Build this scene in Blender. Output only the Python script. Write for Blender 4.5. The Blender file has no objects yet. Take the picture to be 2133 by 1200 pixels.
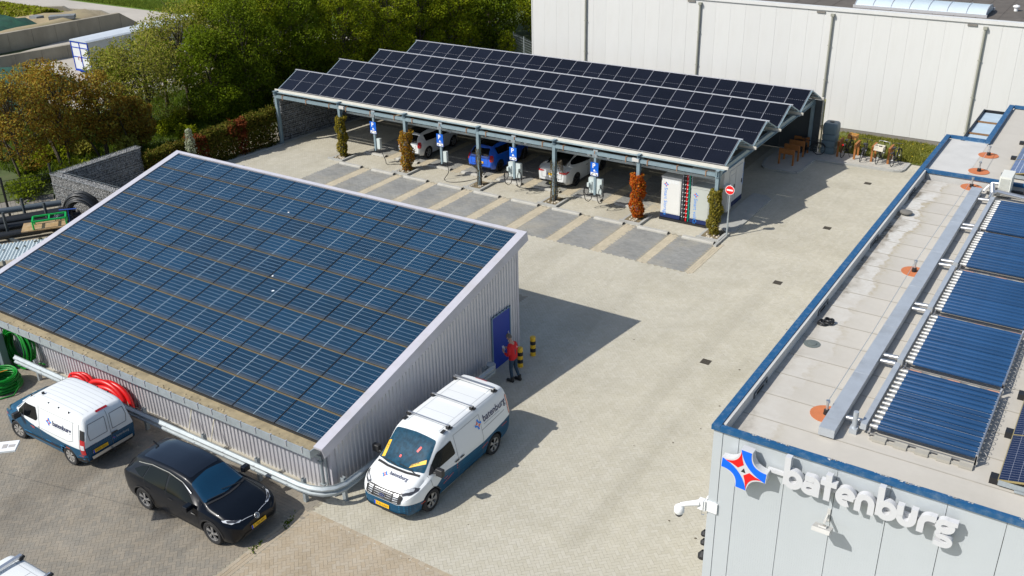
import bpy, bmesh, math, random
import numpy as np
from mathutils import Vector, Matrix
from mathutils.bvhtree import BVHTree

random.seed(7)
RNG = np.random.default_rng(7)
sc = bpy.context.scene
COL = sc.collection
PI = math.pi

# ------------------------------------------------------------------ camera
cam = bpy.data.cameras.new('camera')
cam_ob = bpy.data.objects.new('camera', cam)
COL.objects.link(cam_ob)
YAW, PITCH, ROLL = -33.6716, 26.2499, -1.3478
def cam_matrix():
    y, p, r = map(math.radians, (YAW, PITCH, ROLL))
    f = Vector((math.sin(y) * math.cos(p), math.cos(y) * math.cos(p), -math.sin(p)))
    rt = Vector((math.cos(y), -math.sin(y), 0))
    up = rt.cross(f)
    r2 = rt * math.cos(r) + up * math.sin(r)
    u2 = -rt * math.sin(r) + up * math.cos(r)
    m = Matrix((r2, u2, -f)).transposed().to_4x4()
    m.translation = Vector((0, 0, 17.7))
    return m
cam_ob.matrix_world = cam_matrix()
cam.sensor_width = 36.0
cam.lens = 36.0 * 2032.2 / 2133.0
cam.clip_start = 0.1
cam.clip_end = 2000
sc.camera = cam_ob

# ------------------------------------------------------------------ sky, sun
SUN_TO = Vector((-0.575, -0.855, 1.0)).normalized()
SUN_EL = math.asin(SUN_TO.z)
SUN_ROT = math.atan2(SUN_TO.x, SUN_TO.y)
world = bpy.data.worlds.new('World')
sc.world = world
world.use_nodes = True
wn = world.node_tree
sky = wn.nodes.new('ShaderNodeTexSky')
sky.sky_type = 'NISHITA'
sky.sun_disc = False
sky.sun_elevation = SUN_EL
sky.sun_rotation = SUN_ROT
sky.dust_density = 1.2
bg = wn.nodes['Background']
wn.links.new(sky.outputs[0], bg.inputs[0])
bg.inputs[1].default_value = 0.115
sl = bpy.data.lights.new('sun', 'SUN')
sl.energy = 4.2
sl.angle = math.radians(0.5)
sl.color = (1.0, 0.965, 0.905)
sun = bpy.data.objects.new('sun', sl)
COL.objects.link(sun)
sun.rotation_euler = (-SUN_TO).to_track_quat('-Z', 'Y').to_euler()
sc.view_settings.view_transform = 'Standard'
sc.view_settings.look = 'None'
sc.view_settings.exposure = 0.22
sc.view_settings.gamma = 1.0
sc.view_settings.use_curve_mapping = False
sc.cycles.use_denoising = True
sc.cycles.max_bounces = 6

# ------------------------------------------------------------------ materials
MATS = {}
def mat(name, col, rough=0.6, metal=0.0, var=0.0, vscale=3.0, isl=0.0, hue=None, bump=0.0, bscale=40.0,
        spec=0.5, coat=0.0, emis=0.0, dirt=None, dscale=0.6, damt=0.5, trans=0.0, stretch=None, dirt2=None):
    """procedural principled material: base colour varied by noise (var), by loose piece (isl), mixed with dirt patches"""
    if name in MATS: return MATS[name]
    m = bpy.data.materials.new(name); m.use_nodes = True
    t = m.node_tree; N = t.nodes; L = t.links
    b = N['Principled BSDF']
    b.inputs['Base Color'].default_value = (*col, 1)
    b.inputs['Roughness'].default_value = rough
    b.inputs['Metallic'].default_value = metal
    b.inputs['Specular IOR Level'].default_value = spec
    b.inputs['Coat Weight'].default_value = coat
    b.inputs['Coat Roughness'].default_value = 0.04
    if emis:
        b.inputs['Emission Color'].default_value = (*col, 1); b.inputs['Emission Strength'].default_value = emis
    tc = N.new('ShaderNodeTexCoord')
    cur = None
    if var or isl or dirt or hue:
        vec = tc.outputs['Object']
        if stretch:
            mp = N.new('ShaderNodeMapping'); mp.inputs['Scale'].default_value = stretch
            L.new(vec, mp.inputs[0]); vec = mp.outputs[0]
        no = N.new('ShaderNodeTexNoise'); no.inputs['Scale'].default_value = vscale
        no.inputs['Detail'].default_value = 6; no.inputs['Roughness'].default_value = 0.65
        L.new(vec, no.inputs['Vector'])
        geo = N.new('ShaderNodeNewGeometry'); oi = N.new('ShaderNodeObjectInfo')
        ad = N.new('ShaderNodeMath'); ad.operation = 'ADD'
        L.new(geo.outputs['Random Per Island'], ad.inputs[0]); L.new(oi.outputs['Random'], ad.inputs[1])
        fr = N.new('ShaderNodeMath'); fr.operation = 'FRACT'; L.new(ad.outputs[0], fr.inputs[0])
        # value = 1 + var*(noise-.5)*2 + isl*(rand-.5)*2
        m1 = N.new('ShaderNodeMath'); m1.operation = 'MULTIPLY_ADD'; L.new(no.outputs['Fac'], m1.inputs[0])
        m1.inputs[1].default_value = 4 * var; m1.inputs[2].default_value = 1 - 2 * var - isl
        m2 = N.new('ShaderNodeMath'); m2.operation = 'MULTIPLY_ADD'; L.new(fr.outputs[0], m2.inputs[0])
        m2.inputs[1].default_value = 2 * isl; L.new(m1.outputs[0], m2.inputs[2])
        base = N.new('ShaderNodeMix'); base.data_type = 'RGBA'
        base.inputs['A'].default_value = (*col, 1); base.inputs['B'].default_value = (*(hue or col), 1)
        L.new(fr.outputs[0], base.inputs['Factor'])
        sv = N.new('ShaderNodeVectorMath'); sv.operation = 'SCALE'
        L.new(base.outputs['Result'], sv.inputs[0]); L.new(m2.outputs[0], sv.inputs['Scale'])
        cur = sv.outputs[0]
        if dirt:
            n2 = N.new('ShaderNodeTexNoise'); n2.inputs['Scale'].default_value = dscale
            n2.inputs['Detail'].default_value = 8; n2.inputs['Roughness'].default_value = 0.7
            L.new(vec, n2.inputs['Vector'])
            rp = N.new('ShaderNodeValToRGB'); rp.color_ramp.elements[0].position = 0.48; rp.color_ramp.elements[1].position = 0.68
            L.new(n2.outputs['Fac'], rp.inputs[0])
            fm = N.new('ShaderNodeMath'); fm.operation = 'MULTIPLY'; fm.inputs[1].default_value = damt; L.new(rp.outputs[0], fm.inputs[0])
            mx = N.new('ShaderNodeMix'); mx.data_type = 'RGBA'; mx.inputs['B'].default_value = (*dirt, 1)
            L.new(fm.outputs[0], mx.inputs['Factor']); L.new(cur, mx.inputs['A']); cur = mx.outputs['Result']
        if dirt2:
            c2, s2, a2, st2, r2 = dirt2
            mp2 = N.new('ShaderNodeMapping'); mp2.inputs['Scale'].default_value = st2; mp2.inputs['Rotation'].default_value = (0,0,r2); L.new(tc.outputs['Object'], mp2.inputs[0])
            n5 = N.new('ShaderNodeTexNoise'); n5.inputs['Scale'].default_value = s2; n5.inputs['Detail'].default_value = 7; n5.inputs['Roughness'].default_value = .6; n5.inputs['Distortion'].default_value = .6
            L.new(mp2.outputs[0], n5.inputs['Vector'])
            r5 = N.new('ShaderNodeValToRGB'); r5.color_ramp.elements[0].position = .52; r5.color_ramp.elements[1].position = .64; L.new(n5.outputs['Fac'], r5.inputs[0])
            f5 = N.new('ShaderNodeMath'); f5.operation = 'MULTIPLY'; f5.inputs[1].default_value = a2; L.new(r5.outputs[0], f5.inputs[0])
            x5 = N.new('ShaderNodeMix'); x5.data_type = 'RGBA'; x5.inputs['B'].default_value = (*c2, 1); L.new(f5.outputs[0], x5.inputs['Factor']); L.new(cur, x5.inputs['A']); cur = x5.outputs['Result']
        L.new(cur, b.inputs['Base Color'])
    if bump:
        nb = N.new('ShaderNodeTexNoise'); nb.inputs['Scale'].default_value = bscale; nb.inputs['Detail'].default_value = 5
        L.new(tc.outputs['Object'], nb.inputs['Vector'])
        bp = N.new('ShaderNodeBump'); bp.inputs['Strength'].default_value = bump; bp.inputs['Distance'].default_value = 0.02
        L.new(nb.outputs['Fac'], bp.inputs['Height']); L.new(bp.outputs[0], b.inputs['Normal'])
    if trans:
        tl = N.new('ShaderNodeBsdfTranslucent'); 
        if cur is not None: L.new(cur, tl.inputs[0])
        else: tl.inputs[0].default_value = (*col, 1)
        ms = N.new('ShaderNodeMixShader'); ms.inputs[0].default_value = trans
        L.new(b.outputs[0], ms.inputs[1]); L.new(tl.outputs[0], ms.inputs[2])
        L.new(ms.outputs[0], N['Material Output'].inputs[0])
    MATS[name] = m
    return m

# ------------------------------------------------------------------ mesh builder
class MB:
    def __init__(s): s.v = []; s.f = []; s.m = []
    def add(s, vs, fs, m=0):
        o = len(s.v); s.v.extend([tuple(p) for p in vs])
        for f in fs: s.f.append(tuple(i + o for i in f)); s.m.append(m)
        return s
    def box(s, x0, x1, y0, y1, z0, z1, m=0):
        v = [(x0,y0,z0),(x1,y0,z0),(x1,y1,z0),(x0,y1,z0),(x0,y0,z1),(x1,y0,z1),(x1,y1,z1),(x0,y1,z1)]
        return s.add(v, [(0,3,2,1),(4,5,6,7),(0,1,5,4),(1,2,6,5),(2,3,7,6),(3,0,4,7)], m)
    def obox(s, c, size, M=None, m=0):
        a, b, d = (k / 2 for k in size)
        v = [Vector(p) for p in [(-a,-b,-d),(a,-b,-d),(a,b,-d),(-a,b,-d),(-a,-b,d),(a,-b,d),(a,b,d),(-a,b,d)]]
        if M is not None: v = [M @ p for p in v]
        v = [p + Vector(c) for p in v]
        return s.add(v, [(0,3,2,1),(4,5,6,7),(0,1,5,4),(1,2,6,5),(2,3,7,6),(3,0,4,7)], m)
    def bar(s, p, q, w, h, m=0, up=(0,0,1)):
        p, q = Vector(p), Vector(q); d = (q - p); L = d.length; d.normalize()
        u = Vector(up); 
        if abs(d.dot(u)) > 0.98: u = Vector((0,1,0))
        r = d.cross(u).normalized(); u = r.cross(d)
        M = Matrix((d, r, u)).transposed()
        return s.obox((p + q) / 2, (L, w, h), M, m)
    def tube(s, pts, r, n=8, m=0, cap=True, close=False):
        pts = [Vector(p) for p in pts]; k = len(pts)
        rs = r if isinstance(r, (list, tuple)) else [r] * k
        vs = []; prev = None
        for i, p in enumerate(pts):
            if close: d = pts[(i + 1) % k] - pts[i - 1]
            else: d = pts[min(i + 1, k - 1)] - pts[max(i - 1, 0)]
            if d.length < 1e-9: d = Vector((0, 0, 1))
            d.normalize()
            if prev is None:
                a = Vector((0,0,1)) if abs(d.z) < 0.9 else Vector((1,0,0))
                u = d.cross(a).normalized()
            else:
                u = prev - d * prev.dot(d)
                u = u.normalized() if u.length > 1e-6 else d.orthogonal().normalized()
            prev = u; w = d.cross(u)
            for j in range(n):
                t = 2 * PI * j / n
                vs.append(p + (u * math.cos(t) + w * math.sin(t)) * rs[i])
        fs = []
        for i in range(k if close else k - 1):
            a = i * n; b = ((i + 1) % k) * n
            for j in range(n): fs.append((a + j, a + (j + 1) % n, b + (j + 1) % n, b + j))
        if cap and not close:
            fs.append(tuple(range(n - 1, -1, -1))); fs.append(tuple((k - 1) * n + j for j in range(n)))
        return s.add(vs, fs, m)
    def lathe(s, prof, n=24, c=(0,0,0), axis='Z', m=0, mf=None, cap=True):
        vs = []; c = Vector(c)
        for r, h in prof:
            for j in range(n):
                t = 2 * PI * j / n; a, b = r * math.cos(t), r * math.sin(t)
                p = {'Z': (a, b, h), 'Y': (b, h, a), 'X': (h, a, b)}[axis]
                vs.append(c + Vector(p))
        k = len(prof)
        o = len(s.v); s.v.extend(tuple(p) for p in vs)
        for i in range(k - 1):
            mm = mf[i] if mf else m
            for j in range(n):
                s.f.append((o+i*n+j, o+i*n+(j+1)%n, o+(i+1)*n+(j+1)%n, o+(i+1)*n+j)); s.m.append(mm)
        if cap and prof[0][0] > 1e-6: s.f.append(tuple(o+j for j in range(n-1,-1,-1))); s.m.append(mf[0] if mf else m)
        if cap and prof[-1][0] > 1e-6: s.f.append(tuple(o+(k-1)*n+j for j in range(n))); s.m.append(mf[-1] if mf else m)
        return s
    def prism(s, poly, h0, h1, axis='Z', m=0, mtop=None):
        """poly of (a,b): Z -> (a,b,h); Y -> (a,h,b); X -> (h,a,b)"""
        n = len(poly)
        P = {'Z': lambda a,b,h: (a,b,h), 'Y': lambda a,b,h: (a,h,b), 'X': lambda a,b,h: (h,a,b)}[axis]
        v = [P(a,b,h0) for a,b in poly] + [P(a,b,h1) for a,b in poly]
        o = len(s.v); s.v.extend(v)
        s.f.append(tuple(o + n-1-i for i in range(n))); s.m.append(m)
        s.f.append(tuple(o + n+i for i in range(n))); s.m.append(m if mtop is None else mtop)
        for i in range(n):
            s.f.append((o+i, o+(i+1)%n, o+n+(i+1)%n, o+n+i)); s.m.append(m)
        return s
    def mesh(s, name, mats, smooth=False, recalc=True, merge=False):
        me = bpy.data.meshes.new(name)
        me.from_pydata(s.v, [], s.f)
        for mm in (mats if isinstance(mats, (list, tuple)) else [mats]): me.materials.append(mm)
        me.polygons.foreach_set('material_index', s.m)
        if recalc or merge:
            bm = bmesh.new(); bm.from_mesh(me)
            if merge: bmesh.ops.remove_doubles(bm, verts=bm.verts, dist=1e-5)
            bmesh.ops.recalc_face_normals(bm, faces=bm.faces); bm.to_mesh(me); bm.free()
        if smooth: me.shade_smooth() if smooth is True else smooth_angle(me, smooth)
        return me
    def build(s, name, mats, parent=None, smooth=False, **k):
        return obj(name, s.mesh(name, mats, smooth, **k), parent)

def smooth_angle(me, deg):
    me.shade_smooth()
    bm = bmesh.new(); bm.from_mesh(me)
    lim = math.radians(deg)
    for e in bm.edges:
        if len(e.link_faces) != 2 or e.calc_face_angle(0) > lim: e.smooth = False
    bm.to_mesh(me); bm.free()
def obj(name, me, parent=None, loc=None):
    o = bpy.data.objects.new(name, me); COL.objects.link(o)
    if parent is not None: o.parent = parent
    if loc is not None: o.location = loc
    return o
def tag(o, label=None, cat=None, group=None, kind=None):
    if label: o['label'] = label
    if cat: o['category'] = cat
    if group: o['group'] = group
    if kind: o['kind'] = kind
    return o
def thing(name, label, cat, loc=(0,0,0), rz=0.0, group=None):
    o = bpy.data.objects.new(name, None); COL.objects.link(o)
    o.location = loc; o.rotation_euler = (0, 0, rz); o.empty_display_size = 0.2
    return tag(o, label, cat, group)
def struct(name, me): return tag(obj(name, me), kind='structure')
KIDS = {}
def dup(root, loc, rz=0.0, label=None, group=None):
    kids = {}
    for o in COL.objects:
        if o.parent is not None: kids.setdefault(o.parent.name, []).append(o)
    def rec(o, parent):
        c = o.copy(); COL.objects.link(c); c.parent = parent
        for ch in kids.get(o.name, []): rec(ch, c)
        return c
    r = rec(root, None); r.location = loc; r.rotation_euler = (0, 0, rz)
    if label: r['label'] = label
    if group: r['group'] = group
    return r
def fast_mesh(name, V, F, mats, MI=None):
    """numpy quads -> mesh"""
    me = bpy.data.meshes.new(name)
    V = np.asarray(V, np.float32); F = np.asarray(F, np.int32); k = F.shape[1]
    me.vertices.add(len(V)); me.vertices.foreach_set('co', V.ravel())
    me.loops.add(F.size); me.loops.foreach_set('vertex_index', F.ravel())
    me.polygons.add(len(F)); me.polygons.foreach_set('loop_start', np.arange(0, F.size, k, dtype=np.int32))
    me.polygons.foreach_set('loop_total', np.full(len(F), k, np.int32))
    for m in mats: me.materials.append(m)
    if MI is not None: me.polygons.foreach_set('material_index', np.asarray(MI, np.int32))
    me.update(calc_edges=True); me.validate(); me.shade_flat()
    return me
TXT = {}
def text_geo(s, size, extrude=0.0, offset=0.0, spacing=1.0, align='LEFT'):
    """2-D lettering as (verts, faces), x right, y up"""
    key = (s, size, extrude, offset, spacing, align)
    if key not in TXT:
        cu = bpy.data.curves.new('lettering', 'FONT'); cu.body = s; cu.size = size; cu.extrude = extrude
        cu.offset = offset; cu.space_character = spacing; cu.align_x = align; cu.resolution_u = 3; cu.fill_mode = 'BOTH' if extrude else 'FRONT'
        o = bpy.data.objects.new('lettering', cu); COL.objects.link(o)
        dg = bpy.context.evaluated_depsgraph_get(); me = o.evaluated_get(dg).to_mesh()
        TXT[key] = ([tuple(v.co) for v in me.vertices], [tuple(p.vertices) for p in me.polygons])
        bpy.data.objects.remove(o); bpy.data.curves.remove(cu)
    return TXT[key]
def put_text(mb, s, size, origin, ux, uy, m=0, **k):
    v, f = text_geo(s, size, **k)
    o, ux, uy = Vector(origin), Vector(ux), Vector(uy); uz = ux.cross(uy)
    return mb.add([o + ux * a + uy * b + uz * c for a, b, c in v], f, m)
# ------------------------------------------------------------------ ground
M_SAND = mat("joint_sand", (0.30, 0.27, 0.205), 0.95, var=0.15, vscale=2)
M_BEIGE = mat('beige_paver', (0.465, 0.432, 0.34), 0.85, var=0.10, vscale=0.45, isl=0.06, hue=(0.45, 0.422, 0.345),
              dirt=(0.33, 0.30, 0.215), dscale=0.22, damt=0.38, bump=0.15, bscale=60, dirt2=((0.29,0.265,0.20), 0.5, 0.28, (1,.12,1), 0.5))
M_OLD = mat('worn_grey_paver', (0.235, 0.215, 0.178), 0.9, var=0.17, vscale=0.9, isl=0.10, hue=(0.24, 0.21, 0.165),
            dirt=(0.30, 0.25, 0.18), dscale=0.5, damt=0.55, dirt2=((0.11,0.095,0.075), .45, .45, (1,.3,1), .2), bump=0.2, bscale=60)
M_TAN = mat('tan_paver', (0.40, 0.325, 0.225), 0.9, var=0.15, vscale=0.8, isl=0.09, hue=(0.36, 0.31, 0.235),
            dirt=(0.28, 0.225, 0.15), dscale=0.6, damt=0.55, bump=0.2, bscale=60)
M_GREYP = mat('grey_paver', (0.235, 0.235, 0.22), 0.9, var=0.2, vscale=0.8, isl=0.085, dirt=(0.36, 0.33, 0.26), dscale=0.55, damt=0.55)
M_STRIP = mat('cream_paver', (0.46, 0.40, 0.29), 0.9, var=0.12, vscale=0.8, isl=0.07)
M_KERB = mat('kerb_concrete', (0.36, 0.36, 0.335), 0.9, var=0.14, vscale=3, bump=0.2)
M_SOIL = mat('meadow_soil', (0.06, 0.085, 0.022), 0.95, var=0.3, vscale=0.5, hue=(0.06, 0.085, 0.022), dirt=(0.10, 0.085, 0.05), dscale=0.3, damt=0.5, bump=0.5, bscale=6)

g = MB()
g.add([(-260,-60,-0.12),(160,-60,-0.12),(160,260,-0.12),(-260,260,-0.12)], [(0,1,2,3)])
struct('ground', g.mesh('ground', M_SOIL))

STALL_X = [-36.92, -34.6, -32.35, -30.07, -27.76, -25.45, -23.08, -20.75, -18.46, -16.22]
STALL_W = 1.75
def in_rect(C, x0, x1, y0, y1): return (C[:,0] > x0) & (C[:,0] < x1) & (C[:,1] > y0) & (C[:,1] < y1)
def pavers(C, A, L, W, gap, jit=0.0008):
    """centres C, angle A (per brick) -> verts, quads; chamfered tops, 12 mm deep joints"""
    n = len(C)
    a, b = L/2 - gap, W/2 - gap; c = 0.0015
    loc = np.array([(-a,-b,-.009),(a,-b,-.009),(a,b,-.009),(-a,b,-.009),
                    (-a+c,-b+c,0),(a-c,-b+c,0),(a-c,b-c,0),(-a+c,b-c,0)])
    ca, sa = np.cos(A)[:,None], np.sin(A)[:,None]
    X = C[:,0:1] + loc[None,:,0]*ca - loc[None,:,1]*sa
    Y = C[:,1:2] + loc[None,:,0]*sa + loc[None,:,1]*ca
    Z = np.repeat(loc[None,:,2], n, 0) + RNG.normal(0, jit, (n,1))
    Z[:,4:] += RNG.normal(0, jit*0.6, (n,4))
    V = np.stack([X,Y,Z], -1).reshape(-1,3)
    f = np.array([(4,5,6,7),(0,1,5,4),(1,2,6,5),(2,3,7,6),(3,0,4,7)])
    F = (f[None] + (np.arange(n)*8)[:,None,None]).reshape(-1,4)
    return V, F
def herring(x0, x1, y0, y1, keep, ang=math.radians(45), W=0.107):
    cx, cy = (x0+x1)/2, (y0+y1)/2; R = math.hypot(x1-x0, y1-y0)/2
    n = int(R/W) + 3
    I, J = np.meshgrid(np.arange(-n, n), np.arange(-n, n), indexing='ij')
    I, J = I.ravel(), J.ravel(); k = (I - J) % 4
    h = k == 0; v = k == 3
    P = np.concatenate([np.stack([(I[h]+1)*W, (J[h]+.5)*W], -1), np.stack([(I[v]+.5)*W, (J[v]+1)*W], -1)])
    A = np.concatenate([np.zeros(h.sum()), np.full(v.sum(), PI/2)]) + ang
    c, s = math.cos(ang), math.sin(ang)
    C = np.stack([cx + P[:,0]*c - P[:,1]*s, cy + P[:,0]*s + P[:,1]*c], -1)
    m = in_rect(C, x0, x1, y0, y1) & keep(C)
    return C[m], A[m]
def running(x0, x1, y0, y1, along='X', L=0.214, W=0.107):
    if along == 'X': a0, a1, b0, b1 = x0, x1, y0, y1
    else: a0, a1, b0, b1 = y0, y1, x0, x1
    P = []
    r = 0; b = b0 + W/2
    while b < b1 - W*0.3:
        a = a0 + (L/2 if r % 2 == 0 else 0.02)
        while a < a1 - L*0.2: P.append((a, b)); a += L
        b += W; r += 1
    P = np.array(P)
    if along == 'X': return P, np.zeros(len(P))
    return P[:, ::-1].copy(), np.full(len(P), PI/2)

def keep_beige(C):
    m = ~in_rect(C, -34.4, -17.0, 15.0, 25.6) & (C[:,0] > -44.5)
    m &= ~((C[:,1] < 15.02) & (C[:,0] < -10.2)) & ~((C[:,0] < -17.1) & (C[:,1] < 15.5))
    m &= ~((C[:,0] > -5.95) & (C[:,1] > 16.55))
    m &= ~in_rect(C, -36.92, -14.12, 34.85, 38.36)
    m &= ~in_rect(C, -36.92, -19.5, 40.15, 60)
    m &= ~((C[:,0] < -17.0) & (C[:,1] > 45))
    m &= C[:,0] > -43.9 + (C[:,1]-27)*0.1
    m &= ~((C[:,1] > 53.4))
    # hidden behind the shed
    m &= ~((C[:,0] < -19) & (C[:,1] < 29.5) & (C[:,1] > 15.4))
    return m
def paved(name, regions, m, sheet, cam_pick=0, label=None):
    s = MB()
    for (x0,x1,y0,y1) in sheet: s.add([(x0,y0,-.006),(x1,y0,-.006),(x1,y1,-.006),(x0,y1,-.006)], [(0,1,2,3)])
    root = struct(name, s.mesh(name, M_SAND))
    C = np.concatenate([r[0] for r in regions]); A = np.concatenate([r[1] for r in regions])
    L, W = 0.214, 0.107
    rest = np.ones(len(C), bool)
    if cam_pick:
        P = project(C); vis = (P[:,0] > 4) & (P[:,0] < 2128) & (P[:,1] < 1196)
        d = np.where(vis, C[:,0]**2 + C[:,1]**2, 1e9)
        idx = np.argsort(d)[:cam_pick]
        rest[idx] = False
        V, F = pavers(np.zeros((1,2)), np.zeros(1), L, W, 0.0012)
        one = fast_mesh('paver', V, F, [m])
        for i in idx:
            o = bpy.data.objects.new('paver', one); COL.objects.link(o); o.parent = root
            o.location = (C[i,0], C[i,1], random.uniform(-.001,.001)); o.rotation_euler = (random.gauss(0,.003), random.gauss(0,.003), A[i])
    V, F = pavers(C[rest], A[rest], L, W, 0.0012)
    tag(obj('pavers', fast_mesh('pavers', V, F, [m]), root), kind='stuff')
    return root
CAMI = cam_ob.matrix_world.inverted()
CAMN = np.array(CAMI)
def project(C):
    C = np.asarray(C, float)
    P = np.concatenate([C, np.zeros((len(C), 4 - C.shape[1]))], 1); P[:,3] = 1
    Q = P @ CAMN.T
    return np.stack([1066.5 + 2032.2*Q[:,0]/-Q[:,2], 600 - 2032.2*Q[:,1]/-Q[:,2]], -1)

paved('yard', [herring(-17.1, -5.9, 15.02, 53.4, keep_beige), herring(-44, -17.1, 25.6, 53.4, keep_beige), herring(-10.2, -5.0, 9.5, 15.02, lambda C: C[:,0] > -10.2)],
      M_BEIGE, [(-46,-5.9,15.02,57.3),(-10.2,-4.9,9.0,15.02)], cam_pick=300)
tan_rows = [running(-17.32+0.11*k, -17.32+0.11*(k+1), 9.0, 15.0, 'Y') for k in range(3)]
paved('tan_yard', [herring(-17.0, -10.2, 9.0, 15.02, lambda C: C[:,1] < 15.02)] + tan_rows, M_TAN, [(-17.35,-10.2,8.8,15.02)], cam_pick=0)
paved('worn_yard', [herring(-34.0, -17.32, 8.0, 14.55, lambda C: C[:,0] < -17.32), running(-34, -17.0, 14.55, 15.8, 'X')], M_OLD, [(-34.2,-17.35,7.8,15.9)], cam_pick=0)

C, A = running(-17.0, -10.2, 14.97, 15.077, 'X'); V, F = pavers(C, A, .214, .107, .0012); V[:,2] += .004
o = obj('edge_course', fast_mesh('edge_course', V, F, [M_TAN])); tag(o, kind='structure')
s = MB(); s.add([(-4.9,2,-.008),(12,2,-.008),(12,16.55,-.008),(-4.9,16.55,-.008)], [(0,1,2,3)]); struct('forecourt', s.mesh('forecourt', M_BEIGE))
# parking stalls, front row in daylight and the row under the carport
for i, x in enumerate(STALL_X):
    for (y0, y1) in ((34.87, 38.33), (40.2, 45.0)):
        if y0 > 40 and x > -20.5: continue
        C, A = running(x, x + STALL_W, y0, y1, 'X')
        V, F = pavers(C, A, 0.214, 0.107, 0.002, 0.0015)
        o = obj('parking_stall', fast_mesh('parking_stall', V, F, [M_GREYP])); tag(o, kind='structure')
    nx = STALL_X[i+1] if i < 9 else -14.12
    for (y0, y1) in ((34.87, 38.33), (40.2, 45.0)):
        if y0 > 40 and x > -20.5: continue
        C, A = running(x + STALL_W, nx, y0, y1, 'Y')
        V, F = pavers(C, A, 0.214, 0.107, 0.002)
        o = obj('stall_divider', fast_mesh('stall_divider', V, F, [M_STRIP])); tag(o, kind='structure')
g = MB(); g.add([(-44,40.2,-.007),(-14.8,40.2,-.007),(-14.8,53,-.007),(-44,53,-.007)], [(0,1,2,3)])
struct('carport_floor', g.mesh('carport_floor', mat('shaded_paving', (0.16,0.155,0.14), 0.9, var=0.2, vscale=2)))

# drain covers set in the paving
M_IRON = mat('cast_iron', (0.075, 0.065, 0.05), 0.7, metal=0.3, var=0.2, vscale=12)
for y, lb in ((28.43,'nearest to the office sign'),(35.83,'second from the office sign'),(42.5,'beside the carport shadow'),(49.33,'by the bicycle kerb')):
    b = MB(); b.box(-.17,.17,-.17,.17,-.03,.004)
    for k in range(7): b.box(-.145,.145,-.15+k*.044,-.128+k*.044,.004,.010)
    o = b.build('drain_cover', M_IRON); o.location = (-10.8, y, 0)
    tag(o, f'square rusty iron drain cover in the beige paving, {lb}', 'drain cover', 'drain covers in the yard')

# ------------------------------------------------------------------ shed with solar roof
M_CLAD = mat('grey_cladding', (0.61, 0.605, 0.63), 0.36, metal=0.3, var=0.05, vscale=1.5)
M_TRIM = mat('pale_trim', (0.50, 0.49, 0.53), 0.45, metal=0.1, var=0.06, vscale=2, dirt=(0.40,0.38,0.36), dscale=1.5, damt=0.4)
M_ZINC = mat('galvanised_steel', (0.36, 0.40, 0.415), 0.55, metal=0.3, var=0.12, vscale=8, dirt=(0.28,0.31,0.32), dscale=3, damt=0.5)
M_SILT = mat('gutter_silt', (0.33, 0.27, 0.165), 0.95, var=0.2, vscale=3, dirt=(0.13,0.11,0.07), dscale=2.5, damt=0.6, bump=0.4)
M_DARK = mat('dark_recess', (0.02, 0.02, 0.02), 0.8)
M_BLUEDOOR = mat('cobalt_door', (0.006, 0.035, 0.30), 0.45, var=0.04, vscale=2)
M_WHITEP = mat('white_paint', (0.78, 0.78, 0.77), 0.5, var=0.03, vscale=2)
M_BLACK = mat('black_plastic', (0.015, 0.015, 0.016), 0.5)
M_CONC = mat('concrete', (0.40, 0.375, 0.31), 0.9, var=0.15, vscale=2, bump=0.2)

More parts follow.
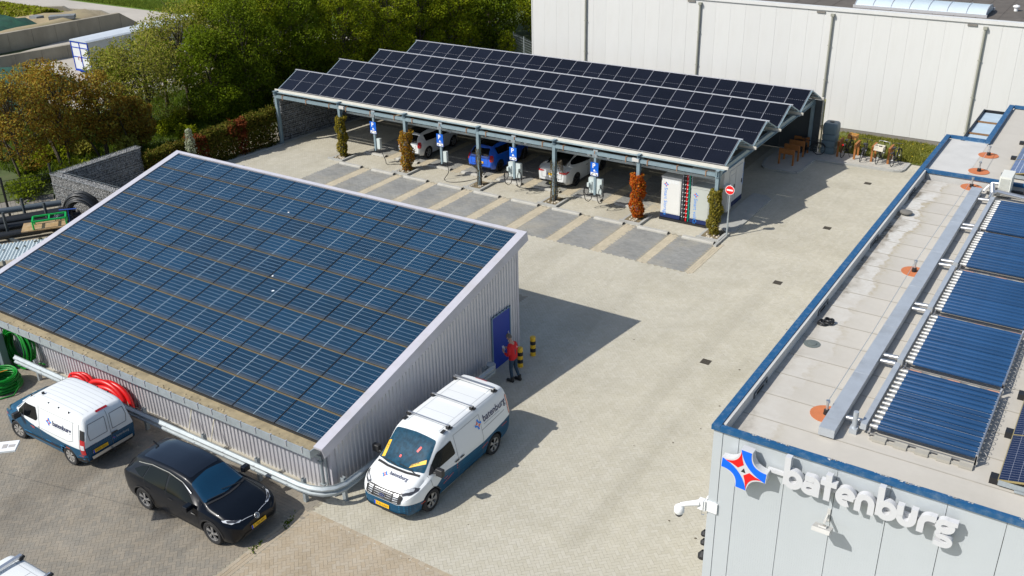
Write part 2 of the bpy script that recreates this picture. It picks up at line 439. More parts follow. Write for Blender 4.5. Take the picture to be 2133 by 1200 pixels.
def cell_mat(name, cell, line, LX, LY, nx, ny, mid, lw, rough=0.12, gold=None, line_amt=1.0, busbar=0, edge=None, xamt=1.0, spec=.5):
    """photovoltaic glass: object-space cell grid printed under the glass (x from 0 to LX, y from 0 to LY)"""
    m = bpy.data.materials.new(name); m.use_nodes = True
    t = m.node_tree; N = t.nodes; L = t.links; b = N['Principled BSDF']
    tc = N.new('ShaderNodeTexCoord'); sp = N.new('ShaderNodeSeparateXYZ'); L.new(tc.outputs['Object'], sp.inputs[0])
    def mth(op, a, c=None):
        n = N.new('ShaderNodeMath'); n.operation = op
        for i, q in enumerate((a, c)):
            if q is None: continue
            if isinstance(q, (int, float)): n.inputs[i].default_value = q
            else: L.new(q, n.inputs[i])
        return n.outputs[0]
    def grid(o, length, n, w):
        s = mth('MULTIPLY', o, n/length); f = mth('FRACT', s); d = mth('ABSOLUTE', mth('SUBTRACT', f, 0.5))
        return mth('GREATER_THAN', d, 0.5 - w*n/length/2)
    gx, gy = grid(sp.outputs[0], LX, nx, lw), grid(sp.outputs[1], LY, ny, lw)
    g = mth('MULTIPLY', mth('MAXIMUM', mth('MULTIPLY', gx, xamt), gy), line_amt)
    if busbar:
        gb = mth('MULTIPLY', grid(sp.outputs[0], LX, nx*busbar, lw*0.5), 0.35*line_amt); g = mth('MAXIMUM', g, gb)
    c = mth('LESS_THAN', mth('ABSOLUTE', mth('SUBTRACT', sp.outputs[0], LX/2)), mid/2)
    g = mth('MAXIMUM', g, c)
    no = N.new('ShaderNodeTexNoise'); no.inputs['Scale'].default_value = 1.6; no.inputs['Detail'].default_value = 5
    gv = N.new('ShaderNodeNewGeometry'); L.new(gv.outputs['Position'], no.inputs['Vector'])
    oi = N.new('ShaderNodeObjectInfo')
    v = mth('ADD', mth('MULTIPLY', no.outputs['Fac'], 0.7), mth('MULTIPLY', oi.outputs['Random'], 0.55))
    mx = N.new('ShaderNodeMix'); mx.data_type = 'RGBA'
    mx.inputs['A'].default_value = (*[k*0.62 for k in cell], 1); mx.inputs['B'].default_value = (*[k*1.4 for k in cell], 1)
    L.new(v, mx.inputs['Factor'])
    cur = mx.outputs['Result']
    if edge:   # dusty film left where water dries along the low edge
        ed = N.new('ShaderNodeMapRange'); ed.inputs[1].default_value = edge[1]; ed.inputs[2].default_value = 0.0
        ed.inputs[3].default_value = 0.0; ed.inputs[4].default_value = 0.42
        L.new(sp.outputs[1], ed.inputs[0])
        me_ = N.new('ShaderNodeMix'); me_.data_type = 'RGBA'; me_.inputs['B'].default_value = (*edge[0], 1)
        L.new(mth('MULTIPLY', ed.outputs[0], no.outputs['Fac']), me_.inputs['Factor']); L.new(cur, me_.inputs['A']); cur = me_.outputs['Result']
    m2 = N.new('ShaderNodeMix'); m2.data_type = 'RGBA'; m2.inputs['B'].default_value = (*line, 1)
    L.new(g, m2.inputs['Factor']); L.new(cur, m2.inputs['A'])
    L.new(m2.outputs['Result'], b.inputs['Base Color'])
    b.inputs['Roughness'].default_value = rough; b.inputs['Specular IOR Level'].default_value = spec
    MATS[name] = m
    return m
M_PVBLUE = cell_mat('blue_solar_glass', (0.004, 0.027, 0.060), (0.28, 0.36, 0.41), 1.70, 0.985, 20, 6, 0.020, 0.009, 0.16, line_amt=0.8, xamt=.22, edge=((0.24,0.20,0.12), 0.16))
M_PVBLACK = cell_mat('black_solar_glass', (0.006, 0.007, 0.012), (0.05, 0.055, 0.065), 1.72, 1.0, 12, 6, 0.0, 0.003, 0.2, line_amt=0.25, spec=.28)
M_FRAMEB = mat('black_frame', (0.02, 0.021, 0.023), 0.45, metal=0.4)
M_FRAMEA = mat('silver_frame', (0.62, 0.62, 0.64), 0.35, metal=0.5)

SLOPE = 0.2453; SANG = math.atan(SLOPE)
def shed_z(y): return 1.95 + (y - 15.70) * SLOPE
shed = thing('shed', 'grey corrugated shed with a mono-pitch roof of blue solar panels', 'shed', (-25.7, 20.8, 0))
SO = Vector((-25.7, 20.8, 0))
def at_shed(name, mb, mats, **k):
    o = mb.build(name, mats, shed, **k); o.location = -SO; return o
def corrugated(mb, p, q, zb, ztop, pitch, depth, out):
    """trapezoid sheet from p to q (xy), z from zb to ztop(t); out = outward normal xy"""
    p, q = np.array(p, float), np.array(q, float); L = np.linalg.norm(q-p); d = (q-p)/L; n = int(L/pitch)
    pt = L/n; prof = []
    for i in range(n):
        for (a, h) in ((0,0),(.30,0),(.42,1),(.80,1),(.92,0)): prof.append((i*pt + a*pt, h*depth))
    prof.append((L, 0))
    vs = []
    for s, h in prof:
        xy = p + d*s + np.array(out)*h
        vs.append((xy[0], xy[1], zb)); vs.append((xy[0], xy[1], ztop(s/L)))
    fs = [(2*i, 2*i+2, 2*i+3, 2*i+1) for i in range(len(prof)-1)]
    return mb.add(vs, fs)
XR, XL, YF, YB = -16.92, -34.45, 15.93, 25.75
w = MB(); corrugated(w, (XL, YF), (XR-.14, YF), 0.10, lambda t: 1.90, 0.165, 0.035, (0,-1))
at_shed('front_wall', w, M_CLAD, recalc=False)
w = MB(); corrugated(w, (XR, YF+.14), (XR, YB-.1), 0.02, lambda t: shed_z(YF+.14 + t*(YB-.24-YF)) - .10, 0.165, 0.035, (1,0))
at_shed('side_wall', w, M_CLAD, recalc=False)
w = MB(); w.box(XL, XR-.02, YB-.05, YB, 0, 4.2); w.box(XL, XL+.05, YF+.05, YB-.05, 0, 1.85)
w.add([(XL,YF,1.8),(XL,YB,1.8),(XL,YB,4.2)], [(0,1,2)])
at_shed('back_wall', w, M_CLAD)
w = MB(); w.box(XR-.16, XR+.05, YF-.05, YF+.14, 0.0, 1.9); at_shed('corner_trim', w, M_TRIM); w = MB(); w.box(XR-.03, XR+.045, YB-.11, YB+.01, 0, shed_z(YB)-.12)
at_shed('corner_trim', w, M_TRIM)
w = MB(); w.box(XL, XR-.16, YF-.11, YF+.02, -.02, 0.10); at_shed('plinth', w, M_CONC)
# roof deck, verge boards, ridge trim
def roofpt(x, y, h=0): return (x, y - h*math.sin(SANG), shed_z(y) + h*math.cos(SANG))
w = MB()
def slab(mb, x0, x1, y0, y1, h0, h1, m=0):
    v = [roofpt(x,y,h) for h in (h0,h1) for x,y in ((x0,y0),(x1,y0),(x1,y1),(x0,y1))]
    return mb.add(v, [(0,3,2,1),(4,5,6,7),(0,1,5,4),(1,2,6,5),(2,3,7,6),(3,0,4,7)], m)
slab(w, -34.5, -16.95, 15.72, 26.0, -.12, -.06); at_shed('roof_deck', w, mat('roof_sheet_dark', (0.03,0.03,0.03), 0.7, var=0.2, vscale=4))
for xa, xb, xf in ((-17.03,-16.72,-16.745),(-34.80,-34.50,-34.80)):
    w = MB(); slab(w, xa, xb, 15.48, 26.12, -.02, .06); slab(w, xf, xf+.025, 15.48, 26.12, -.30, -.022); at_shed('verge_trim', w, M_TRIM)
w = MB(); slab(w, -34.50, -17.03, 25.98, 26.12, -.02, .058); slab(w, -34.8, -16.745, 26.09, 26.118, -.3, -.022); at_shed('ridge_trim', w, M_TRIM)
# solar panels, ten rows of ten
def panel_mesh(name, LX, LY, glass, frame, fw=0.018, th=0.035):
    p = MB(); p.box(-fw, LX+fw, -fw, 0, -th, 0.003, 1); p.box(-fw, LX+fw, LY, LY+fw, -th, 0.003, 1)
    p.box(-fw, 0, 0, LY, -th, 0.003, 1); p.box(LX, LX+fw, 0, LY, -th, 0.003, 1)
    p.add([(0,0,0),(LX,0,0),(LX,LY,0),(0,LY,0)], [(0,1,2,3)], 0)
    p.add([(0,0,-.02),(LX,0,-.02),(LX,LY,-.02),(0,LY,-.02)], [(3,2,1,0)], 1)
    return p.mesh(name, [glass, frame], recalc=False)
pm = panel_mesh('solar_panel', 1.695, 0.985, M_PVBLUE, M_FRAMEB, 0.014)
for r in range(10):
    for c in range(10):
        x, y = -34.45 + c*1.745, 15.72 + r*1.026
        o = obj('solar_panel', pm, shed); o.location = Vector(roofpt(x, y, 0.035)) - SO
        o.rotation_euler = (SANG + random.gauss(0,.0012), random.gauss(0,.0012), 0)
for r in range(1, 10):
    w = MB(); slab(w, -34.5, -17.04, 15.72+r*1.026-.036, 15.72+r*1.026-.014, -.055, .012)
    at_shed('mounting_rail', w, mat('tarnished_rail', (0.24,0.185,0.09), 0.6, metal=0.2, var=0.2, vscale=5))
w = MB()
for r in range(10):
    for c in range(11): slab(w, -34.475+c*1.745-.028, -34.475+c*1.745+.022, 15.72+r*1.026+.2, 15.72+r*1.026+.26, .02, .046)
at_shed('panel_clamp', w, M_FRAMEB)['kind'] = 'stuff'
w = MB()
for k in range(7):
    x, y = random.uniform(-34,-17.4), random.uniform(16,25.7); r = random.uniform(.012,.045); n_ = 7
    vs = [Vector(roofpt(x+r*math.cos(2*PI*j/n_)*random.uniform(.6,1.3), y+r*math.sin(2*PI*j/n_)*random.uniform(.6,1.6), .041)) for j in range(n_)]; w.add(vs, [tuple(range(n_))])
at_shed('bird_droppings', w, M_WHITEP)['kind'] = 'stuff'
# box gutter with silt
w = MB(); w.box(-34.7, -17.05, 15.30, 15.335, 1.64, 1.90); w.box(-34.7, -17.05, 15.335, 15.9, 1.64, 1.66); w.box(-17.05,-17.02,15.30,15.9,1.64,1.885)
at_shed('gutter', w, M_ZINC)
w = MB(); w.box(-34.7, -17.05, 15.335, 15.80, 1.66, 1.835)
for k in range(60):
    x = random.uniform(-33.5,-17.3); w.lathe([(random.uniform(.02,.07),0),(.02,.02)], 7, (x, random.uniform(15.36,15.6), 1.835))
at_shed('gutter_silt', w, M_SILT)
w = MB(); w.box(-.02,.02,15.28-20.8,15.345-20.8,1.74,1.925); gcm = w.mesh('gutter_clip', M_FRAMEA)
for k in range(29): o = obj('gutter_clip', gcm, shed); o.location = (-34.4 + k*0.61 + 25.7, 0, 0)
w = MB(); w.tube([(-17.35,15.55,1.66),(-17.33,15.6,1.52),(-17.16,15.78,1.36),(-17.16,15.79,1.2),(-17.16,15.79,.02)], .05, 10)
w.tube([(-17.02,15.82,1.45),(-17.02,15.82,.02)], .035, 8)
for z in (.4, 1.2): w.box(-17.24,-17.08,15.72,15.86,z,z+.03)
at_shed('downpipe', w, M_ZINC, smooth=40)
# door
w = MB(); w.box(XR+.03, XR+.055, 24.05, 25.12, 0.0, 2.04); d = at_shed('door', w, M_BLUEDOOR)
w = MB(); w.box(XR+.045, XR+.075, 24.00, 24.05, 0, 2.08); w.box(XR+.045, XR+.075, 25.12, 25.17, 0, 2.08); w.box(XR+.045, XR+.08, 24.0, 25.17, 2.045, 2.10)
f = w.build('door_frame', mat('pale_blue_frame', (0.16,0.25,0.33), 0.5), d)
w = MB(); w.box(XR+.056, XR+.07, 24.98, 25.03, .95, 1.15); w.tube([(XR+.07,25.0,1.08),(XR+.11,25.0,1.08),(XR+.11,24.88,1.08)], .012, 6); w.box(XR+.056,XR+.066,24.97,25.05,.72,.80)
w.build('handle', M_FRAMEA, d)
w = MB()
for k in range(6): w.box(XR+.08, XR+.10, 24.08+k*.2, 24.10+k*.2, 2.08, 2.14)
w.build('drip_screw', M_FRAMEB, d)

# guard rail round the shed
def wbeam(mb, path, z0=0.41, h=0.31):
    """w-profile swept along an xy path, outside face to the right of travel"""
    prof = [(q,t*1.22) for q,t in [(0,0),(.0,.03),(.08,.075),(.08,.115),(.0,.15),(.0,.16),(.08,.195),(.08,.235),(0,.28),(0,.31)]]
    pts = [Vector((a,b,0)) for a,b in path]; vs = []
    for i, p in enumerate(pts):
        d1 = (pts[i]-pts[max(i-1,0)]); d2 = (pts[min(i+1,len(pts)-1)]-pts[i])
        d = (d1.normalized() + d2.normalized()).normalized() if d1.length and d2.length else (d1 + d2).normalized()
        r = Vector((d.y, -d.x, 0))
        for off in (0, -.008):
            for a, b in prof: q = p + r*(a+off); vs.append((q.x, q.y, z0+b))
    k = len(prof); fs = []
    for i in range(len(pts)-1):
        for s in (0, k):
            for j in range(k-1):
                a = i*2*k + s + j; b = a + 2*k
                fs.append((a, b, b+1, a+1))
        for j in (0, k-1): fs.append((i*2*k+j, (i+1)*2*k+j, (i+1)*2*k+k+j, i*2*k+k+j))
    return mb.add(vs, fs)
rail = thing('guard_rail', 'galvanised steel crash barrier bent round the near corner of the shed', 'guard rail', (-17.2, 15.3, 0))
w = MB(); wbeam(w, [(-31.2,15.17),(-28,15.17),(-24,15.16),(-20,15.16),(-17.5,15.16),(-17.1,15.2),(-16.75,15.33),(-16.5,15.55),(-16.38,15.85),(-16.36,16.4),(-16.36,20),(-16.36,23.3)])
o = w.build('beam', M_ZINC, rail, smooth=50); o.location = (17.2,-15.3,0)
w = MB(); w.lathe([(.15,.44),(.16,.45),(.16,.76),(.15,.77)], 20, (-16.47,23.32,0)); o = w.build('rail_end', M_ZINC, rail, smooth=40); o.location = (17.2,-15.3,0)
posts = [(-30.2,15.3,0),(-26.9,15.3,0),(-24.4,15.3,0),(-21.6,15.3,0),(-19.3,15.3,0),(-17.45,15.3,0),(-16.5,15.95,1),(-16.5,18.4,1),(-16.5,20.9,1),(-16.5,23.0,1)]
for x, y, s in posts:
    w = MB()
    if s == 0: w.box(x-.05,x+.05,y-.04,y-.03,0,.80); w.box(x-.05,x-.04,y-.03,y+.08,0,.80); w.box(x+.04,x+.05,y-.03,y+.08,0,.8)
    else: w.box(x+.03,x+.04,y-.05,y+.05,0,.80); w.box(x-.08,x+.03,y-.05,y-.04,0,.80); w.box(x-.08,x+.03,y+.04,y+.05,0,.8)
    o = w.build('post', M_ZINC, rail); o.location = (17.2,-15.3,0)
w = MB()
for k in range(52):
    x = -30.9 + k*.26
    if k % 5 == 0:
        for z in (.56,.70): w.lathe([(.018,-.012),(.018,0)], 8, (x,15.085,z), 'Y')
o = w.build('bolt', M_FRAMEA, rail); o.location = (17.2,-15.3,0)

# striped bollards by the shed door
M_YEL = mat('yellow_paint', (0.72, 0.43, 0.02), 0.5, var=0.06, vscale=8)
for x, y, lb in ((-16.27,25.68,'yellow and black striped bollard standing clear of the shed corner'),(-16.24,24.79,'yellow and black striped bollard half hidden behind the man in red')):
    b = MB(); b.lathe([(.10,0),(.10,.16),(.102,.16),(.102,.31),(.10,.31),(.10,.455),(.102,.455),(.102,.60),(.10,.60),(.10,.745),(.085,.765),(0,.77)], 20, mf=[0,0,1,1,0,0,1,1,0,0,0])
    o = b.build('bollard', [M_YEL, M_BLACK], smooth=40); o.location = (x, y, 0); tag(o, lb, 'bollard', 'striped bollards by the shed door')

# ------------------------------------------------------------------ warehouse
M_WHW = mat('off_white_panel', (0.62, 0.62, 0.60), 0.5, var=0.025, vscale=0.6, isl=0.02, bump=0.06, bscale=1.2, dirt=(0.50,0.49,0.45), dscale=1.3, damt=.3, stretch=(1,1,.10))
M_WHD = mat('dark_plinth', (0.20, 0.185, 0.165), 0.9, var=0.12, vscale=2)
M_BITU = mat('bitumen_roof', (0.105, 0.09, 0.075), 0.9, var=0.2, vscale=1.2, dirt=(0.16,0.14,0.12), dscale=0.7, damt=0.6)
M_PIPEG = mat('olive_grey_pipe', (0.30, 0.30, 0.25), 0.5, var=0.1, vscale=2)
wh = thing('warehouse', 'large off-white panelled warehouse with a dark flat roof behind the carport', 'warehouse', (-15, 57.2, 0))
WO = Vector((-15, 57.2, 0))
def at_wh(name, mb, mats, **k):
    o = mb.build(name, mats, wh, **k); o.location = -WO; return o
x = -35.9; i = 0
pmesh = MB(); pmesh.box(0.003, 0.932, -.0, .08, 0, 6.72)
pmw = pmesh.mesh('wall_panel', M_WHW)
while x < 6:
    o = obj('wall_panel', pmw, wh); o.location = Vector((x, 57.2, .30)) - WO + Vector((0, random.uniform(-.003,.003), 0)); x += .935
w = MB(); w.box(-35.9, 8, 57.285, 57.6, 0, 7.0); at_wh('wall_backing', w, M_WHW)
w = MB(); w.box(-35.88, 8, 57.22, 57.28, -.1, .296); at_wh('plinth', w, M_WHD)
w = MB(); w.box(-35.98, -35.9, 57.18, 95, 0, 7.0); at_wh('gable_wall', w, M_WHW)
w = MB(); w.box(-36.0, 8, 57.12, 57.5, 7.03, 7.13); w.box(-36.0,8,57.12,57.19,6.95,7.03); at_wh('roof_trim', w, M_WHW)
w = MB(); w.box(-36, 8, 57.5, 95, 6.8, 7.05)
for k in range(40): w.box(-36+k*1.1, -36+k*1.1+.05, 57.5, 95, 7.05, 7.062)
at_wh('roof', w, M_BITU)
for xx in (-31.75,-23.8,-15.75,-7.73,0.3):
    w = MB(); w.tube([(xx,57.10,6.72),(xx,57.10,.3)], .065, 10); w.box(xx-.1,xx+.1,57.0,57.2,6.66,6.80)
    for z in (1,3,5): w.box(xx-.09,xx+.09,57.05,57.2,z,z+.04)
    at_wh('downspout', w, M_PIPEG, smooth=40)
for xx in (-24.4,-16.45,-8.4,-32.4):
    w = MB(); w.box(xx-.24,xx+.24,57.13,57.21,6.78,6.87); at_wh('overflow_spout', w, M_WHD)
w = MB(); pts = [(58.25 + 2.3*(.5-.5*math.cos(PI*k/10)), 7.1 + .42*math.sin(PI*k/10)) for k in range(11)]
w.prism(pts, -14.9, -8.0, 'X')
sk = at_wh('skylight', w, mat('skylight_acrylic', (0.50,0.58,0.62), 0.25, var=0.05, vscale=2), smooth=30)
w = MB()
for k in range(8):
    xx = -14.9 + k*.985
    w.tube([(xx, y, z+.012) for y, z in pts], .022, 6)
w.box(-14.98,-7.92,58.16,58.25,7.05,7.2); w.box(-14.98,-7.92,60.55,60.64,7.05,7.2)
o = w.build('skylight_frame', M_FRAMEA, sk)
w = MB(); w.lathe([(.1,7.05),(.1,7.25),(.18,7.27),(.18,7.33),(0,7.4)], 12, (-6.9,60.9,0)); at_wh('roof_vent', w, M_WHITEP, smooth=40)
# ------------------------------------------------------------------ office building
M_OFF = mat('silver_grey_panel', (0.50, 0.535, 0.555), 0.34, metal=0.15, var=0.03, vscale=0.7, bump=0.03, bscale=2.5)
M_CAP = mat('blue_coping', (0.010, 0.082, 0.20), 0.45, var=0.08, vscale=3, dirt=(0.30,0.36,0.40), dscale=7, damt=0.22)
M_UPST = mat('white_upstand', (0.52, 0.51, 0.48), 0.8, var=0.1, vscale=1.5)
M_DUCT = mat('sheet_metal_duct', (0.50, 0.53, 0.555), 0.4, metal=0.4, var=0.08, vscale=3, dirt=(0.34,0.35,0.35), dscale=2, damt=0.4)
M_ALU = mat('bright_aluminium', (0.62, 0.62, 0.62), 0.28, metal=0.85, var=0.05, vscale=6)
off = thing('office_building', 'silver-grey office building with blue coping and a flat roof of solar collectors', 'office building', (-6, 16.5, 0))
OO = Vector((-6, 16.5, 0))
def at_off(name, mb, mats, parent=None, **k):
    o = mb.build(name, mats, parent or off, **k)
    if parent is None: o.location = -OO
    return o
RZ = 5.72
# front and side walls from separate panels
w = MB(); w.box(-5.98,-5.78,16.52,16.56,0,5.86); w.box(-5.98,-5.94,16.56,16.72,0,5.86); at_off('corner_trim', w, M_OFF)
w = MB(); w.box(0.006, 0.348, 0, .05, 0, 5.84); o = at_off('wall_panel', w, M_OFF); o.location = Vector((-5.775,16.53,0)) - OO
pw = MB(); pw.box(.006, 1.016, 0, .05, 0, 5.84)
for k in range(20): pw.box(.02+k*.05, .024+k*.05, -.0012, .001, 0.01, 5.83)
pw = pw.mesh('wall_panel', M_OFF)
for k in range(14):
    o = obj('wall_panel', pw, off); o.location = Vector((-5.42 + k*1.0222, 16.53 + random.uniform(-.002,.002), 0)) - OO
ps = MB(); ps.box(0, .05, .006, 1.016, 0, 5.84); ps = ps.mesh('wall_panel', M_OFF)
for k in range(22):
    o = obj('wall_panel', ps, off); o.location = Vector((-5.955, 16.74 + k*1.022, 0)) - OO
w = MB(); w.box(-5.90, 9, 16.585, 39, 0, 5.45); at_off('wall_core', w, M_DARK)
# coping
def coping(mb, x0, x1, y0, y1, z, along, seg=4.6):
    n = max(1, round(((y1-y0) if along == 'Y' else (x1-x0))/seg))
    for i in range(n):
        if along == 'Y': a, b = y0+(y1-y0)*i/n, y0+(y1-y0)*(i+1)/n; mb.box(x0,x1,a,b-.006,z-.11,z+.004*(i%2))
        else: a, b = x0+(x1-x0)*i/n, x0+(x1-x0)*(i+1)/n; mb.box(a,b-.006,y0,y1,z-.11,z+.004*(i%2))
w = MB(); coping(w, -6.02, -5.84, 16.46, 35.0, 6.0, 'Y'); coping(w, -5.835, 9, 16.46, 16.585, 5.995, 'X', 6); o = at_off('coping', w, M_CAP)
# flaking paint along the front coping
w = MB(); fl = []
for k in range(420):
    x = -5.2 + 8*random.random()**1.2; r = random.uniform(.006,.028)
    if math.sin(x*2.1) + math.sin(x*5.3+1) < -0.2: continue
    y = 16.655 + random.gauss(0,.018); n = 5
    w.add([(x+r*math.cos(2*PI*j/n)*random.uniform(.5,2.2), min(y+r*math.sin(2*PI*j/n)*random.uniform(.4,1.2),16.72), 5.80 if y>16.645 else 6.0015) for j in range(n)], [tuple(range(n))])
w.v = [(a, min(16.57,b-.085), 6.0045) for a,b,c in w.v]; at_off('paint_flakes', w, M_UPST)['kind'] = 'stuff'
# parapet inside face
w = MB(); w.box(-5.838,-5.77,16.66,35.02,5.5,5.975); w.box(-5.77,9,16.56,16.645,5.5,5.865); at_off('parapet', w, M_UPST)
w = MB()
for y in (18.7,23.3,28.3,33.0):
    w = MB(); w.box(-5.768,-5.745,y-.42,y-.37,5.63,5.86); w.box(-5.768,-5.745,y+.37,y+.42,5.63,5.86); w.box(-5.768,-5.745,y-.37,y+.37,5.81,5.86); w.box(-5.768,-5.745,y-.37,y+.37,5.63,5.66)
    at_off('overflow_frame', w, mat('slate_frame', (0.09,0.10,0.11), 0.6))
w = MB()
for y in (18.7,23.3,28.3,33.0): w = MB(); w.box(-5.765,-5.755,y-.2,y+.2,5.70,5.77); at_off('overflow_slot', w, M_DARK)

# roof sheets with salt bloom and dirty water marks along the low edge
def roof_stain(name):
    m = mat(name, (0.47, 0.44, 0.385), 0.9, var=0.07, vscale=0.9, isl=0.03, dirt=(0.36,0.335,0.28), dscale=0.35, damt=0.4)
    t = m.node_tree; N = t.nodes; L = t.links; b = N['Principled BSDF']
    src = b.inputs['Base Color'].links[0].from_socket
    gp = N.new('ShaderNodeNewGeometry'); sp = N.new('ShaderNodeSeparateXYZ'); L.new(gp.outputs['Position'], sp.inputs[0])
    def mth(op, a, c):
        n = N.new('ShaderNodeMath'); n.operation = op
        for i, q in enumerate((a, c)):
            if isinstance(q, (int, float)): n.inputs[i].default_value = q
            else: L.new(q, n.inputs[i])
        return n.outputs[0]
    n1 = N.new('ShaderNodeTexNoise'); n1.inputs['Scale'].default_value = 0.55; n1.inputs['Detail'].default_value = 9; n1.inputs['Roughness'].default_value = .62
    L.new(gp.outputs['Position'], n1.inputs['Vector'])
    n2 = N.new('ShaderNodeTexNoise'); n2.inputs['Scale'].default_value = 5; n2.inputs['Detail'].default_value = 8; n2.inputs['Roughness'].default_value = .8
    L.new(gp.outputs['Position'], n2.inputs['Vector'])
    d = mth('ADD', mth('ADD', sp.outputs[0], 5.75), mth('MULTIPLY', mth('SUBTRACT', n1.outputs[0], 0.5), 1.9))
    d = mth('ADD', d, mth('MULTIPLY', mth('SUBTRACT', n2.outputs[0], .5), .35))
    r = N.new('ShaderNodeValToRGB'); r.color_ramp.interpolation = 'LINEAR'
    e = r.color_ramp.elements
    L.new(mth('DIVIDE', d, 2.0), r.inputs[0])
    stops = [(0.0,(0.08,0.065,0.045,1)),(0.10,(0.14,0.115,0.08,1)),(0.17,(0.55,0.54,0.50,1)),(0.33,(0.58,0.565,0.525,1)),(0.37,(0.33,0.27,0.16,1)),(0.44,(0.40,0.365,0.28,1))]
    e[0].position, e[0].color = stops[0]; e[1].position, e[1].color = stops[-1]
    for p_, c_ in stops[1:-1]: q = e.new(p_); q.color = c_
    al = N.new('ShaderNodeMapRange'); al.inputs[1].default_value = 0.36; al.inputs[2].default_value = 0.56; al.inputs[3].default_value = 1; al.inputs[4].default_value = 0
    L.new(mth('DIVIDE', d, 2.0), al.inputs[0])
    ymask = N.new('ShaderNodeMapRange'); ymask.inputs[1].default_value = 34.4; ymask.inputs[2].default_value = 34.9; ymask.inputs[3].default_value = 1; ymask.inputs[4].default_value = 0
    L.new(sp.outputs[1], ymask.inputs[0])
    n3 = N.new('ShaderNodeTexNoise'); n3.inputs['Scale'].default_value = 1.1; n3.inputs['Detail'].default_value = 4; L.new(gp.outputs['Position'], n3.inputs['Vector'])
    am = N.new('ShaderNodeMapRange'); am.inputs[1].default_value = .36; am.inputs[2].default_value = .5; L.new(n3.outputs[0], am.inputs[0])
    yf = N.new('ShaderNodeMapRange'); yf.inputs[1].default_value = 21; yf.inputs[2].default_value = 29; yf.inputs[3].default_value = .28; yf.inputs[4].default_value = .9
    L.new(sp.outputs[1], yf.inputs[0])
    n4 = N.new('ShaderNodeTexNoise'); n4.inputs['Scale'].default_value = 9; n4.inputs['Detail'].default_value = 6; L.new(gp.outputs['Position'], n4.inputs['Vector'])
    a4 = N.new('ShaderNodeMapRange'); a4.inputs[1].default_value = .38; a4.inputs[2].default_value = .62; a4.inputs[3].default_value = .35; L.new(n4.outputs[0], a4.inputs[0])
    a = mth('MULTIPLY', mth('MULTIPLY', mth('MULTIPLY', al.outputs[0], ymask.outputs[0]), am.outputs[0]), mth('MULTIPLY', yf.outputs[0], a4.outputs[0]))
    mx = N.new('ShaderNodeMix'); mx.data_type = 'RGBA'; L.new(a, mx.inputs['Factor']); L.new(src, mx.inputs['A']); L.new(r.outputs[0], mx.inputs['B'])
    L.new(mx.outputs['Result'], b.inputs['Base Color'])
    return m
M_ROOF = roof_stain('roof_membrane')
rs = MB(); rs.add([(0,0,.0),(14.8,0,.0),(14.8,1.10,.006),(0,1.10,.006),(0,0,-.03),(14.8,0,-.03),(14.8,1.10,-.03),(0,1.10,-.03)], [(0,1,2,3),(0,4,5,1),(1,5,6,2),(2,6,7,3),(3,7,4,0)])
rs = rs.mesh('roof_sheet', M_ROOF)
for k in range(18):
    o = obj('roof_sheet', rs, off); o.location = Vector((-5.77, 16.655 + k*1.0, RZ - .006 + random.uniform(0,.002))) - OO
sm = MB(); sm.box(0,14.8,0,.025,0,.004); sm = sm.mesh('roof_seam', mat('seam_membrane', (0.34,0.315,0.265), .85, var=.2, vscale=4))
for k in range(1,18): o = obj('roof_seam', sm, off); o.location = Vector((-5.77, 16.655 + k*1.0 - .01, RZ + .004)) - OO
# upper roof
w = MB(); w.box(-5.76, 9, 35.10, 35.18, 5.5, 5.88); at_off('upper_upstand', w, M_UPST)
w = MB(); w.box(-5.955,-4.5,35.18,39.5,0,5.86); w.box(-4.5,9,35.18,45.0,0,5.83); at_off('upper_block', w, M_UPST)
for k in range(10):
    o = obj('roof_sheet', rs, off); o.location = Vector((-5.76 if k < 4 else -4.4, 35.22 + k*.98, 5.85)) - OO
w = MB(); coping(w, -6.02, -5.86, 35.02, 39.6, 6.0, 'Y'); coping(w, -5.855, 9, 35.05, 35.19, 5.985, 'X', 7); coping(w, -5.855, -4.62, 39.47, 39.61, 6.0, 'X')
coping(w, -4.61, -4.43, 39.45, 45.1, 6.0, 'Y'); coping(w, -4.42, 9, 44.97, 45.13, 6.0, 'X', 7); at_off('upper_coping', w, M_CAP)
# translucent canopy in the notch
can = MB(); can.box(-5.52,-4.66,39.7,45.0,5.52,5.56)
vs = []; n = 90
for i in range(n+1):
    y = 39.75 + 5.2*i/n; vs += [(-5.5,y,5.57+.02*(i%2)),(-4.66,y,5.57+.02*(i%2))]
can.add(vs, [(2*i,2*i+1,2*i+3,2*i+2) for i in range(n)])
cp = at_off('canopy', can, mat('polycarbonate', (0.36,0.44,0.50), 0.3, var=0.1, vscale=2))
w = MB(); w.box(-5.56,-5.50,39.69,45.08,5.5,5.68); w.box(-5.5,-4.64,45.0,45.08,5.5,5.67); w.build('canopy_edge', M_FRAMEB, cp)
w = MB()
for y in (41.5,43.3): w.box(-5.5,-4.64,y-.05,y+.05,5.59,5.64)
w.build('canopy_batten', mat('brown_batten', (0.22,0.12,0.05), 0.7), cp)

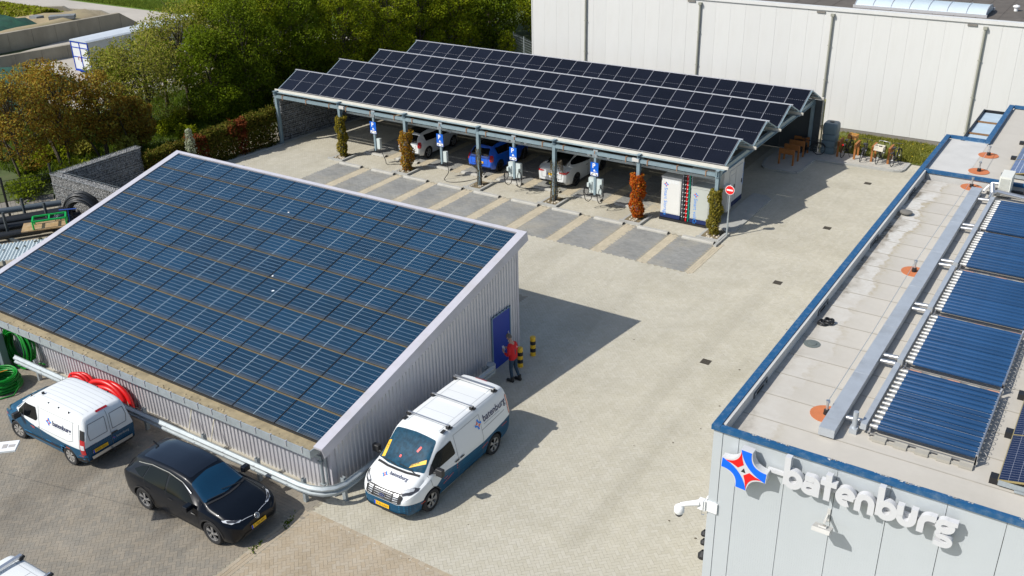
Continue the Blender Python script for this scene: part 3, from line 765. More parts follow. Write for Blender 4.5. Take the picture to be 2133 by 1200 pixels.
# roof equipment: duct, manifold, evacuated tube collectors
duct = thing('roof_duct', 'long pale sheet metal duct running along the office roof', 'duct', (-3.95, 17.6, RZ))
w = MB(); w.box(-.16,.17,0,16.5,.05,.245); w.build('duct_body', M_DUCT, duct)
w = MB()
for k in range(9): w.box(-.16,.16,.3+k*2,.5+k*2,0.01,.06)
w.build('duct_foot', M_BLACK, duct)
w = MB()
for k in range(6): w.box(-.164,.174,2.6+k*2.6,2.64+k*2.6,.048,.248)
w.build('duct_joint', M_DUCT, duct)
for y, pl_ in zip((18.35,21.12,21.42,24.2,24.5,27.35,27.65,30.4,30.7,33.2), ('alone at the front end','nearer of the first pair','farther of the first pair','nearer of the second pair','farther of the second pair','nearer of the third pair','farther of the third pair','nearer of the fourth pair','farther of the fourth pair','alone at the far end')):
    o = MB(); o.tube([(-3.74,y,RZ+.17),(-3.42,y,RZ+.19)], .055, 10)
    t_ = o.build('insulated_pipe', M_ALU, smooth=40); tag(t_, f'short shiny insulated pipe bridging roof duct and collector header, {pl_}', 'pipe', 'short insulated pipes beside the roof duct')
M_TUBE = mat('evacuated_tube_glass', (0.014, 0.056, 0.14), 0.36, var=0.12, vscale=1.5, isl=0.15, spec=.35)
M_TILE = mat('concrete_tile', (0.36,0.34,0.29), 0.9, var=0.1, vscale=4)
M_TILER = mat('terracotta_tile', (0.50,0.25,0.16), 0.9, var=0.1, vscale=4)
tubeM = MB(); tubeM.lathe([(0,0),(.03,.005),(.060,.03),(.060,1.93),(.05,1.96),(0,1.97)], 14, (0,0,0), 'X')
tubeM = tubeM.mesh('glass_tube', M_TUBE, smooth=40)
capM = MB(); capM.lathe([(.03,-.12),(.04,-.11),(.04,-.05),(.058,-.045),(.062,.05),(.0,.05)], 12, (0,0,0), 'X'); capM = capM.mesh('tube_cap', mat('dull_aluminium', (0.42,0.42,0.40), .45, metal=.5), smooth=40)
refl = MB(); refl.tube([(.0,0,-.02),(1.98,0,-.02)], .008, 5); refl = refl.mesh('reflector_rod', mat('silver_rod', (0.62,0.63,0.65), 0.5, metal=0.2))
hoop = MB(); hoop.tube([(.09*math.cos(a)-.02, .07*math.sin(a)*1.0, .0) for a in [2*PI*k/12 for k in range(12)]], .006, 4, close=True); hoop = hoop.mesh('hose_loop', mat('smoky_plastic', (0.30,0.29,0.27), 0.4))
CB = [18.15, 21.23, 24.32, 27.48, 30.48]
for b_, y0 in enumerate(CB):
    cl = thing('tube_collector', f'blue evacuated tube solar collector, {["nearest to the front coping","second from the front coping","third from the front coping","fourth from the front coping","farthest from the front coping, below the air conditioner"][b_]}', 'solar collector', (-3.22, y0, RZ), 0, 'evacuated tube collectors on the office roof')
    nT = 14; p_ = 2.78/nT
    for k in range(nT):
        y = .12 + k*p_
        o = obj('glass_tube', tubeM, cl); o.location = (.10, y, .20 + random.gauss(0,.002))
        obj('tube_cap', capM, o)
        o2 = obj('reflector_rod', refl, cl); o2.location = (.08, y + p_/2, .222)
        o3 = obj('hose_loop', hoop, cl); o3.location = (2.16, y + .03, .12); o3.rotation_euler = (random.uniform(-.3,.3), random.uniform(-.2,.4), 0)
    w = MB(); w.box(2.06,2.09,.0,2.88,.08,.26); w.box(-.02,.0,.0,2.88,.06,.12); w.box(0,2.09,.0,.03,.05,.09); w.box(0,2.09,2.85,2.88,.05,.09)
    for q in (0.0, 2.85): w.box(2.055,2.1,q,q+.03,.0,.30); w.box(0,.03,q,q+.03,0,.2)
    w.build('frame', M_ALU, cl)
    w = MB(); w.box(-.18,-.06,-.02,2.9,.13,.27); w.build('header', M_DUCT, cl)
    for q in range(5):
        red = b_ > 0 and (q in (0,2,4)); w = MB(); w.box(.12+q*.42,.38+q*.42,-.16,.02,.005,.065); 
        w.build('ballast_tile', M_TILER if red else M_TILE, cl)
    w = MB(); w.box(.05,2.05,-.12,-.05,.0,.035); w.build('base_rail', M_TILE, cl)
st = MB(); st.box(-3.60,-3.44,18.05,18.25,RZ,RZ+.12); st.tube([(-3.52,18.15,RZ+.12),(-3.52,18.15,RZ+.5)], .055, 10); 
o = st.build('vent_stub', M_DUCT, smooth=40); tag(o, 'upright grey pipe stub beside the near end of the roof duct', 'pipe stub')
st = MB(); st.tube([(-3.42,33.3,RZ+.2),(-3.42,33.75,RZ+.25),(-3.3,33.85,RZ+.3),(-1.6,33.9,RZ+.12),(-.5,34.05,RZ+.12),(3,34.2,RZ+.12)], .075, 10)
st.tube([(-3.42,33.75,RZ+.25),(-3.5,33.95,RZ+.5)], .09, 10)
o = st.build('header_pipe', M_ALU, smooth=40); tag(o, 'shiny insulated pipe leading off behind the farthest tube collector', 'pipe')
# fall-arrest anchors on orange discs
M_ORG = mat('orange_membrane', (0.50,0.16,0.06), 0.85, var=0.12, vscale=5)
for i,(x,y,z,lb) in enumerate(((-4.2,18.5,RZ,'at the near end of the duct'),(-4.28,26.85,RZ,'halfway along the duct'),(-4.2,34.72,RZ,'just below the white step of the upper roof'),(-4.23,36.1,5.86,'on the upper roof behind the blue coping'),(-4.25,38.1,5.86,'on the upper roof, farthest from the duct'))):
    a = thing('roof_anchor', f'steel fall-arrest post on an orange disc {lb}', 'roof anchor', (x,y,z), 0, 'roof anchors with orange discs')
    w = MB(); w.lathe([(.345,.0),(.345,.012),(0,.013)], 28); w.build('disc', M_ORG, a)
    w = MB(); w.lathe([(.07,.013),(.06,.12),(.035,.13)], 12); w.build('sleeve', M_BLACK, a)
    w = MB(); w.lathe([(.03,.12),(.03,.30),(.05,.31),(.045,.36),(0,.37)], 10); w.build('post', M_ALU, a, smooth=40)
for pts, lb in (([(-4.2,18.5,RZ+.34),(-4.2,22,RZ+.36),(-4.28,26.85,RZ+.34),(-4.25,30,RZ+.36),(-4.2,34.72,RZ+.34)], 'thin steel safety cable stretched along the roof duct'),([(-4.23,36.1,6.2),(-4.25,38.1,6.2)], 'short thin safety cable on the upper roof')):
    w = MB(); w.tube(pts, .007, 5); tag(w.build('safety_cable', M_ALU), lb, 'cable')
# air conditioner
ac = thing('air_conditioner', 'white outdoor air conditioner unit on a black rail by the white step', 'air conditioner', (-3.15,34.5,RZ), .0)
w = MB(); w.box(-.18,.18,-.4,.4,.08,.74); w.build('casing', mat('ac_white', (0.66,0.66,0.60), 0.5, var=0.04), ac)
for k in range(18): 
    w = MB() if k == 0 else w; w.box(-.192,-.178,-.33,.33,.14+k*.032,.155+k*.032)
for k in range(9): w.box(-.14+k*.033,-.125+k*.033,-.412,-.398,.14,.68)
w.build('grille', mat('ac_grille', (0.45,0.46,0.42), 0.6), ac)
w = MB(); w.tube([(-.5,-.25,.08),(.75,-.25,.08)], .045, 8); w.tube([(-.5,.25,.08),(.75,.25,.08)], .045, 8); w.build('mounting_tube', M_BLACK, ac)
w = MB(); w.tube([(-.18,-.1,.4),(-.4,-.1,.38),(-.55,-.2,.2),(-.6,-.3,.1)], .035, 8); w.build('pipe', M_WHITEP, ac, smooth=40)
# drain outlet, roof vent, coil of cable
w = MB(); w.lathe([(.2,0),(.2,.012),(.11,.015),(.11,.03),(.06,.035),(0,.035)], 20, (-5.43,21.37,RZ)); tag(w.build('roof_drain', mat('drain_grey',(0.13,0.15,0.14),.6)), 'round roof drain in pale membrane near the black coil', 'roof drain')
w = MB(); w.lathe([(.12,0),(.12,.06),(.19,.07),(.19,.11),(.15,.13),(0,.14)], 24, (-5.5,31.1,RZ)); tag(w.build('roof_vent', mat('vent_grey',(0.17,0.16,0.14),.7,var=.1), smooth=40), 'low round grey vent cap standing in the stained roof edge', 'roof vent')
w = MB()
for r,z,dx in ((.2,.05,0),(.19,.1,.03),(.21,.08,.2),(.18,.14,.22),(.16,.17,.2)):
    w.tube([(-5.52+.6*dx+.6*r*math.cos(a), 22.5+dx*.5+.6*r*math.sin(a), RZ+.7*z+.015*math.sin(3*a)) for a in [2*PI*k/20 for k in range(20)]], .02, 6, close=True)
tag(w.build('cable_coil', M_BLACK, smooth=40), 'small black coil of cable lying by the blue coping', 'cable coil')
# photovoltaic rows at the edge of the roof
M_PVNAVY = cell_mat('navy_solar_glass', (0.010, 0.018, 0.055), (0.40,0.42,0.48), 1.0, 1.70, 6, 20, 0.004, 0.006, 0.14, line_amt=0.6)
M_PVPOLY = cell_mat('polycrystalline_glass', (0.05, 0.075, 0.16), (0.55,0.58,0.62), 1.0, 1.65, 6, 10, 0.004, 0.016, 0.2, line_amt=0.9)
M_BRASS = mat('brass_frame', (0.45,0.36,0.16), 0.45, metal=0.5)
pn = panel_mesh('solar_panel', 1.0, 1.73, M_PVNAVY, M_BRASS, .015); pp = panel_mesh('solar_panel', 1.0, 1.62, M_PVPOLY, M_BRASS, .015)
pa = thing('solar_array', 'dark navy solar panels on a tilted frame at the front of the office roof', 'solar array', (-.66,17.75,RZ))
for r in range(5):
    for c in range(3):
        o = obj('solar_panel', pn, pa); o.location = (c*1.03*math.cos(.2), r*1.765, .16 + c*1.03*math.sin(.2)); o.rotation_euler = (0,-.2,0)
for y in (.12,1.9,3.6,5.4,7.2): w = MB(); w.box(-.16,.16,y-.1,y+.1,.0,.14); w.build('foot', M_BLACK, pa)
w = MB(); w.box(.0,3.0,-.04,-.02,.05,.16); w.box(.3,3.0,-.1,-.06,.03,.06); w.build('wind_plate', M_ZINC, pa)
pb = thing('solar_array', 'older grey-blue solar panels with a bold grid on the upper office roof', 'solar array', (-3.28,35.9,5.86))
for r in range(4):
    for c in range(4):
        o = obj('solar_panel', pp, pb); o.location = (c*1.03*math.cos(.2), r*1.66, .16 + c*1.03*math.sin(.2)); o.rotation_euler = (0,-.2,0)
for y in (.1,2.2,4.2,6.2): w = MB(); w.box(-.22,.05,y-.1,y+.1,0,.1); w.build('foot', M_BLACK, pb)
w = MB(); w.box(0,4,-.05,-.02,.04,.16); w.build('wind_plate', M_ZINC, pb)

# ------------------------------------------------------------------ sign on the front wall
M_SIGNW = mat('sign_white', (0.56,0.565,0.575), 0.45)
M_SIGNB = mat('sign_blue', (0.0,0.13,0.80), 0.4); M_SIGNR = mat('sign_red', (0.78,0.008,0.008), 0.4)
def bez(p, c, q, n=10): return [((1-t)**2*p[0]+2*t*(1-t)*c[0]+t*t*q[0], (1-t)**2*p[1]+2*t*(1-t)*c[1]+t*t*q[1]) for t in [k/n for k in range(n+1)]]
def star_parts():
    a, b, k = 1.0, .25, .25
    T0, T1, R0, R1, B0, B1, L0, L1 = (-b,a),(b,a),(a,b),(a,-b),(b,-a),(-b,-a),(-a,-b),(-a,b)
    out = bez(T1,(k,k),R0) + bez(R1,(k,-k),B0) + bez(B1,(-k,-k),L0) + bez(L1,(-k,k),T0)
    s = .02
    inn = bez((T0[0]+.01,T0[1]-.03),(.02,.02),(R1[0]-.03,R1[1]+.01))
    blue1 = bez((T1[0]-.03,T1[1]-.03),(k-.05,k-.05),(R0[0]-.03,R0[1]-.03)) + inn[::-1]
    blue2 = [(-x,-y) for x,y in blue1]
    i2 = [(-x,-y) for x,y in inn]      # from bottom to left
    red1 = bez((L1[0]+.05,L1[1]-.04),(-k+.06,k-.06),(T0[0]+.02,T0[1]-.08)) + [(x-.05,y-.05) for x,y in inn[1:4]] + [(-.06,.26),(-.26,.06)] + [(x+.05,y+.05) for x,y in i2[1:4]][::-1]
    red1 = bez((L1[0]+.06,L1[1]-.06),(-k+.05,k-.05),(T0[0]+.03,T0[1]-.09)) + [(-.13,.52),(-.03,.26),(-.26,.03),(-.52,.13)]
    red2 = [(-x,-y) for x,y in red1]
    return out, (blue1, blue2), (red1, red2)
OUT, BLUES, REDS = star_parts()
SR = .49; rot = math.radians(-4)
def st(p, s=SR, c=(-5.165,5.31)): return (c[0]+s*(p[0]*math.cos(rot)-p[1]*math.sin(rot)), c[1]+s*(p[0]*math.sin(rot)+p[1]*math.cos(rot)))
sgn = thing('company_sign', 'raised white company lettering with a blue and red star emblem on the office wall', 'sign', (-5.1,16.5,5.3))
def at_sgn(name, mb, m, **k):
    o = mb.build(name, m, sgn, **k); o.location = -Vector((-5.1,16.5,5.3)); return o
w = MB(); w.prism([st(p) for p in OUT], 16.22, 16.40, 'Y'); w.box(-5.3,-5.05,16.40,16.53,5.2,5.4); at_sgn('emblem_body', w, M_SIGNW)
for q in BLUES: w = MB(); w.prism([st(p) for p in q], 16.213, 16.2195, 'Y'); at_sgn('emblem_blue_band', w, M_SIGNB)
for q in REDS: w = MB(); w.prism([st(p) for p in q], 16.2135, 16.2195, 'Y'); at_sgn('emblem_red_band', w, M_SIGNR)
w = MB(); w.prism([st(p) for p in ((-.1,-.11),(.1,-.11),(0,.1))], 16.214, 16.2195, 'Y'); at_sgn('emblem_mark', w, M_DARK)
w = MB(); w.box(-4.72,-1.2,16.405,16.46,5.34,5.43)
for x in (-4.0,-3.3,-2.6,-1.9,-1.3): w.box(x-.02,x+.02,16.46,16.53,5.33,5.44)
at_sgn('mounting_rail', w, M_SIGNW)
# rounded letter strokes: each letter one part, strokes as swept bars
def arc(cx, cy, r, a0, a1, n=14, ry=None): return [(cx+r*math.cos(math.radians(a0+(a1-a0)*k/n)), cy+(ry or r)*math.sin(math.radians(a0+(a1-a0)*k/n))) for k in range(n+1)]
def stroke_poly(path, t):
    P = [Vector((a,b,0)) for a,b in path]; Lf, Rt = [], []
    cl = (P[0]-P[-1]).length < 1e-6
    for i,p in enumerate(P):
        d = ((P[1]-P[-2]) if cl and i in (0,len(P)-1) else (P[min(i+1,len(P)-1)]-P[max(i-1,0)])).normalized(); n = Vector((-d.y,d.x,0))
        Lf.append((p+n*t/2)); Rt.append((p-n*t/2))
    return Lf, Rt
XH, TH, RR = .46, .138, .175    # x-height, stroke, bowl radius
c_ = XH/2; rr = c_-TH/2; rx = .165
GLY = {
 'b': ([[(TH/2,.74),(TH/2,.06)], arc(TH/2+.16,c_,.16,0,360,32,c_-TH/2)], .48),
 'a': ([(arc(.185,.155,.135,0,360,28,.098),.125), [(.06,XH-.075),(.19,XH-.07),*arc(.24,XH-.18,.11,80,0,8,.115),(.345,.2),(.345,.0)]], .46),
 't': ([[(.17,.62),(.17,.0)],([(.0,XH-.05),(.36,XH-.05)],.115)], .40),
 'e': ([arc(.215,c_,.155,4,300,32,c_-TH/2),([(.10,.215),(.40,.215)],.085)], .47),
 'n': ([[(TH/2,0),(TH/2,.22),*arc(TH/2+.145,.23,.145,180,0,20,.155),(TH/2+.29,.0)]], .50),
 'u': ([[(TH/2,XH),(TH/2,.23),*arc(TH/2+.145,.23,.145,180,360,20,.155),(TH/2+.29,XH)]], .50),
 'r': ([[(TH/2,0),(TH/2,.20),*arc(TH/2+.17,.225,.17,180,82,12,.16),(.36,.385)]], .385),
 'g': ([(arc(.2,XH-.155,.14,0,360,30,.10),.125),([(.20,XH-.05),(.44,XH-.045)],.10),(bez((.12,.21),(.02,.075),(.17,.06),8)+bez((.20,.055),(.39,.035),(.345,-.07),9)[1:]+bez((.335,-.09),(.27,-.16),(.03,-.11),9)[1:],.105)], .46),
}
x = -4.36
for ch in 'batenburg':
    strokes, adv = GLY[ch]; w = MB(); k_ = .875
    for si, path in enumerate(strokes):
        path, th_ = path if isinstance(path, tuple) else (path, TH)
        Lf, Rt = stroke_poly(path, th_); y0 = 16.275 - .002*si; n = len(Lf)
        vs = []
        for yy in (y0, 16.40):
            for q in Lf: vs.append((x + q.x*k_, yy, 5.195 + q.y*.98))
            for q in Rt: vs.append((x + q.x*k_, yy, 5.195 + q.y*.98))
        fs = []
        for i in range(n-1):
            fs += [(i,i+1,n+i+1,n+i),(2*n+i,3*n+i,3*n+i+1,2*n+i+1),(i,2*n+i,2*n+i+1,i+1),(n+i,n+i+1,3*n+i+1,3*n+i)]
        fs += [(0,n,3*n,2*n),(n-1,3*n-1,4*n-1,2*n-1)]
        w.add(vs, fs)
    at_sgn('letter', w, M_SIGNW)
    x += adv*k_*.905
# floodlight and dome camera
fl = thing('floodlight', 'pale grey floodlight on a bracket below the lettering', 'floodlight', (-3.42,16.5,4.62))
w = MB(); w.box(-.03,.03,-.0,.03,-.08,.22); w.box(-.025,.025,-.28,.0,.06,.10); w.tube([(0,-.05,.14),(0,-.14,.10),(0,-.22,.08)], .02, 6); w.build('bracket', M_UPST, fl)
w = MB(); M_ = Matrix.Rotation(-.35,3,'X'); w.obox((0,-.38,.0),(.36,.30,.09),M_); w.obox((0,-.36,.055),(.16,.14,.03),M_); w.build('lamp_body', M_UPST, fl)
w = MB(); w.obox((.02,-.36,.073),(.05,.1,.01),M_); w.build('cable_gland', M_TILE, fl)
cm = thing('dome_camera', 'white dome security camera on a corner arm of the office wall', 'security camera', (-5.95,16.5,3.85))
w = MB(); w.box(-.06,.2,-.02,.02,-.13,.13); w.box(-.10,-.06,-.06,.2,-.13,.13); w.build('corner_plate', M_WHITEP, cm)
w = MB(); w.obox((-.16,-.02,.02),(.12,.13,.24)); w.tube([(-.2,-.05,.05),(-.42,-.15,-.0),(-.56,-.22,-.04)], [.075,.06,.055], 10); w.build('arm', M_WHITEP, cm, smooth=40)
w = MB(); w.lathe([(.05,-.02),(.085,-.05),(.11,-.08),(.115,-.2),(.09,-.24)], 18, (-.58,-.23,-.02)); w.build('housing', M_WHITEP, cm, smooth=40)
w = MB(); w.lathe([(.088,-.242),(.08,-.29),(.045,-.33),(0,-.34)], 16, (-.58,-.23,-.02)); w.build('dome', mat('smoked_dome',(0.03,0.03,0.035),.1), cm, smooth=True)
w = MB(); w.tube([(-.14,-.02,-.10),(-.14,-.03,-.25),(-.08,-.01,-.26)], .012, 6); w.build('cable', M_ALU, cm)
for z, s, lb in ((2.95,.8,'uppermost of three'),(2.7,.8,'middle one of three'),(2.36,1.15,'lowest and largest of three')):
    w = MB(); w.lathe([(.03*s,0),(.10*s,-.1*s),(.10*s,-.17*s),(0,-.17*s)], 10, (-6.08,16.75,z)); w.box(-6.1,-5.95,16.72,16.78,z-.03,z)
    tag(w.build('wall_lamp', M_BLACK), f'black fitting peeping round the office corner below the camera, {lb}', 'wall fitting', 'black fittings on the hidden office side')
# ------------------------------------------------------------------ carport
M_GALV = mat('carport_steel', (0.27, 0.36, 0.40), 0.42, metal=0.35, var=0.12, vscale=6, dirt=(0.22,0.28,0.30), dscale=2, damt=0.5)
M_CREAM = mat('cream_gutter', (0.60, 0.57, 0.50), 0.5, var=0.08, vscale=3)
M_GAB = mat('gabion_stone', (0.20, 0.205, 0.20), 0.9, var=0.25, vscale=5, isl=0.3, hue=(0.16,0.17,0.18))
M_GABD = mat('gabion_core', (0.05,0.05,0.05), 0.95)
CX0, CX1, CY0, CY1 = -42.35, -14.72, 39.32, 52.75
PX = [-42.28, -37.38, -32.72, -27.95, -23.42, -18.86, -14.98]
cp = thing('carport', 'long galvanised carport roofed with four sawtooth rows of black solar panels', 'carport', (-28.5, 46, 0))
CO = Vector((-28.5, 46, 0))
def at_cp(name, mb, mats, **k):
    o = mb.build(name, mats, cp, **k); o.location = -CO; return o
def row_x(y): t = (y-41.07)/9.75; return -42.35 + 1.38*t, -14.72 + .16*t
RYS = [39.45, 42.75, 45.98, 49.2]; RUN = 1.62; EZ, RZ2 = 3.22, 3.98
PA = math.atan2(RZ2-EZ, RUN); PL = math.hypot(RUN, RZ2-EZ)
pmc = panel_mesh('solar_panel', 1.03, PL-.10, None, None, .014) if False else None
LXc = (CX1-CX0-.2)/26 - .025
def cmesh(LY):
    p = MB(); fw = .011; LX = LXc
    p.box(-fw, LX+fw, -fw, 0, -.03, .004, 1); p.box(-fw, LX+fw, LY, LY+fw, -.03, .004, 1); p.box(-fw, 0, 0, LY, -.03, .004, 1); p.box(LX, LX+fw, 0, LY, -.03, .004, 1)
    p.add([(0,0,0),(LX,0,0),(LX,LY,0),(0,LY,0)], [(0,1,2,3)], 0); p.add([(0,0,-.02),(LX,0,-.02),(LX,LY,-.02),(0,LY,-.02)], [(3,2,1,0)], 1)
    for k in range(9): p.box(.04+k*(LX-.1)/8, .04+k*(LX-.1)/8+.06, LY*.5-.006, LY*.5+.006, .0005, .0015, 1)
    return p.mesh('solar_panel', [M_PVBLACK, mat('grey_silver_frame', (0.46, 0.46, 0.48), 0.4, metal=0.4)], recalc=False)
cmA, cmB = cmesh(PL-.06), cmesh(PL-.06)
for y0 in RYS:
    xa_, xb_ = row_x(y0 + RUN); sx_ = (xb_-xa_-.2)/(CX1-CX0-.2)
    for c in range(26):
        x = xa_ + .1 + c*(xb_-xa_-.2)/26 + .014
        o = obj('solar_panel', cmA, cp); o.scale.x = sx_; o.location = Vector((x, y0, EZ+.06)) - CO; o.rotation_euler = (PA + random.gauss(0,.0015), random.gauss(0,.001), 0)
        o = obj('solar_panel', cmB, cp); o.scale.x = sx_; o.location = Vector((x, y0 + RUN + .03, RZ2+.045)) - CO; o.rotation_euler = (-PA, 0, 0)
for y0 in RYS:
    CX0, CX1 = row_x(y0 + RUN)
    w = MB(); w.box(CX0-.05, CX1+.05, y0+RUN-.035, y0+RUN+.055, RZ2+.03, RZ2+.06); at_cp('ridge_trim', w, M_FRAMEA)
    w = MB(); w.box(CX0, CX1, y0-.30, y0+.10, EZ-.125, EZ-.105); w.bar((CX0,y0+RUN+.015,RZ2-.03),(CX1,y0+RUN+.015,RZ2-.03),.30,.02); at_cp('gap_sun_blocker', w, M_GALV)  # unseen strips added under valley and ridge to stop sun through the gaps
    w = MB(); w.box(CX0-.12, CX1+.12, y0-.14, y0-.02, EZ-.10, EZ+.0); w.box(CX0-.12, CX1+.12, y0-.155, y0-.14, EZ-.10, EZ+.05); at_cp('gutter', w, M_CREAM)
    for xx in (CX0+.06, CX1-.06):
        w = MB(); w.bar((xx,y0,EZ+.005),(xx,y0+RUN,RZ2+.0),.05,.06); w.bar((xx,y0+2*RUN+.06,EZ+.0),(xx,y0+RUN+.03,RZ2+.0),.05,.06); at_cp('rafter', w, M_GALV)
    for k in range(1,7):
        xx = PX[k] if k < 6 else -16.9; w = MB(); w.bar((xx,y0,EZ-.02),(xx,y0+RUN,RZ2-.05),.05,.06); w.bar((xx,y0+2*RUN+.06,EZ-.02),(xx,y0+RUN,RZ2-.05),.05,.06); at_cp('rafter', w, M_GALV)
    w = MB()
    for t in (.3,.7):
        for s in (0,1):
            yy = y0 + (t*RUN if s == 0 else 2*RUN - t*RUN); w.box(CX0,CX1,yy-.03,yy+.03,EZ+t*(RZ2-EZ)-.08,EZ+t*(RZ2-EZ)-.03)
    at_cp('purlin', w, M_GALV)
CX0, CX1 = row_x(52.5); w = MB(); w.box(CX0-.12, CX1+.12, 52.42, 52.56, EZ-.1, EZ+.02); at_cp('gutter', w, M_CREAM)
# frames
for k_, px_ in enumerate(PX):
    for yy in (39.17, 52.62):
        xx = px_ + (1.7*(1-k_/6) if yy > 50 else 0)
        w = MB(); w.box(xx-.08,xx+.08,yy-.09,yy-.075,0,3.02); w.box(xx-.08,xx+.08,yy+.075,yy+.09,0,3.02); w.box(xx-.008,xx+.008,yy-.075,yy+.075,0,3.02)
        w.box(xx-.12,xx+.12,yy-.13,yy+.13,0,.02); at_cp('post', w, M_GALV)
        if yy < 40:
            w = MB()
            for s in (-.06,.06): w.add([(xx+s-.005,yy+.09,3.0),(xx+s-.005,yy+.45,3.0),(xx+s-.005,yy+.09,2.45),(xx+s+.005,yy+.09,3.0),(xx+s+.005,yy+.45,3.0),(xx+s+.005,yy+.09,2.45)], [(0,1,2),(3,5,4),(0,3,4,1),(1,4,5,2),(2,5,3,0)])
            at_cp('gusset', w, M_GALV)
    xx = px_; w = MB(); a = .30 if xx > -15.5 else .18
    w.box(xx-.08,xx+.08,39.0,52.75,3.02+.0,3.035); w.box(xx-.08,xx+.08,39.0,52.75,3.02+a-.18-.015+.18,3.02+a); w.box(xx-.006,xx+.006,39.0,52.75,3.035,3.02+a-.015)
    dx_ = 1.7*(1-k_/6); w.v = [(a_ + dx_*(b_-39.17)/13.45, b_, c_) for a_,b_,c_ in w.v]; o = at_cp('cross_beam', w, M_GALV)
    if xx > -15.5: o.location.z -= .22
w = MB()
for i in range(6):
    a, b = PX[i]+.09, PX[i+1]-.09
    w.box(a, b, 39.08, 39.20, 2.80, 2.96)
at_cp('front_beam', w, M_GALV)
w = MB()
for i in range(6): w.box(PX[i]+.09+1.7*(1-i/6), PX[i+1]-.09+1.7*(1-(i+1)/6), 52.54, 52.68, 2.75, 2.95)
at_cp('back_beam', w, M_GALV)
w = MB(); w.box(-37.2,-15.1,39.52,39.55,2.48,2.58); w.box(-37.2,-15.1,39.78,39.81,2.48,2.58); w.box(-37.2,-15.1,39.55,39.78,2.48,2.49)
for k in range(70): w.box(-37.1+k*.315,-37.04+k*.315,39.53,39.8,2.50,2.53)
w.tube([(-37,39.62,2.53),(-15.2,39.62,2.53)], .03, 6); at_cp('cable_tray', w, mat('pale_steel_tray',(0.42,0.47,0.48),.45,metal=.3))
for i in range(6):
    for t in (.12,.5,.86):
        xx = PX[i] + (PX[i+1]-PX[i])*t; w = MB(); w.box(xx-.03,xx+.03,39.06,39.22,2.955,2.985); w.box(xx-.02,xx+.02,39.05,39.08,2.74,3.0); at_cp('beam_clamp', w, mat('rusty_clamp',(0.30,0.17,0.10),.7))
for xx in (-37.1,-18.98):
    w = MB(); w.box(xx-.17,xx+.17,39.0,39.08,2.86,3.02); at_cp('junction_box', w, M_UPST)
for xx in (-26.3,-25.25,-21.65,-20.6):
    w = MB(); w.lathe([(.07,-.06),(.07,.05)], 12, (xx,39.45,2.66), 'Y'); w.box(xx-.02,xx+.02,39.4,39.5,2.7,2.85); at_cp('cable_reel', w, M_WHITEP, smooth=40)
# back wall cladding
for k in range(12):
    xa = CX0 + k*(CX1-CX0)/12; w = MB(); w.box(xa+.005, xa+(CX1-CX0)/12-.005, 52.78+random.uniform(-.004,.004), 52.82, .02, 3.0); at_cp('back_panel', w, mat('charcoal_cladding',(0.055,0.065,0.07),.6,var=.1))
# gabion end wall with stones
def gabion(mb, x0, x1, y0, y1, h, size=.16, faces='xXyYZ'):
    """core block skinned with broken stones"""
    mb.box(x0+.05,x1-.05,y0+.05,y1-.05,0,h-.06,1)
    def stone(c):
        r = size*.5*random.uniform(.75,1.2); M_ = Matrix.Rotation(random.uniform(0,6),3,Vector((random.gauss(0,1),random.gauss(0,1),random.gauss(0,1))).normalized())
        vs = [M_ @ Vector(p)*r*random.uniform(.8,1.2) for p in ((1,0,0),(-1,0,0),(0,1,0),(0,-1,0),(0,0,1),(0,0,-1))]
        mb.add([v+Vector(c) for v in vs], [(0,2,4),(2,1,4),(1,3,4),(3,0,4),(2,0,5),(1,2,5),(3,1,5),(0,3,5)], 0)
    st_ = size*.72
    def rng(a,b): return [a + st_*.5 + k*st_ + random.uniform(-.02,.02) for k in range(max(1,int((b-a)/st_)))]
    for z in rng(0,h):
        for x in rng(x0,x1):
            if 'y' in faces: stone((x,y0+.05,z))
            if 'Y' in faces: stone((x,y1-.05,z))
        for y in rng(y0,y1):
            if 'x' in faces: stone((x0+.05,y,z))
            if 'X' in faces: stone((x1-.05,y,z))
    if 'Z' in faces:
        for x in rng(x0,x1):
            for y in rng(y0,y1): stone((x,y,h-.06))
def wire(mb, x0,x1,y0,y1,h,step=.5):
    for z in np.arange(0,h+.01,step):
        for a,b in (((x0,y0),(x1,y0)),((x1,y0),(x1,y1)),((x1,y1),(x0,y1)),((x0,y1),(x0,y0))): mb.bar((*a,z),(*b,z),.008,.008,0)
gw = thing('gabion_wall', 'tall dark gabion stone wall closing the far end of the carport', 'gabion wall', (-42.7, 46, 0))
w = MB(); gabion(w, -42.95, -42.45, 39.55, 52.6, 2.98, .17, 'xXyZ'); w.v = [(a_+42.7+1.55*(b_-39.5)/13.1, b_-46, c_) for a_,b_,c_ in w.v]; o = w.build('stone_fill', [M_GAB, M_GABD], gw); o['kind'] = 'stuff'
w = MB(); wire(w, -42.96,-42.44,39.53,52.62,2.98,.59); w.v = [(a_+42.7+1.55*(b_-39.5)/13.1, b_-46, c_) for a_,b_,c_ in w.v]; o = w.build('wire_cage', M_ZINC, gw)
w = MB(); w.box(-42.45,-42.25,39.4,52.5,-.01,.05); w.v = [(a_+1.55*(b_-39.5)/13.1, b_, c_) for a_,b_,c_ in w.v]; tag(w.build('edge_kerb', M_KERB), kind='structure')

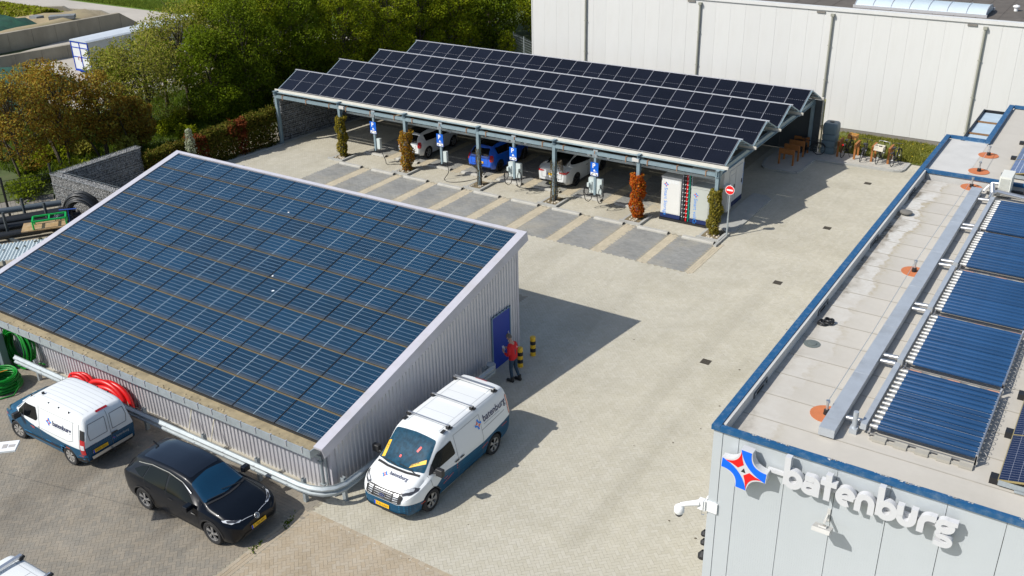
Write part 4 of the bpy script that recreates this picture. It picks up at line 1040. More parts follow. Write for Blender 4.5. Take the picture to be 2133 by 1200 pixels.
# ------------------------------------------------------------------ planters with climbing plants round the posts
def leaf_cloud(pts, size, mats, name, parent=None, flat=0.0, aspect=1.6, mi=None, up=None):
    """a rhombic leaf at each point (numpy n x 3), turned at random with a lean to the sun"""
    n = len(pts); pts = np.asarray(pts)
    a = RNG.normal(size=(n,3)); a /= np.linalg.norm(a,axis=1)[:,None]
    nn = RNG.normal(size=(n,3)) + np.array([-.35,-.5,.95]); nn /= np.linalg.norm(nn,axis=1)[:,None]  # normals lean sunward so that more leaves catch the light
    a -= (nn*a).sum(1)[:,None]*nn; a /= np.linalg.norm(a,axis=1)[:,None]
    b = np.cross(nn, a)
    if flat: a[:,2] *= (1-flat); a /= np.linalg.norm(a,axis=1)[:,None]
    b -= (b*a).sum(1)[:,None]*a; b /= np.linalg.norm(b,axis=1)[:,None]
    s = np.asarray(size)*RNG.uniform(.6,1.35,n) if np.ndim(size) == 0 else size
    s = s[:,None]
    V = np.stack([pts - a*s*aspect/2, pts + b*s/2 + a*s*.1, pts + a*s*aspect/2, pts - b*s/2 + a*s*.1], 1).reshape(-1,3)
    F = np.arange(4*n).reshape(-1,4)
    return fast_mesh(name, V, F, mats, mi)
def leafmat(name, c1, c2, v=.35): return mat(name, c1, 0.55, var=.12, vscale=1.2, isl=v, hue=c2, trans=.42, spec=.06)
L_GREEN = leafmat('ivy_yellow_green', (0.17,0.17,0.018), (0.30,0.22,0.03))
L_ORANGE = leafmat('leaf_orange', (0.46,0.17,0.025), (0.36,0.24,0.03))
L_RED = leafmat('leaf_red', (0.56,0.06,0.012), (0.48,0.17,0.02))
L_OLIVE = leafmat('leaf_olive', (0.34,0.27,0.05), (0.16,0.16,0.03))
L_DRY = leafmat('leaf_dry', (0.14,0.12,0.05), (0.10,0.09,0.04))
M_TWIG = mat('twig_bark', (0.12,0.095,0.065), .9, var=.2, vscale=20)
M_PSOIL = mat('planter_soil', (0.16,0.125,0.07), .95, var=.3, vscale=8, bump=.6, dirt=(0.30,0.26,0.16), dscale=5)
plants = [(1,[(L_GREEN,1900)],2.35,.27,'bushy yellow-green climber round the second post from the gabion wall'),
          (2,[(L_ORANGE,1500),(L_GREEN,500)],2.2,.33,'orange and yellow autumn-coloured climber beside the parked white hatchback'),
          (3,[(L_DRY,160)],2.0,.17,'nearly bare dry climber on the post in front of the blue car'),
          (4,[(L_DRY,220),(L_OLIVE,40)],2.1,.22,'sparse dry climber on the post in front of the white fastback car'),
          (5,[(L_RED,1900),(L_ORANGE,420)],2.2,.30,'fiery red-leaved climber on the post next to the storage cabinet'),
          (6,[(L_OLIVE,1500),(L_GREEN,500)],2.15,.27,'olive and yellow speckled climber on the corner post by the road sign')]
for pi, mats_, h, r, lb in plants:
    x, y = PX[pi], 39.17
    pb_ = thing('planter', f'low concrete-edged planting square around the carport post of the {lb.split(" climber")[0]} climber', 'planter', (x,y,0), 0, 'planting squares at the carport posts')
    w = MB(); w.box(-.55,.55,-.78,-.66,-.02,.11); w.box(.43,.55,-.66,.55,-.02,.11); w.box(-.55,-.43,-.66,.55,-.02,.03); w.build('kerb_edge', M_KERB, pb_)
    w = MB(); w.box(-.43,.43,-.66,.55,-.02,.025)
    for k in range(8): 
        c = (random.uniform(-.3,.3),random.uniform(-.5,-.05),.03); w.lathe([(random.uniform(.04,.09),0),(.05,.05),(0,.07)], 6, c, m=1)
    w.build('soil', [M_PSOIL, mat('pale_rubble',(0.45,0.40,0.31),.9,var=.2)], pb_)
    pl = thing('climbing_plant', lb, 'climbing plant', (x,y-.02,0), 0, 'climbing plants on the carport posts')
    w = MB()
    for k in range(16 if pi in (3,4) else 10):
        a0 = random.uniform(0,2*PI); tw = random.uniform(-3,3); R0 = r*random.uniform(.55,.9)
        w.tube([(R0*math.cos(a0+tw*t)*random.uniform(.8,1.15), R0*math.sin(a0+tw*t)*random.uniform(.8,1.15), .02+h*t) for t in [q/9 for q in range(10)]], [.014*(1-.6*q/9) for q in range(10)], 5)
    if pi == 4:
        for k in range(26):
            a0 = random.uniform(-.6,.9); w.tube([(.1+.1*math.cos(a0),.1*math.sin(a0),h-.1),(.25+random.random()*.12,random.uniform(-.1,.2),h+.05),(.34+random.random()*.15,random.uniform(-.2,.25),h-.25-.5*random.random())], .006, 4)
    w.build('stems', M_TWIG, pl)
    for lm, n in mats_:
        n = int(n*1.7) if n > 300 else n
        z = RNG.beta(1.1,1.0,n)*(h-.05)+.08; th = RNG.uniform(0,2*PI,n)
        bulge = 1 + .22*np.sin(z*5+pi*1.3+th) + .12*np.sin(z*11+th*2)
        rad = r*bulge*RNG.beta(5,1.4,n)*1.1; rad = np.where(z < .35, rad*.75, rad)
        pts = np.stack([rad*np.cos(th), rad*np.sin(th), z], -1)
        o = obj('foliage', leaf_cloud(pts, .062 if n > 400 else .055, [lm], 'foliage'), pl)

# ------------------------------------------------------------------ wheel stops
ws = MB(); ws.prism([(-.14,0),(.14,0),(.13,.06),(.08,.10),(-.08,.10),(-.13,.06)], -.76, .76, 'X'); ws = ws.mesh('wheel_stop', mat('stop_concrete',(0.40,0.39,0.35),.9,var=.18,vscale=4,bump=.3,dirt=(.28,.26,.22),dscale=2))
cap = MB(); cap.prism([(-.06,.02),(.06,.02),(.04,.08),(-.04,.08)], .76, .775, 'X'); cap = cap.mesh('end_plate', M_DARK)
NTH = ['nearest the gabion wall','second from the gabion wall','third from the gabion wall','fourth from the gabion wall','fifth from the gabion wall','fifth from the road sign','fourth from the road sign','third from the road sign','second from the road sign','nearest the road sign']
for i, x in enumerate(STALL_X):
    for yy, nm in ((38.22,'open-air bay'),(40.34,'covered bay')):
        if yy > 40 and x > -20: continue
        o = obj('wheel_stop', ws); o.location = (x+.9, yy, 0); obj('end_plate', cap, o)
        tag(o, f'concrete wheel stop at the head of the {nm} {NTH[i]}', 'wheel stop', 'concrete wheel stops')
# ------------------------------------------------------------------ charging posts
M_SIGNBL = mat('parking_blue', (0.0,0.10,0.52), .35); M_CHG = mat('charger_white', (0.52,0.58,0.56), .45, var=.05)
def charge_post(x, big, lb):
    c = thing('charging_post', lb, 'charging post', (x,39.12,0), 0, 'charging posts hung from the carport beam')
    w = MB(); w.box(-.055,.055,-.055,.055,.80,2.98); w.build('pole', M_GALV, c)
    w = MB(); w.box(-.12,.12,-.08,-.06,2.70,2.86); w.box(-.12,.12,-.02,.02,2.96,3.05)
    for q in (-.07,.0,.07): w.tube([(q,-.09,2.7),(q,-.09,2.9)], .008, 5)
    w.build('clamp', M_ZINC, c)
    s = MB(); s.box(-.27,.27,-.10,-.075,1.62,2.45); sg = s.build('parking_sign', M_SIGNBL, c)
    s = MB(); s.box(-.25,.25,-.104,-.101,1.64,1.83); s.build('arrow_plate', M_WHITEP, sg)
    s = MB(); put_text(s, 'P', .40, (-.14,-.106,2.12), (1,0,0), (0,0,1), offset=.012)
    s.box(-.06,.06,-.106,-.1045,1.90,2.0); s.box(-.03,.03,-.106,-.1045,2.0,2.03); s.box(.06,.15,-.106,-.1045,1.91,1.93); s.build('sign_print', M_WHITEP, sg)
    s = MB()
    for sx in (-1,1):
        s.add([(sx*.20,-.107,1.66),(sx*.20,-.107,1.75),(sx*.11,-.107,1.66)], [(0,1,2) if sx < 0 else (0,2,1)]); s.bar((sx*.04,-.106,1.80),(sx*.17,-.106,1.69),.002,.03)
    s.build('arrow_print', M_BLACK, sg); sg.scale = (.78,1,.80); sg.location = (0,0,.49)
    if big:
        b = MB(); b.box(-.36,.36,.0,.18,.86,1.62); b.box(-.30,-.16,-.05,.0,1.1,1.45)
        for q in (-.355,.345): b.box(q,q+.01,-.005,.185,.86,1.62)
        b.build('charger', M_CHG, c)
        for sx in (-1,1):
            b = MB(); b.lathe([(.075,-.10),(.09,-.02),(.07,.0)], 14, (sx*.27,-.0,1.30), 'Y'); b.obox((sx*.30,-.12,1.30),(.10,.12,.2)); b.build('plug_holder', M_CHG, c, smooth=40)
        b = MB()
        for sx in (-1,1):
            cx_ = sx*.42
            b.tube([(sx*.1,-.03,.86),(sx*.18,-.05,.55),(sx*.30,-.1,.42),(sx*.45,-.14,.5),(sx*.55,-.15,.9),(sx*.48,-.14,1.2),(sx*.34,-.13,1.3)], .02, 7)
            b.tube([(sx*.34,-.13,1.28),(sx*.26,-.12,1.0),(sx*.36,-.13,.75),(sx*.5,-.14,.85),(sx*.5,-.14,1.1)], .02, 7)
        b.build('charging_cable', M_BLACK, c, smooth=40)
        b = MB()
        for sx in (-1,1): b.tube([(sx*.52,.28,2.6),(sx*.42,-.05,1.3)], .005, 4)
        b.build('balancer_wire', M_BLACK, c)
    else:
        b = MB(); b.box(.08,.30,.0,.16,.92,1.5); b.build('charger', M_CHG, c)
        b = MB(); b.tube([(.1,-.05,.92),(.06,-.07,.75),(-.02,-.07,.72),(-.08,-.06,.8),(-.06,-.06,.9)], .022, 6); b.build('charging_cable', M_BLACK, c, smooth=40)
    return c
charge_post(-34.88, 0, 'slim charging post with blue parking sign between the green and orange climbers')
charge_post(-30.32, 0, 'slim charging post with blue parking sign between the white and the blue car')
charge_post(-25.75, 1, 'charging post with white twin charger between the blue car and the white fastback')
charge_post(-21.12, 1, 'charging post with white twin charger before the empty bay next to the red climber')
def cable(pts, r=.018):
    # smooth through points
    P = [Vector(p) for p in pts]; out = []
    for i in range(len(P)-1):
        p0, p1, p2, p3 = P[max(i-1,0)], P[i], P[i+1], P[min(i+2,len(P)-1)]
        for k in range(6):
            t = k/6; out.append(.5*((2*p1)+(-p0+p2)*t+(2*p0-5*p1+4*p2-p3)*t*t+(-p0+3*p1-3*p2+p3)*t**3))
    out.append(P[-1]); w = MB(); w.tube(out, r, 6); return w
tag(cable([(-34.6,39.15,.95),(-34.35,39.2,.35),(-34.3,39.3,.03),(-33.9,39.6,.02),(-33.5,39.9,.02),(-33.3,40.3,.03),(-33.55,41.0,.25),(-33.6,41.1,.55)]).build('loose_cable', M_BLACK, smooth=40), 'black charging cable from the first slim post to the white hatchback', 'cable')
tag(cable([(-30.05,39.15,.95),(-29.95,39.15,.4),(-30.1,38.95,.02),(-29.6,38.75,.02),(-29.0,39.2,.02),(-28.6,40.1,.03),(-28.5,40.7,.3),(-28.45,41.0,.5)]).build('loose_cable', M_BLACK, smooth=40), 'black charging cable looping over the paving to the blue car', 'cable')
tag(cable([(-26.3,40.1,.02),(-25.9,39.9,.02),(-25.3,40.1,.02),(-24.8,40.3,.02),(-24.5,40.7,.05),(-24.5,41,.4)]).build('loose_cable', M_BLACK, smooth=40), 'black cable lying behind the rear bumper of the white fastback', 'cable')

# ------------------------------------------------------------------ battery cabinets
M_CABW = mat('cabinet_white', (0.66,0.66,0.63), .4, var=.03); M_CABG = mat('cabinet_grey', (0.46,0.48,0.44), .45, var=.03); M_NAVY = mat('navy_base', (0.008,0.022,0.10), .4)
M_PRINT = mat('print_blue', (0.0,0.22,0.75), .5)
def mini_star(mb, c, s, ux, uz, mi_b, mi_r, out):
    """flat printed emblem at c"""
    c, ux, uz, out = Vector(c), Vector(ux), Vector(uz), Vector(out)
    for q, m, k in ((BLUES[0],mi_b,.0),(BLUES[1],mi_b,.0),(REDS[0],mi_r,.001),(REDS[1],mi_r,.001)):
        mb.add([c + ux*a*s + uz*b*s + out*k for a,b in q], [tuple(range(len(q)))], m)
skid = MB(); skid.box(-17.95,-15.45,39.66,40.85,.0,.10); tag(skid.build('cabinet_skid', M_BLACK), 'black steel skid under the two battery cabinets', 'skid')
def cabinet(x0, x1, y0, y1, z0, z1, m, text, lb):
    c = thing('battery_cabinet', lb, 'battery cabinet', ((x0+x1)/2, y0, 0.10), 0)
    X = (x1-x0)/2; D = y1-y0
    w = MB(); w.box(-X,X,0,D,.22,z1-.10); w.box(-X-.02,X+.02,-.02,D+.02,z1-.13,z1-.10+.02); w.box(-X+.04,X-.04,-.012,-.0,.26,z1-.17); w.build('casing', m, c)
    w = MB(); w.box(-X-.01,X+.01,-.012,D+.01,.02,.21); w.build('base', M_NAVY, c)
    w = MB(); put_text(w, text, .24, (-X+.16,-.016,z1-.62), (0,0,-1), (1,0,0))
    o = w.build('lettering', M_PRINT, c)
    w = MB(); mini_star(w, (-X+.24,-.016,z1-.46), .12, (1,0,0), (0,0,1), 0, 1, (0,-1,0)); w.build('emblem', [M_PRINT, M_SIGNR], c)
    if m is M_CABW:
        w = MB()
        for k in range(9): w.box(-X+.2+k*.075,-X+.25+k*.075,-.016,-.0,z1-.40,z1-.2)
        w.build('vent_slots', mat('vent_white',(0.72,0.74,0.74),.5), c)
    return c
cabinet(-17.93,-16.95,39.76,40.75,0,2.12,M_CABW,'Smart Storage','taller, pure white cabinet with vent slots, blue upright lettering and navy base')
cabinet(-16.42,-15.52,39.74,40.65,0,1.86,M_CABG,'Smart voltCab','shorter grey-green cabinet beside the corner climber, with blue lettering and navy base')
lad = thing('cable_ladder', 'vertical cable ladder with thick red, black and green cables between the cabinets', 'cable ladder', (-16.68,39.85,.1))
w = MB(); w.box(-.24,-.20,0,.05,0,2.45); w.box(.20,.24,0,.05,0,2.45)
for k in range(12): w.box(-.20,.2,.01,.03,.1+k*.2,.13+k*.2)
w.build('rung_frame', mat('grey_ladder',(0.30,0.32,0.36),.5), lad)
for n_, cx_, wd, col in (('black_cable',-.1,.09,(0.012,0.012,0.014)),('red_cable',.02,.045,(0.65,0.01,0.015)),('green_cable',.13,.03,(0.0,0.30,0.20))):
    w = MB(); w.tube([(cx_,-.02,0),(cx_,-.02,2.4)], wd, 8); w.build(n_, mat(n_,col,.5), lad, smooth=40)
w = MB()
for k in range(11):
    for cx_ in (-.16,-.04,.07): w.box(cx_-.02,cx_+.02,-.125,-.08,.2+k*.2,.222+k*.2)
w.build('cable_ties', M_WHITEP, lad)
ct = thing('storage_container', 'white equipment housing with navy base at the open end of the carport', 'container', (-15.55,42.7,0))
w = MB(); w.box(-1.6,.0,-1.2,1.3,.30,2.15); w.build('body', M_CABW, ct)
w = MB(); w.box(-1.61,.01,-1.21,1.31,.06,.296); w.build('base', M_NAVY, ct)
w = MB(); w.box(.0,.03,-.55,.15,.45,2.0); w.box(.0,.03,.3,1.1,.45,2.0); w.box(.03,.06,-.45,.05,1.5,1.75); w.build('door', M_CABW, ct)
w = MB(); w.box(.0,.25,-1.3,-.75,.25,1.5); w.build('side_box', M_CABW, ct)
w = MB(); w.box(.03,.06,.05,.09,1.0,1.2); w.box(.03,.06,1.0,1.04,1.0,1.2); w.build('handle', M_FRAMEB, ct)
w = MB(); put_text(w, 'Smart Storage', .2, (.034,1.16,1.95), (0,0,-1), (0,1,0)); w.v = [(a,b,c) for a,b,c in w.v]; w.build('lettering', M_PRINT, ct)
# plinth slab of the container and its kerb
k = MB(); k.prism([(-15.3,40.2),(-14.5,39.6),(-14.25,39.8),(-14.2,44.6),(-14.6,45.0),(-15.3,45.0)], -.01, .06, 'Z'); tag(k.build('kerb_slab', M_KERB), kind='structure')
k = MB(); k.box(-14.46,-14.34,37.9,39.5,-.01,.09); tag(k.build('kerb', M_KERB), kind='structure')
# no entry sign
ne = thing('no_entry_sign', 'round red and white no entry sign on a pole before the carport corner', 'road sign', (-14.37,39.2,0))
w = MB(); w.tube([(0,0,0),(0,0,2.52)], .03, 10); w.lathe([(.042,0),(.042,.9)], 10); w.build('pole', M_ZINC, ne, smooth=40)
w = MB(); w.lathe([(.215,-.06),(.215,-.045)], 32, (0,0,2.28), 'Y'); dsc = w.build('disc', M_WHITEP, ne)
w = MB(); w.lathe([(.195,-.065),(.195,-.061)], 32, (0,0,2.28), 'Y'); w.build('red_face', M_SIGNR, dsc)
w = MB(); w.box(-.145,.145,-.069,-.0655,2.243,2.317); w.build('white_bar', M_WHITEP, dsc)

# ------------------------------------------------------------------ bicycle corner
k = MB()
def kerbline(path, z1=.10, wd=.14):
    for i in range(len(path)-1):
        a, b = Vector((*path[i],z1/2)), Vector((*path[i+1],z1/2)); k.bar(a, b, wd, z1)
P1 = [(-16.6,50.5),(-16.35,49.2),(-16.1,48.9),(-14.75,48.85),(-14.45,49.0),(-14.3,49.4),(-14.25,51.5),(-10.1,51.72),(-9.8,51.85),(-9.7,52.2),(-9.68,53.3)]
kerbline(P1); tag(k.build('kerb', M_KERB), kind='structure')
isl_ = MB(); isl_.prism([(-16.6,53.3),(-16.55,50.5),(-16.3,49.2),(-16.05,48.95),(-14.75,48.92),(-14.5,49.05),(-14.36,49.4),(-14.31,51.56),(-10.1,51.79),(-9.85,51.9),(-9.77,52.2),(-9.75,53.4)], -.01, .07, 'Z')
tag(isl_.build('bicycle_island', mat('pale_paving',(0.42,0.40,0.355),.9,var=.12,vscale=1.5)), kind='structure')
C, A = running(-14.2,-9.85,51.85,53.4,'X'); V, F = pavers(C, A, .214,.107,.003); V[:,2] += .085
tag(obj('island_paving', fast_mesh('island_paving', V, F, [mat('island_paver',(0.44,0.42,0.37),.9,var=.1,isl=.08)])), kind='structure')
M_RUST = mat('corten_rack', (0.33,0.125,0.03), .7, var=.15, vscale=5); 
rk = MB(); rk.box(-.05,.05,-.42,-.34,0,.86); rk.box(-.05,.05,.34,.42,0,.86); rk.box(-.055,.055,-.42,.42,.60,.88)
rkm = rk.mesh('bicycle_rack', M_RUST)
for (x,y,rz,lb) in ((-13.33,52.9,0,'between the grey tank and the bicycle with the red lamp'),(-12.42,52.9,0,'beside the black bicycle'),(-11.52,52.95,0,'beside the bicycle with the white crate'),(-10.66,53.0,0,'beside the last bicycle towards the office'),
                    (-15.32,49.9,PI/2,'in the carport shade, nearest of the row'),(-15.32,50.75,PI/2,'in the carport shade, second of the row'),(-15.32,51.6,PI/2,'in the carport shade, third of the row'),(-15.32,52.4,PI/2,'in the carport shade, touching the parked bicycle')):
    o = obj('bicycle_rack', rkm); o.location = (x,y,.07); o.rotation_euler = (0,0,rz); tag(o, f'rust-brown bicycle rack {lb}', 'bicycle rack', 'rust-brown bicycle racks')
M_TYRE = mat('tyre_rubber', (0.018,0.018,0.019), .8, var=.2, vscale=10); M_BIKE = mat('bike_black', (0.02,0.02,0.022), .4, metal=.3)
def bicycle(x, y, rz, lb, crate=None, lean=.06, frame=M_BIKE, white=False, redlamp=False):
    b = thing('bicycle', lb, 'bicycle', (x,y,.07), rz); b.rotation_euler = (lean, 0, rz)
    for s in (-.53,.53):
        w = MB(); w.tube([(s+.33*math.cos(a),0,.34+.33*math.sin(a)) for a in [2*PI*k_/22 for k_ in range(22)]], .02, 6, close=True); wl = w.build('wheel', M_TYRE, b, smooth=True)
        w = MB()
        for k_ in range(10): a = 2*PI*k_/10; w.bar((s,0,.34),(s+.32*math.cos(a),0,.34+.32*math.sin(a)),.004,.004)
        w.lathe([(.03,-.04),(.03,.04)], 8, (s,0,.34), 'Y'); w.build('spokes', M_ALU, wl)
        w = MB(); w.tube([(s+.37*math.cos(a),0,.34+.37*math.sin(a)) for a in [PI*.15+PI*.8*k_/10 for k_ in range(11)]], .022, 5); w.build('mudguard', frame, b)
    w = MB(); bb, st_, hd = (-.08,0,.30), (-.25,0,.80), (.38,0,.82)
    for p,q in ((bb,st_),(bb,hd),(st_,(.37,0,.72)),(bb,(-.53,0,.34)),((-.24,0,.72),(-.53,0,.34)),(hd,(.53,0,.34)),(hd,(.35,0,1.0)),(st_,(-.28,0,.92))): w.tube([p,q], .02, 6)
    w.build('frame', frame, b)
    w = MB(); w.tube([(.18,-.28,1.0),(.30,-.27,1.04),(.36,-.1,1.03),(.36,.1,1.03),(.30,.27,1.04),(.18,.28,1.0)], .016, 6); w.build('handlebar', M_ALU if white else frame, b)
    w = MB(); w.obox((-.30,0,.95),(.26,.16,.06)); w.build('saddle', M_BLACK, b)
    w = MB(); w.box(-.78,-.35,-.07,.07,.74,.76); w.build('carrier', frame, b)
    w = MB(); w.lathe([(.09,-.05),(.09,-.03)], 12, (-.08,0,.30), 'Y'); w.bar((-.08,.08,.3),(.06,.1,.2),.02,.02); w.bar((-.08,-.08,.3),(-.22,-.1,.4),.02,.02); w.tube([(-.1,-.05,.3),(-.2,-.3,.02)], .012, 5); w.build('crank', frame, b)
    if redlamp: w = MB(); w.lathe([(.05,0),(.05,.05)], 10, (-.82,0,.80), 'X'); w.build('tail_lamp', M_SIGNR, b)
    if crate:
        xx, m = crate; w = MB(); w.box(xx-.2,xx+.2,-.24,.24,.80,.82)
        for z in (.83,.91,.99): w.box(xx-.2,xx+.2,-.24,-.22,z,z+.06); w.box(xx-.2,xx+.2,.22,.24,z,z+.06); w.box(xx-.2,xx-.18,-.22,.22,z,z+.06); w.box(xx+.18,xx+.2,-.22,.22,z,z+.06)
        w.build('crate', m, b)
    return b
M_WICK = mat('wicker', (0.48,0.24,0.06), .8, var=.2, vscale=20); M_CRW = mat('pale_crate', (0.66,0.62,0.52), .7, var=.1)
bicycle(-13.0,53.05,PI/2-.1,'dark bicycle with a red rear lamp and a wicker basket', (.62,M_WICK), redlamp=True)
bicycle(-12.05,52.85,PI/2+.05,'black sturdy bicycle next to the one with the wicker basket', None, .09)
bicycle(-11.15,52.9,PI/2-.05,'bicycle with a pale wooden crate and silver handlebar', (-.58,M_CRW), white=True)
bicycle(-10.3,52.9,PI/2-.12,'dark sports bicycle standing last towards the office', None, -.1)
bicycle(-14.85,52.3,.15,'dark bicycle leaning in the shade beside the grey water tank', None, .05)
# water tank
wt = thing('water_tank', 'tall grey-blue plastic rainwater tank with stacked bulging segments', 'water tank', (-13.95,53.05,.07))
def rr_(hw, r, n=5):
    out = []
    for cx_, cy_, a0 in ((hw-r,hw-r,0),(-hw+r,hw-r,90),(-hw+r,-hw+r,180),(hw-r,-hw+r,270)):
        for k_ in range(n+1): a = math.radians(a0+90*k_/n); out.append((cx_+r*math.cos(a), cy_+r*math.sin(a)))
    return out
w = MB(); zs = [(0,.34),(.03,.385),(.2,.40),(.36,.385),(.39,.34),(.42,.385),(.58,.40),(.74,.385),(.77,.34),(.80,.385),(.96,.40),(1.1,.385),(1.13,.34),(1.16,.385),(1.45,.40),(1.66,.385),(1.74,.33)]
vs = []; N_ = 0
for z, h_ in zs: q = rr_(h_, .13); N_ = len(q); vs += [(a,b,z) for a,b in q]
fs = [(i*N_+j, i*N_+(j+1)%N_, (i+1)*N_+(j+1)%N_, (i+1)*N_+j) for i in range(len(zs)-1) for j in range(N_)]; fs.append(tuple((len(zs)-1)*N_+j for j in range(N_)))
w.add(vs, fs); w.build('tank_body', mat('tank_plastic',(0.12,0.175,0.20),.5,var=.05), wt, smooth=35)
w = MB(); w.lathe([(.12,1.745),(.12,1.77),(0,1.775)], 16); w.build('lid', M_BLACK, wt)
w = MB(); w.tube([(-.47,-.2,0),(-.47,-.2,3.0)], .035, 8); w.build('filler_pipe', mat('yellow_pipe',(0.35,0.32,0.12),.5), wt)
# ------------------------------------------------------------------ vehicles
def interp(xs, tab):
    """smooth table lookup: tab = [(x, value)...]"""
    t = sorted(tab); X = np.array([a for a,_ in t]); Y = np.array([b for _,b in t], float)
    h = np.diff(X); d = np.diff(Y)/h; m = np.zeros(len(X)); m[0], m[-1] = d[0], d[-1]
    for i in range(1,len(X)-1):
        m[i] = 0 if d[i-1]*d[i] <= 0 else 2*d[i-1]*d[i]/(d[i-1]+d[i])
    xs = np.asarray(xs, float); k = np.clip(np.searchsorted(X, xs) - 1, 0, len(X)-2); s = np.clip((xs - X[k])/h[k], 0, 1)
    return (2*s**3-3*s**2+1)*Y[k] + (s**3-2*s**2+s)*h[k]*m[k] + (-2*s**3+3*s**2)*Y[k+1] + (s**3-s**2)*h[k]*m[k+1]
def car_body(D):
    xs = np.unique(np.concatenate([np.linspace(D['x0'], D['x1'], 64), np.linspace(D['x1']-.25, D['x1'], 8), np.linspace(D['x0'], D['x0']+.25, 8)]))
    z0, w, belt, roof, wr = (interp(xs, D[k]) for k in ('z0','w','belt','roof','wr'))
    crown = D.get('crown', .03); tum = D.get('tum', .0); R_ = D.get('rr', .10)
    rows = []
    for i in range(len(xs)):
        b = min(belt[i], roof[i]-.03); zr = roof[i]; h = b - z0[i]; W = w[i]; Wr = min(wr[i], W)
        sec = [(0,z0[i]),(W*.80,z0[i]),(W*.93,z0[i]+.03),(W*.975,z0[i]+.12*h/.5),(W*.99,z0[i]+h*.42),(W,z0[i]+h*.70),(W*.992,z0[i]+h*.86),(W*.965,b)]
        rr_2 = min(R_, (zr-b)*.8); Wt = W*.965
        for t in (.25,.5,.75): sec.append((Wt + (Wr-Wt)*t**1.15, b + (zr-rr_2-b)*t))
        sec += [(Wr, zr-rr_2),(Wr-.25*R_, zr-rr_2*.42),(Wr-.62*R_, zr-rr_2*.10),(Wr-1.2*R_, zr),(Wr*.5, zr+crown*.75),(0, zr+crown)]
        rows.append([(xs[i],y,z) for y,z in sec])
    n = len(rows[0]); V = []; idx = []
    for r in rows:
        a = len(V); V += r; rt = [a+j for j in range(n)]; lf = []
        for j in range(n):
            if j in (0, n-1): lf.append(a+j)
            else: lf.append(len(V)); V.append((r[j][0], -r[j][1], r[j][2]))
        idx.append(rt + lf[::-1][1:-1])
    F = []; m = len(idx[0])
    for i in range(len(idx)-1):
        for j in range(m): F.append((idx[i][j], idx[i][(j+1)%m], idx[i+1][(j+1)%m], idx[i+1][j]))
    F.append(tuple(idx[0])); F.append(tuple(idx[-1][::-1]))
    mb = MB(); mb.v = V; mb.f = F; mb.m = [0]*len(F)
    return mb.mesh('body', [D['paint'], M_DARK], merge=False)
def cut_arches(me, D):
    """wheel arches: boolean with one drum per axle end"""
    o = bpy.data.objects.new('cutbody', me); COL.objects.link(o)
    dr = MB()
    for ax in D['axles']:
        for s in (-1,1): dr.lathe([(D['ra'],-.16),(D['ra'],.16)], 36, (ax, s*(D['hw']-.10), D['rw']+.01), 'Y')
    dm = dr.mesh('drum', [M_DARK]); c = bpy.data.objects.new('drum', dm); COL.objects.link(c)
    md = o.modifiers.new('b', 'BOOLEAN'); md.operation = 'DIFFERENCE'; md.object = c; md.solver = 'EXACT'; md.material_mode = 'TRANSFER'
    dg = bpy.context.evaluated_depsgraph_get(); r = bpy.data.meshes.new_from_object(o.evaluated_get(dg))
    bpy.data.objects.remove(o); bpy.data.objects.remove(c)
    r.name = 'body'; smooth_angle(r, 32)
    return r
def bvh_of(me):
    bm = bmesh.new(); bm.from_mesh(me); b = BVHTree.FromBMesh(bm); bm.free(); return b
DIRS = {'+y': (1,-1), '-y': (1,1), '+z': (2,-1), '+x': (0,-1), '-x': (0,1)}
def drape(bvh, verts2, side, off, lim=None):
    """2-D points on the body seen from a side: +y/-y take (x,z), +z takes (x,y), +x/-x take (y,z)"""
    out = []
    for a, b in verts2:
        if side in ('+y','-y'): o = Vector((a, 5 if side == '+y' else -5, b)); d = Vector((0, -1 if side == '+y' else 1, 0))
        elif side == '+z': o = Vector((a, b, 6)); d = Vector((0,0,-1))
        else: o = Vector((6 if side == '+x' else -6, a, b)); d = Vector((-1 if side == '+x' else 1, 0, 0))
        h, nrm, _, _ = bvh.ray_cast(o, d)
        if h is None: out.append(None)
        else: out.append(h + (nrm if nrm.dot(d) < 0 else -nrm)*off*.35 - d*off)
    return out
def patch(bvh, poly, side, off=.006, step=.07, thick=0):
    """polygon draped on the body; returns MB pieces (verts, faces)"""
    bm = bmesh.new()
    vs = [bm.verts.new((a,b,0)) for a,b in poly]; bm.faces.new(vs)
    lo = [min(p[i] for p in poly) for i in (0,1)]; hi = [max(p[i] for p in poly) for i in (0,1)]
    for i in (0,1):
        n = int((hi[i]-lo[i])/step)
        for k in range(1, n+1):
            co = [0,0,0]; no = [0,0,0]; co[i] = lo[i] + (hi[i]-lo[i])*k/(n+1); no[i] = 1
            bmesh.ops.bisect_plane(bm, geom=bm.verts[:]+bm.edges[:]+bm.faces[:], plane_co=co, plane_no=no)
    bm.verts.index_update()
    P = [(v.co.x, v.co.y) for v in bm.verts]; F = [tuple(v.index for v in f.verts) for f in bm.faces]; bm.free()
    Q = drape(bvh, P, side, off)
    keep = [f for f in F if all(Q[i] is not None for i in f)]
    Q = [q if q is not None else Vector((0,0,0)) for q in Q]
    used = sorted({i for f in keep for i in f}); mp = {i:k for k,i in enumerate(used)}
    return [Q[i] for i in used], [tuple(mp[i] for i in f) for f in keep]
def padd(mb, bvh, poly, side, off=.006, step=.07, m=0):
    v, f = patch(bvh, poly, side, off, step)
    if side in ('+y','+x'): pass
    return mb.add(v, f, m)
def ribbon(path, w):
    Lf, Rt = stroke_poly(path, w); return [(p.x,p.y) for p in Lf] + [(p.x,p.y) for p in reversed(Rt)]
